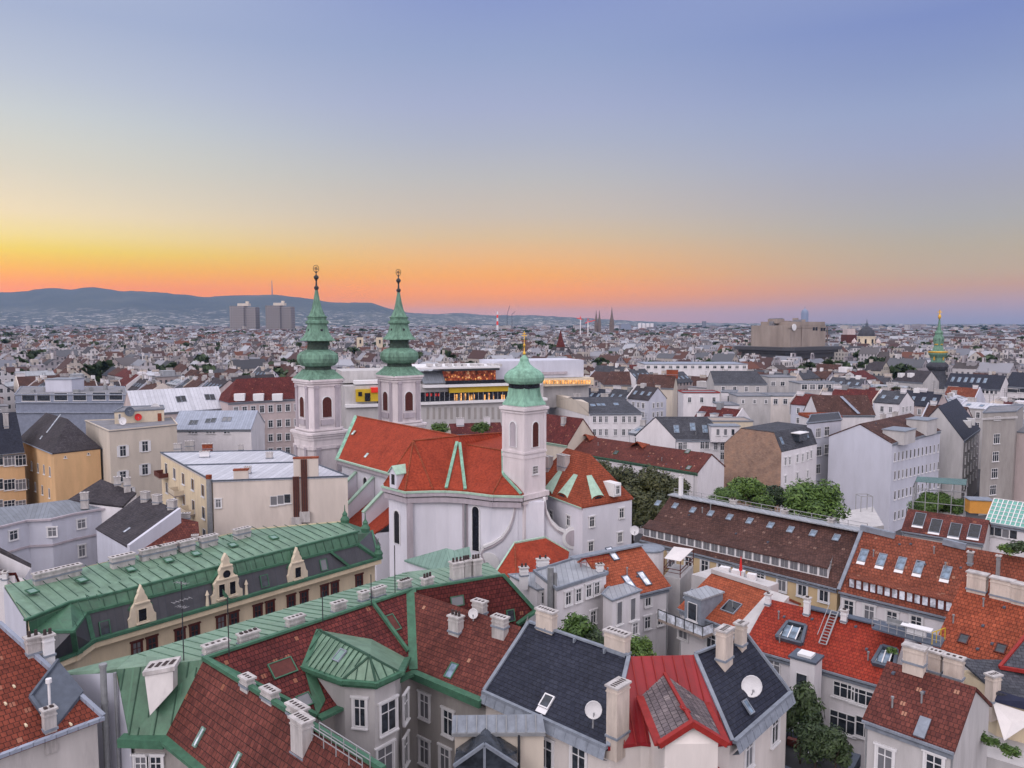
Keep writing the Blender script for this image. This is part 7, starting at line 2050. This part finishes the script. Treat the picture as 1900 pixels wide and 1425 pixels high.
def dome():
    y = 1000; c = PY(1607, 640, y); k = y / 1427; z = lambda r: rowz(c, r)
    root = thing('domed_museum', 'cream museum with dark ribbed dome and four small corner turrets', 'museum', flat(c, 0))
    m = MB(); m.box((c.x, c.y, 0), 34, 30, z(637), .2); m.lathe((c.x, c.y, 0), [(15.5 * k, z(640)), (15.5 * k, z(626)), (16.5 * k, z(625.5)), (16.3 * k, z(624))], 16); w = m.build('wall', 'cream_pale', root)
    m = MB(); m.lathe((c.x, c.y, 0), [(14.5 * k, z(625)), (14 * k, z(619)), (11.5 * k, z(613)), (7 * k, z(608)), (3 * k, z(605.5))], 24, 0, 0, .015); m.build('dome', 'slate_grey', root)
    m = MB(); m.lathe((c.x, c.y, 0), [(2.6 * k, z(606)), (2.2 * k, z(602)), (2.8 * k, z(601.5)), (.8 * k, z(598)), (.3 * k, z(592))], 10); m.build('lantern', 'lead_dark', root)
    m = MB()
    for t in range(8): q = c + V((math.cos(t * .785 + .3), math.sin(t * .785 + .3), 0)) * 15.55 * k; m.box(flat(q, z(637)), 2.2, 1.2, z(629) - z(637), t * .785 + .3 + 1.57)
    m.build('window', 'glass_black', w)
    for dx in (-22, 22):
        q = PY(1607 + dx, 640, y - 8); m = MB(); m.lathe((q.x, q.y, 0), [(4.5 * k, z(665)), (4.5 * k, z(636)), (5 * k, z(635.5)), (4 * k, z(632)), (1.5 * k, z(629.5)), (.3 * k, z(627))], 12); m.build('turret', 'pinkish', root)


dome()


def block(name, label, cat, px, y, hw, r0, mat, dep=None, ang=0.0, roof=None, r1=None, group=None):
    c = PY(px, 620, y); k = y / 1427; zt = rowz(c, r0); z0 = 0
    m = MB(); m.box((c.x, c.y, z0), hw * 2 * k, dep or hw * 2 * k, zt - z0, ang, 0)
    return solo(m, name, [mat], label, cat, group, loc=flat(c, 0)), c, zt, k


for px, hw, r0, lab in ((454, 23, 567, 'nearer left hospital slab block, dark grey-brown, far behind the left church tower'), (520, 23, 566, 'right hospital slab block, dark grey-brown, beside the church tower spire')):
    y = 3000; c = PY(px, 600, y); k = y / 1427; root = thing('hospital_block', lab, 'tower block', flat(c, 0), 'twin hospital blocks'); z = lambda r: rowz(c, r)
    m = MB(); m.box((c.x - 10 * k, c.y, 0), 26 * k, 50, z(r0 + 1)); m.box((c.x + 10 * k, c.y + 8, 0), 26 * k, 50, z(r0 + 3)); m.build('wall', 'hospital', root)
    m = MB(); m.box((c.x, c.y, z(r0 + 1)), 20 * k, 30, z(r0 - 4) - z(r0 + 1)); m.box((c.x + 6 * k, c.y, z(r0 - 4)), 5 * k, 12, 8); m.build('roof_structure', 'beige', root)
for px, lab in ((668, 'cream church tower with dark pointed roof, left of its twin between the green spires'), (704, 'cream church tower with dark pointed roof, right of its twin beside the green spire')):
    y = 800; c = PY(px, 640, y); k = y / 1427; z = lambda r: rowz(c, r); root = thing('church_tower', lab, 'church tower', flat(c, 0), 'twin cream church towers')
    m = MB(); m.box((c.x, c.y, 0), 11 * k, 11 * k, z(626), .3); m.build('wall', 'cream_pale', root)
    m = MB(); m.lathe((c.x, c.y, 0), [(7.2 * k, z(626.5)), (.1, z(616))], 4, 0, .3 + math.pi / 4, 0, 0); m.build('roof', 'slate_warm', root)
    m = MB(); m.box((c.x - .3 * 5.6 * k * -.98, c.y - 5.4 * k, z(637)), 2.6 * k, 1.0, 6.5 * k, .3); m.build('window', 'glass_black', root)
y = 620; c = PY(1040, 650, y); k = y / 1427; z = lambda r: rowz(c, r); root = thing('pyramid_roof_tower', 'dark red pyramid roofed tower on a broad grey hipped roof', 'tower', flat(c, 0))
m = MB(); m.lathe((c.x, c.y, 0), [(12 * k, z(645)), (6 * k, z(630)), (.1, z(611))], 4, 0, math.pi / 4); m.build('roof', 'tile_dark', root)
m = MB(); m.box((c.x, c.y, 0), 42 * k, 26 * k, z(657)); m.build('wall', 'beige', root); m = MB(); m.lathe((c.x, c.y, 0), [(32 * k, z(657)), (19 * k, z(644))], 4, 0, math.pi / 4); m.build('lower_roof', 'slate_warm', root)
for px, tip, hw, lab in ((1109, 575, 3.0, 'shorter twin gothic spire left of the tall gothic spire'), (1135, 569, 4.6, 'tall slim gothic stone spire on the horizon')):
    y = 2200; c = PY(px, 610, y); k = y / 1427; z = lambda r: rowz(c, r); root = thing('gothic_spire', lab, 'church spire', flat(c, 0), 'gothic church spires')
    m = MB()
    for dx in ((-3, 3) if hw < 4 else (0,)):
        m.lathe((c.x + dx * k, c.y, 0), [(hw * k, 0), (hw * k, z(600)), (hw * .8 * k, z(598)), (hw * .75 * k, z(592)), (hw * .5 * k, z(588)), (.15 * k, z(tip))], 8)
        for t in range(4): q = V((c.x + dx * k, c.y, 0)) + V((math.cos(t * 1.57 + .78), math.sin(t * 1.57 + .78), 0)) * hw * k; m.lathe((q.x, q.y, 0), [(.7 * k, z(612)), (.7 * k, z(601)), (.05, z(593))], 6)
    m.build('stone_spire', 'gothic', root)
    if hw > 4: m = MB(); m.box((c.x - 10 * k, c.y, 0), 26 * k, 20 * k, z(617)); m.build('nave', 'slate_grey', root)
y = 7000; c = PY(1493, 590, y); k = y / 1427; z = lambda r: rowz(c, r); m = MB(); m.lathe((c.x, c.y, 0), [(6.5 * k, 0), (6.5 * k, z(580)), (5 * k, z(576)), (2.2 * k, z(574)), (.6 * k, z(573)), (.4 * k, z(568))], 14)
solo(m, 'glass_tower', 'blue_panel', 'lone blue glass skyscraper rising behind the flak tower', 'skyscraper', loc=flat(c, 0))


def crane(px, y, r0, rb, j0, j1, lab):
    c = PY(px, r0, y); k = y / 1427; z = lambda r: rowz(c, r); root = thing('tower_crane', lab, 'crane', flat(c, 0), 'construction cranes')
    m = MB(); m.bar((c.x, c.y, 0), (c.x, c.y, z(r0)), 1.6 * k * 1.0); m.build('mast', 'trim_white', root)
    m = MB(); a, b = PY(j0[0], j0[1], y), PY(j1[0], j1[1], y); m.bar(a, b, 1.3 * k); m.bar((c.x, c.y, z(r0)), (c.x, c.y, z(r0 - 6)), 1.0 * k); m.bar((c.x, c.y, z(r0 - 6)), a * .5 + V((c.x, c.y, z(r0))) * .5, .35 * k); m.bar((c.x, c.y, z(r0 - 6)), b * .4 + V((c.x, c.y, z(r0))) * .6, .35 * k); m.build('jib', 'lamp_red', root)
    m = MB(); m.box(b - Zv * 2 * k, 3 * k, 2 * k, 3 * k); m.build('counterweight', 'far_grey', root)


crane(1091, 1300, 597, 650, (1104, 594), (1084, 600), 'red and white tower crane right of the red pyramid roof'); crane(1077, 1700, 593, 620, (1070, 590), (1082, 593), 'smaller tower crane left of the red and white crane')
for px, dx, lab in ((941, 5, 'thin luffing crane on the horizon left of its neighbour above the small church tower'), (950, 6, 'thin luffing crane on the horizon right of its neighbour above the small church tower')):
    c = PY(px, 583, 4500); k = 4500 / 1427; m = MB(); a, b = PY(px, 583, 4500), PY(px + (dx if px > 945 else dx), 567 if px < 945 else 578, 4500); m.bar(flat(c, 0), c, .9 * k); m.bar(a, b, .7 * k); solo(m, 'luffing_crane', 'dark_metal', lab, 'crane', 'cranes on the horizon', loc=flat(c, 0))
c = PY(923, 600, 2500); k = 2500 / 1427; m = MB(); zs = [rowz(c, r) for r in (612, 603, 596, 590, 584, 578)]; zs[0] = 0
for i in range(5): m.lathe((c.x, c.y, 0), [((2.0 - .15 * i) * k, zs[i]), ((1.9 - .15 * i) * k, zs[i + 1])], 12, i % 2)
solo(m, 'striped_chimney', ['trim_white', 'lamp_red'], 'red and white striped chimney stack above the department store', 'chimney', loc=flat(c, 0))
for i in range(4):
    c = PY(1187 + i * 7.5, 607, 3500); k = 3500 / 1427; m = MB(); m.lathe((c.x, c.y, 0), [(3.2 * k, 0), (3.2 * k, rowz(c, 601)), (2.8 * k, rowz(c, 600))], 14)
    solo(m, 'white_silo', 'white', ['leftmost', 'second from left', 'second from right', 'rightmost'][i] + ' of four round white silos on the horizon', 'silo', 'white silos on the horizon', loc=flat(c, 0))
block('office_slab', 'blue-grey office slab on the horizon right of the gothic spire', 'office', 1159, 3000, 9, 601, 'blue_panel', 60)
block('office_tower', 'thin grey tower block on the horizon right of the white silos', 'tower block', 1306, 4500, 3.2, 596, 'far_grey', 20)
block('red_block', 'dark red glass block left of the dark dome', 'office', 1575, 1030, 9, 621, 'wood_red', 18); block('pink_block', 'pink gridded block behind the dark red block', 'office', 1575, 1200, 7, 610, 'pinkish', 18)
c = PY(505, 546, 9450); m = MB(); m.lathe((c.x, c.y, 0), [(9, c.z - 30), (6, c.z + 40), (5, c.z + 90), (3, rowz(c, 520))], 8); solo(m, 'tv_mast', 'far_grey', 'thin television mast on top of the hill', 'mast', loc=flat(c, 0))
# ---------------------------------------------------------------- trees and planting
def crown_mesh(seed, mat, n=1500, leaf=.055):
    """unit crown: leaf-sized faces spread through a dozen lobes, with gaps between them"""
    r = random.Random(seed); v, f = [], []
    lobes = []
    for k in range(17):
        a, b = r.uniform(0, 6.28), r.uniform(-.5, 1.4); d = r.uniform(.35, .72)
        lobes.append((V((d * math.cos(a) * math.cos(b), d * math.sin(a) * math.cos(b), .72 * d * math.sin(b))), r.uniform(.22, .40)))
    lobes.append((V((0, 0, 0)), .5))
    for k in range(n * 2):
        c, R0 = lobes[r.randrange(len(lobes))]
        d = V((r.gauss(0, 1), r.gauss(0, 1), r.gauss(0, 1))).normalized(); p = c + d * R0 * (r.random() ** .28) * r.uniform(.85, 1.12)
        if p.length < .25: continue
        s = leaf * r.uniform(.6, 1.35); nn = (d + V((r.uniform(-1, 1), r.uniform(-1, 1), r.uniform(-.2, 1.2))) * .8).normalized()
        u = nn.cross(V((r.uniform(-1, 1), r.uniform(-1, 1), r.uniform(-1, 1)))).normalized() * s; w = nn.cross(u) * r.uniform(.5, .9)
        i = len(v); v += [tuple(p - u), tuple(p - w * .6 + u * .1), tuple(p + u), tuple(p + w * .6 - u * .1)]; f.append((i, i + 1, i + 2, i + 3))
    me = bpy.data.meshes.new('crown'); me.from_pydata(v, [], f); me.materials.append(MATS[mat]); me.update(); return me


CROWN = {}


def tree(label, px, py, y, r, mat='leaf', kind=0, sz=.85, group=None, base=0.0, name='tree', leaf=.058, n=4200, grow=1.25, drop=.22):
    k = (mat, kind, leaf, n)
    if k not in CROWN: CROWN[k] = crown_mesh(40 + kind, mat, n, leaf)
    r *= 1.0 if name == 'shrub' else grow; c = PY(px, py, y) - Zv * r * drop; base = c.z - r * .8 if name == 'shrub' else base
    root = thing(name, label, name, flat(c, base), group)
    m = MB(); b = flat(c, base); t0 = min(.35, r * .06)
    m.tube(b, c - Zv * r * .35, t0, t0 * .6, 8)
    for q in range(5):
        a = q * 1.26 + kind; e = c + V((math.cos(a) * r * .5, math.sin(a) * r * .5, r * (.05 + .12 * (q % 3)))); m.tube(c - Zv * r * (.5 - .05 * q), e, t0 * .5, t0 * .15, 6)
    if name != 'shrub': m.build('trunk', 'bark', root)
    o = bpy.data.objects.new('crown', CROWN[k]); COL.objects.link(o); o.parent = root; o.location = c - flat(c, base); o.scale = (r, r, r * sz); o.rotation_euler = (0, 0, px * .37)
    return root


for i, (px, py, y, r, lab) in enumerate(((1105, 874, 163, 5.0, 'dark olive tree at the left end of the row, behind the parsonage chimney'), (1150, 892, 156, 5.6, 'tall olive tree second from the left in the row behind the parsonage'), (1205, 895, 152, 5.6, 'broad olive-brown tree third from the left in front of the long red roof'),
                                         (1238, 902, 149, 4.2, 'olive tree at the right end of the row by the white gable'), (1175, 930, 146, 6.0, 'dark lower olive tree directly right of the parsonage wall'), (1215, 940, 143, 5.2, 'dark lower olive tree above the left end of the long brown roof'))):
    tree(lab, px, py, y, r, 'leaf_olive', i % 3, .95, 'trees beside the parsonage')
tree('small bright green tree before the brick gable wall', 1398, 905, 136, 4.2, 'leaf', 0, .95); tree('large round bright green tree in front of the white house by the brick gable', 1509, 918, 126, 5.6, 'leaf', 1, .8, leaf=.05, n=5200)
tree('low green shrub-like tree left of the bright tree by the brick gable', 1342, 914, 128, 3.0, 'leaf', 2, .6); tree('dark green tree between the brick gable trees', 1436, 915, 140, 3.6, 'leaf_dark', 2, .8)
tree('leafy garden tree behind the slate ridge by the white house', 1078, 1165, 76, 2.4, 'leaf', 2, .9, leaf=.09, n=900); tree('dark leafy bush under the white house windows', 1100, 1185, 75, 2.0, 'leaf_dark', 1, .8, leaf=.1, n=800)
tree('yellow-green bushy tree between slate ridge chimney and white house', 1187, 1198, 71, 1.5, 'leaf', 1, 1.0, leaf=.1, n=900)
tree('dark courtyard tree between slate corner house and lift shaft', 1488, 1300, 63.5, 1.9, 'leaf_dark', 0, 1.7, leaf=.085, n=2000, drop=.3); tree('large dark tree low in the right courtyard', 1515, 1350, 60.5, 2.2, 'leaf_dark', 1, 1.15, leaf=.07, n=2600, drop=.5)
tree('dark bush at the bottom of the right courtyard', 1552, 1372, 57.5, 1.5, 'leaf_dark', 2, 1.1, leaf=.09, n=1300, drop=.5)
tree('green roof garden tree at the left under the glass frame', 1712, 936, 146, 2.8, 'leaf', 0, .8, base=13.5, drop=.1); tree('taller green roof garden tree in the middle under the glass frame', 1742, 930, 146, 3.2, 'leaf', 2, .8, base=13.5, drop=.1); tree('green roof garden bush at the right under the glass frame', 1772, 938, 145, 2.7, 'leaf', 1, .8, base=13.5, drop=.1)
for px, py, y, r, lab in ((815, 786, 238, 3.2, 'palm-like green tree before the store, left of its twin'), (895, 785, 238, 3.2, 'palm-like green tree before the store, right of its twin')): tree(lab, px, py, y, r, 'leaf', 1, .7, leaf=.12, n=700, drop=.4)
for px, py, y, r, lab in ((1640, 718, 300, 3.2, 'hedge planting on the cream house roof, left part'), (1662, 718, 300, 2.6, 'hedge planting on the cream house roof, right part')): tree(lab, px, py, y, r, 'leaf_olive', 2, .45, leaf=.12, n=600, name='shrub')
for px, py, y, r, lab in ((1818, 1362, 57.5, .9, 'green potted shrub on the terrace wall, leftmost'), (1842, 1375, 56.5, .8, 'green potted shrub on the terrace wall, middle'), (1872, 1390, 55.5, 1.0, 'green potted shrub on the terrace wall, rightmost'), (1868, 1015, 84, 1.3, 'roof garden shrub left of its neighbour at the right edge'), (1895, 1012, 83, 1.6, 'dark red leaved shrub at the right edge'), (1655, 1206, 68, .7, 'potted plant in the set-in dormer of the bright red roof')):
    tree(lab, px, py, y, r, 'leaf' if 'red' not in lab.split()[1] else 'leaf_dark', 1, .8, leaf=.14, n=300, name='shrub')
# ---------------------------------------------------------------- roof garden, glasshouse and small roof at the right
hR = House('low house with worn red tiles and four dark skylights below the roof garden', P(1672, 984, 15), P(1826, 1008, 15), depth=9, pr=(1, 944), wall='stucco_lightgrey', roof='tile_wing')
hR.sky([(1706, 964), (1736, 976), (1772, 984), (1808, 986)], 1.6, 3.0, gl='glass_black', fr='lead', blind=True)
hR.wins('f', 6, (12.5,), 1.2, 1.8)
gl = thing('roof_garden', 'steel and glass framed roof garden between the white gable house and orange awning', 'roof garden', flat(P(1740, 930, 15), 0))
q = [P(1692, 955, 14), P(1788, 965, 14), P(1792, 938, 14), P(1700, 932, 14)]; m = MB(); m.walls([flat(p, 0) for p in q], 0, 13.9); m.build('wall', 'stucco_lightgrey', gl)
m = MB(); T = [p + Zv * 5.2 for p in q]
for i in range(4):
    a, b = q[i], q[(i + 1) % 4]
    for k in range(4): p = a + (b - a) * k / 4; m.bar(p, p + Zv * 5.2, .10)
    for h_ in (2.6, 5.2): m.bar(a + Zv * h_, b + Zv * h_, .10)
for k in range(5): m.bar(T[0] + (T[1] - T[0]) * k / 4, T[3] + (T[2] - T[3]) * k / 4, .1)
m.build('frame', 'rail', gl); m = MB(); m.slab([[T[3] + Zv * .1, T[2] + Zv * .1, (T[1] + T[2]) / 2 + Zv * .1, (T[0] + T[3]) / 2 + Zv * .1]], .06); m.build('glass_roof', 'green_glass', gl)
m = MB(); a = P(1815, 950, 15.5); m.box(a, 3.8, 2.5, 2.4, -.2); m.box(a + Zv * 2.403, 4.2, 3, .15, -.2, 1); solo(m, 'awning_box', ['orange_cloth', 'lead'], 'orange awning shelter beside the roof garden', 'awning', loc=flat(a, 15.5))
hT = House('white house with teal glass conservatory roof at the right edge', P(1828, 968, 17), P(1940, 986, 17), depth=10, pr=(1, 925), wall='white', roof='teal_glass')
hT.win([(1838, 985), (1852, 987), (1866, 990), (1880, 992)], 1.2, 1.5, 'plain'); m = MB()
for k in range(13): t = k / 12; a = hT.a + (hT.b - hT.a) * t; b = hT.r1 + (hT.r2 - hT.r1) * t; m.bar(a + Zv * .06, b + Zv * .06, .12)
for k in range(7): t = k / 6; a = hT.a + (hT.r1 - hT.a) * t; b = hT.b + (hT.r2 - hT.b) * t; m.bar(a + Zv * .06, b + Zv * .06, .1)
m.build('glazing_bar', 'trim_white', hT.roof)
# pavilion terrace wall behind the brown roof
tw = thing('terrace_block', 'low white terrace block with steel frame behind the brown roof', 'house', flat(P(1590, 965, 14), 0)); q = [P(1560, 985, 14), P(1640, 975, 14), P(1620, 940, 14), P(1555, 950, 14)]
m = MB(); m.walls([flat(p, 0) for p in q], 0, 14); m.build('wall', 'stucco_lightgrey', tw); m = MB(); a = P(1597, 950, 14)
for dx in (0, 2.2):
    for dy in (0, 2.2): m.bar(a + V((dx, dy, 0)), a + V((dx, dy, 3)), .12)
for dx in (0, 2.2): m.bar(a + V((dx, 0, 3)), a + V((dx, 2.2, 3)), .12); m.bar(a + V((0, dx, 3)), a + V((2.2, dx, 3)), .12)
m.build('frame', 'rail', tw)
# ---------------------------------------------------------------- aerials, flue and courtyard terrace
def aerial(px, y0, y1, z, lab, yagi=True):
    b = P(px, y0, z); top = rowz(b, y1); root = thing('roof_aerial', lab, 'aerial', b, 'aerials on the tenement ridge'); m = MB(); m.tube(b - Zv * .2, flat(b, top), .045, n=6); m.build('mast', 'dark_metal', root)
    if yagi:
        m = MB()
        for k, (zz, L) in enumerate(((top - .15, 1.1), (top - 1.5, 1.4), (top - 2.0, .9))):
            d = V((.6, .8, 0)) if k % 2 else V((.9, -.4, 0)); c = flat(b, zz); m.bar(c - d * L * .5, c + d * L * .5, .03); e = V((-d.y, d.x, 0))
            for t in range(5): q = c + d * L * (t / 4 - .5); m.bar(q - e * .28, q + e * .28, .02)
        m.build('antenna', 'rail', root)


aerial(341, 1222, 1078, 24.5, 'tall roof aerial with crossbars in front of the cream gabled house, leftmost'); aerial(425, 1212, 1108, 24.7, 'plain dark pole in front of the large cream gable', False)
aerial(599, 1150, 1098, 24.7, 'short dark pole on the green ridge before the cream house', False); aerial(689, 1120, 1066, 24.7, 'dark pole by the green flashing strip', False); aerial(733, 1097, 1012, 24.7, 'thin pole in front of the white church wall', False)
b = P(199, 1240, 24.3) + V((.1, -.75, 0)); m = MB(); b2 = flat(b, rowz(b, 1238)); m.tube(flat(b, 0), b2, .22, n=12); m.tube(b2, b2 + Zv * .25, .28, .28, n=12)
for zz in (14, 17, 20, 22): m.tube(flat(b, zz), flat(b, zz + .1), .25, .25, n=12)
m.tube(flat(b, 0) + V((.75, .2, 0)), flat(b2, b2.z - .5) + V((.75, .2, 0)), .12, n=8)
solo(m, 'steel_flue', 'grey_steel', 'tall grey steel flue pipe running up the blank white end wall', 'flue pipe', loc=flat(b, 0))
ct = thing('courtyard_terrace', 'dark courtyard terrace with blue-grey parapet, flower boxes and white table', 'terrace', flat(P(1520, 1400, 12), 0))
q = [P(1455, 1355, 13), P(1590, 1405, 13), P(1555, 1470, 13), P(1440, 1420, 13)]; m = MB(); m.walls([flat(p, 0) for p in q], 0, 12.2); m.build('floor_slab', 'asphalt', ct)
m = MB(); m.edge([flat(p, 12.7) for p in q], .5, 1.0, closed=True); m.build('parapet', 'lead_dark', ct); m = MB(); a = P(1478, 1385, 12.3); m.box(a, 1.6, .5, .6, -.6); m.build('planter', 'wood_red', ct)
m = MB(); a = P(1515, 1412, 12.3); m.box(a + Zv * .7, 1.3, .9, .08, -.5); m.box(a, .2, .2, .7, -.5); m.build('table', 'trim_white', ct)
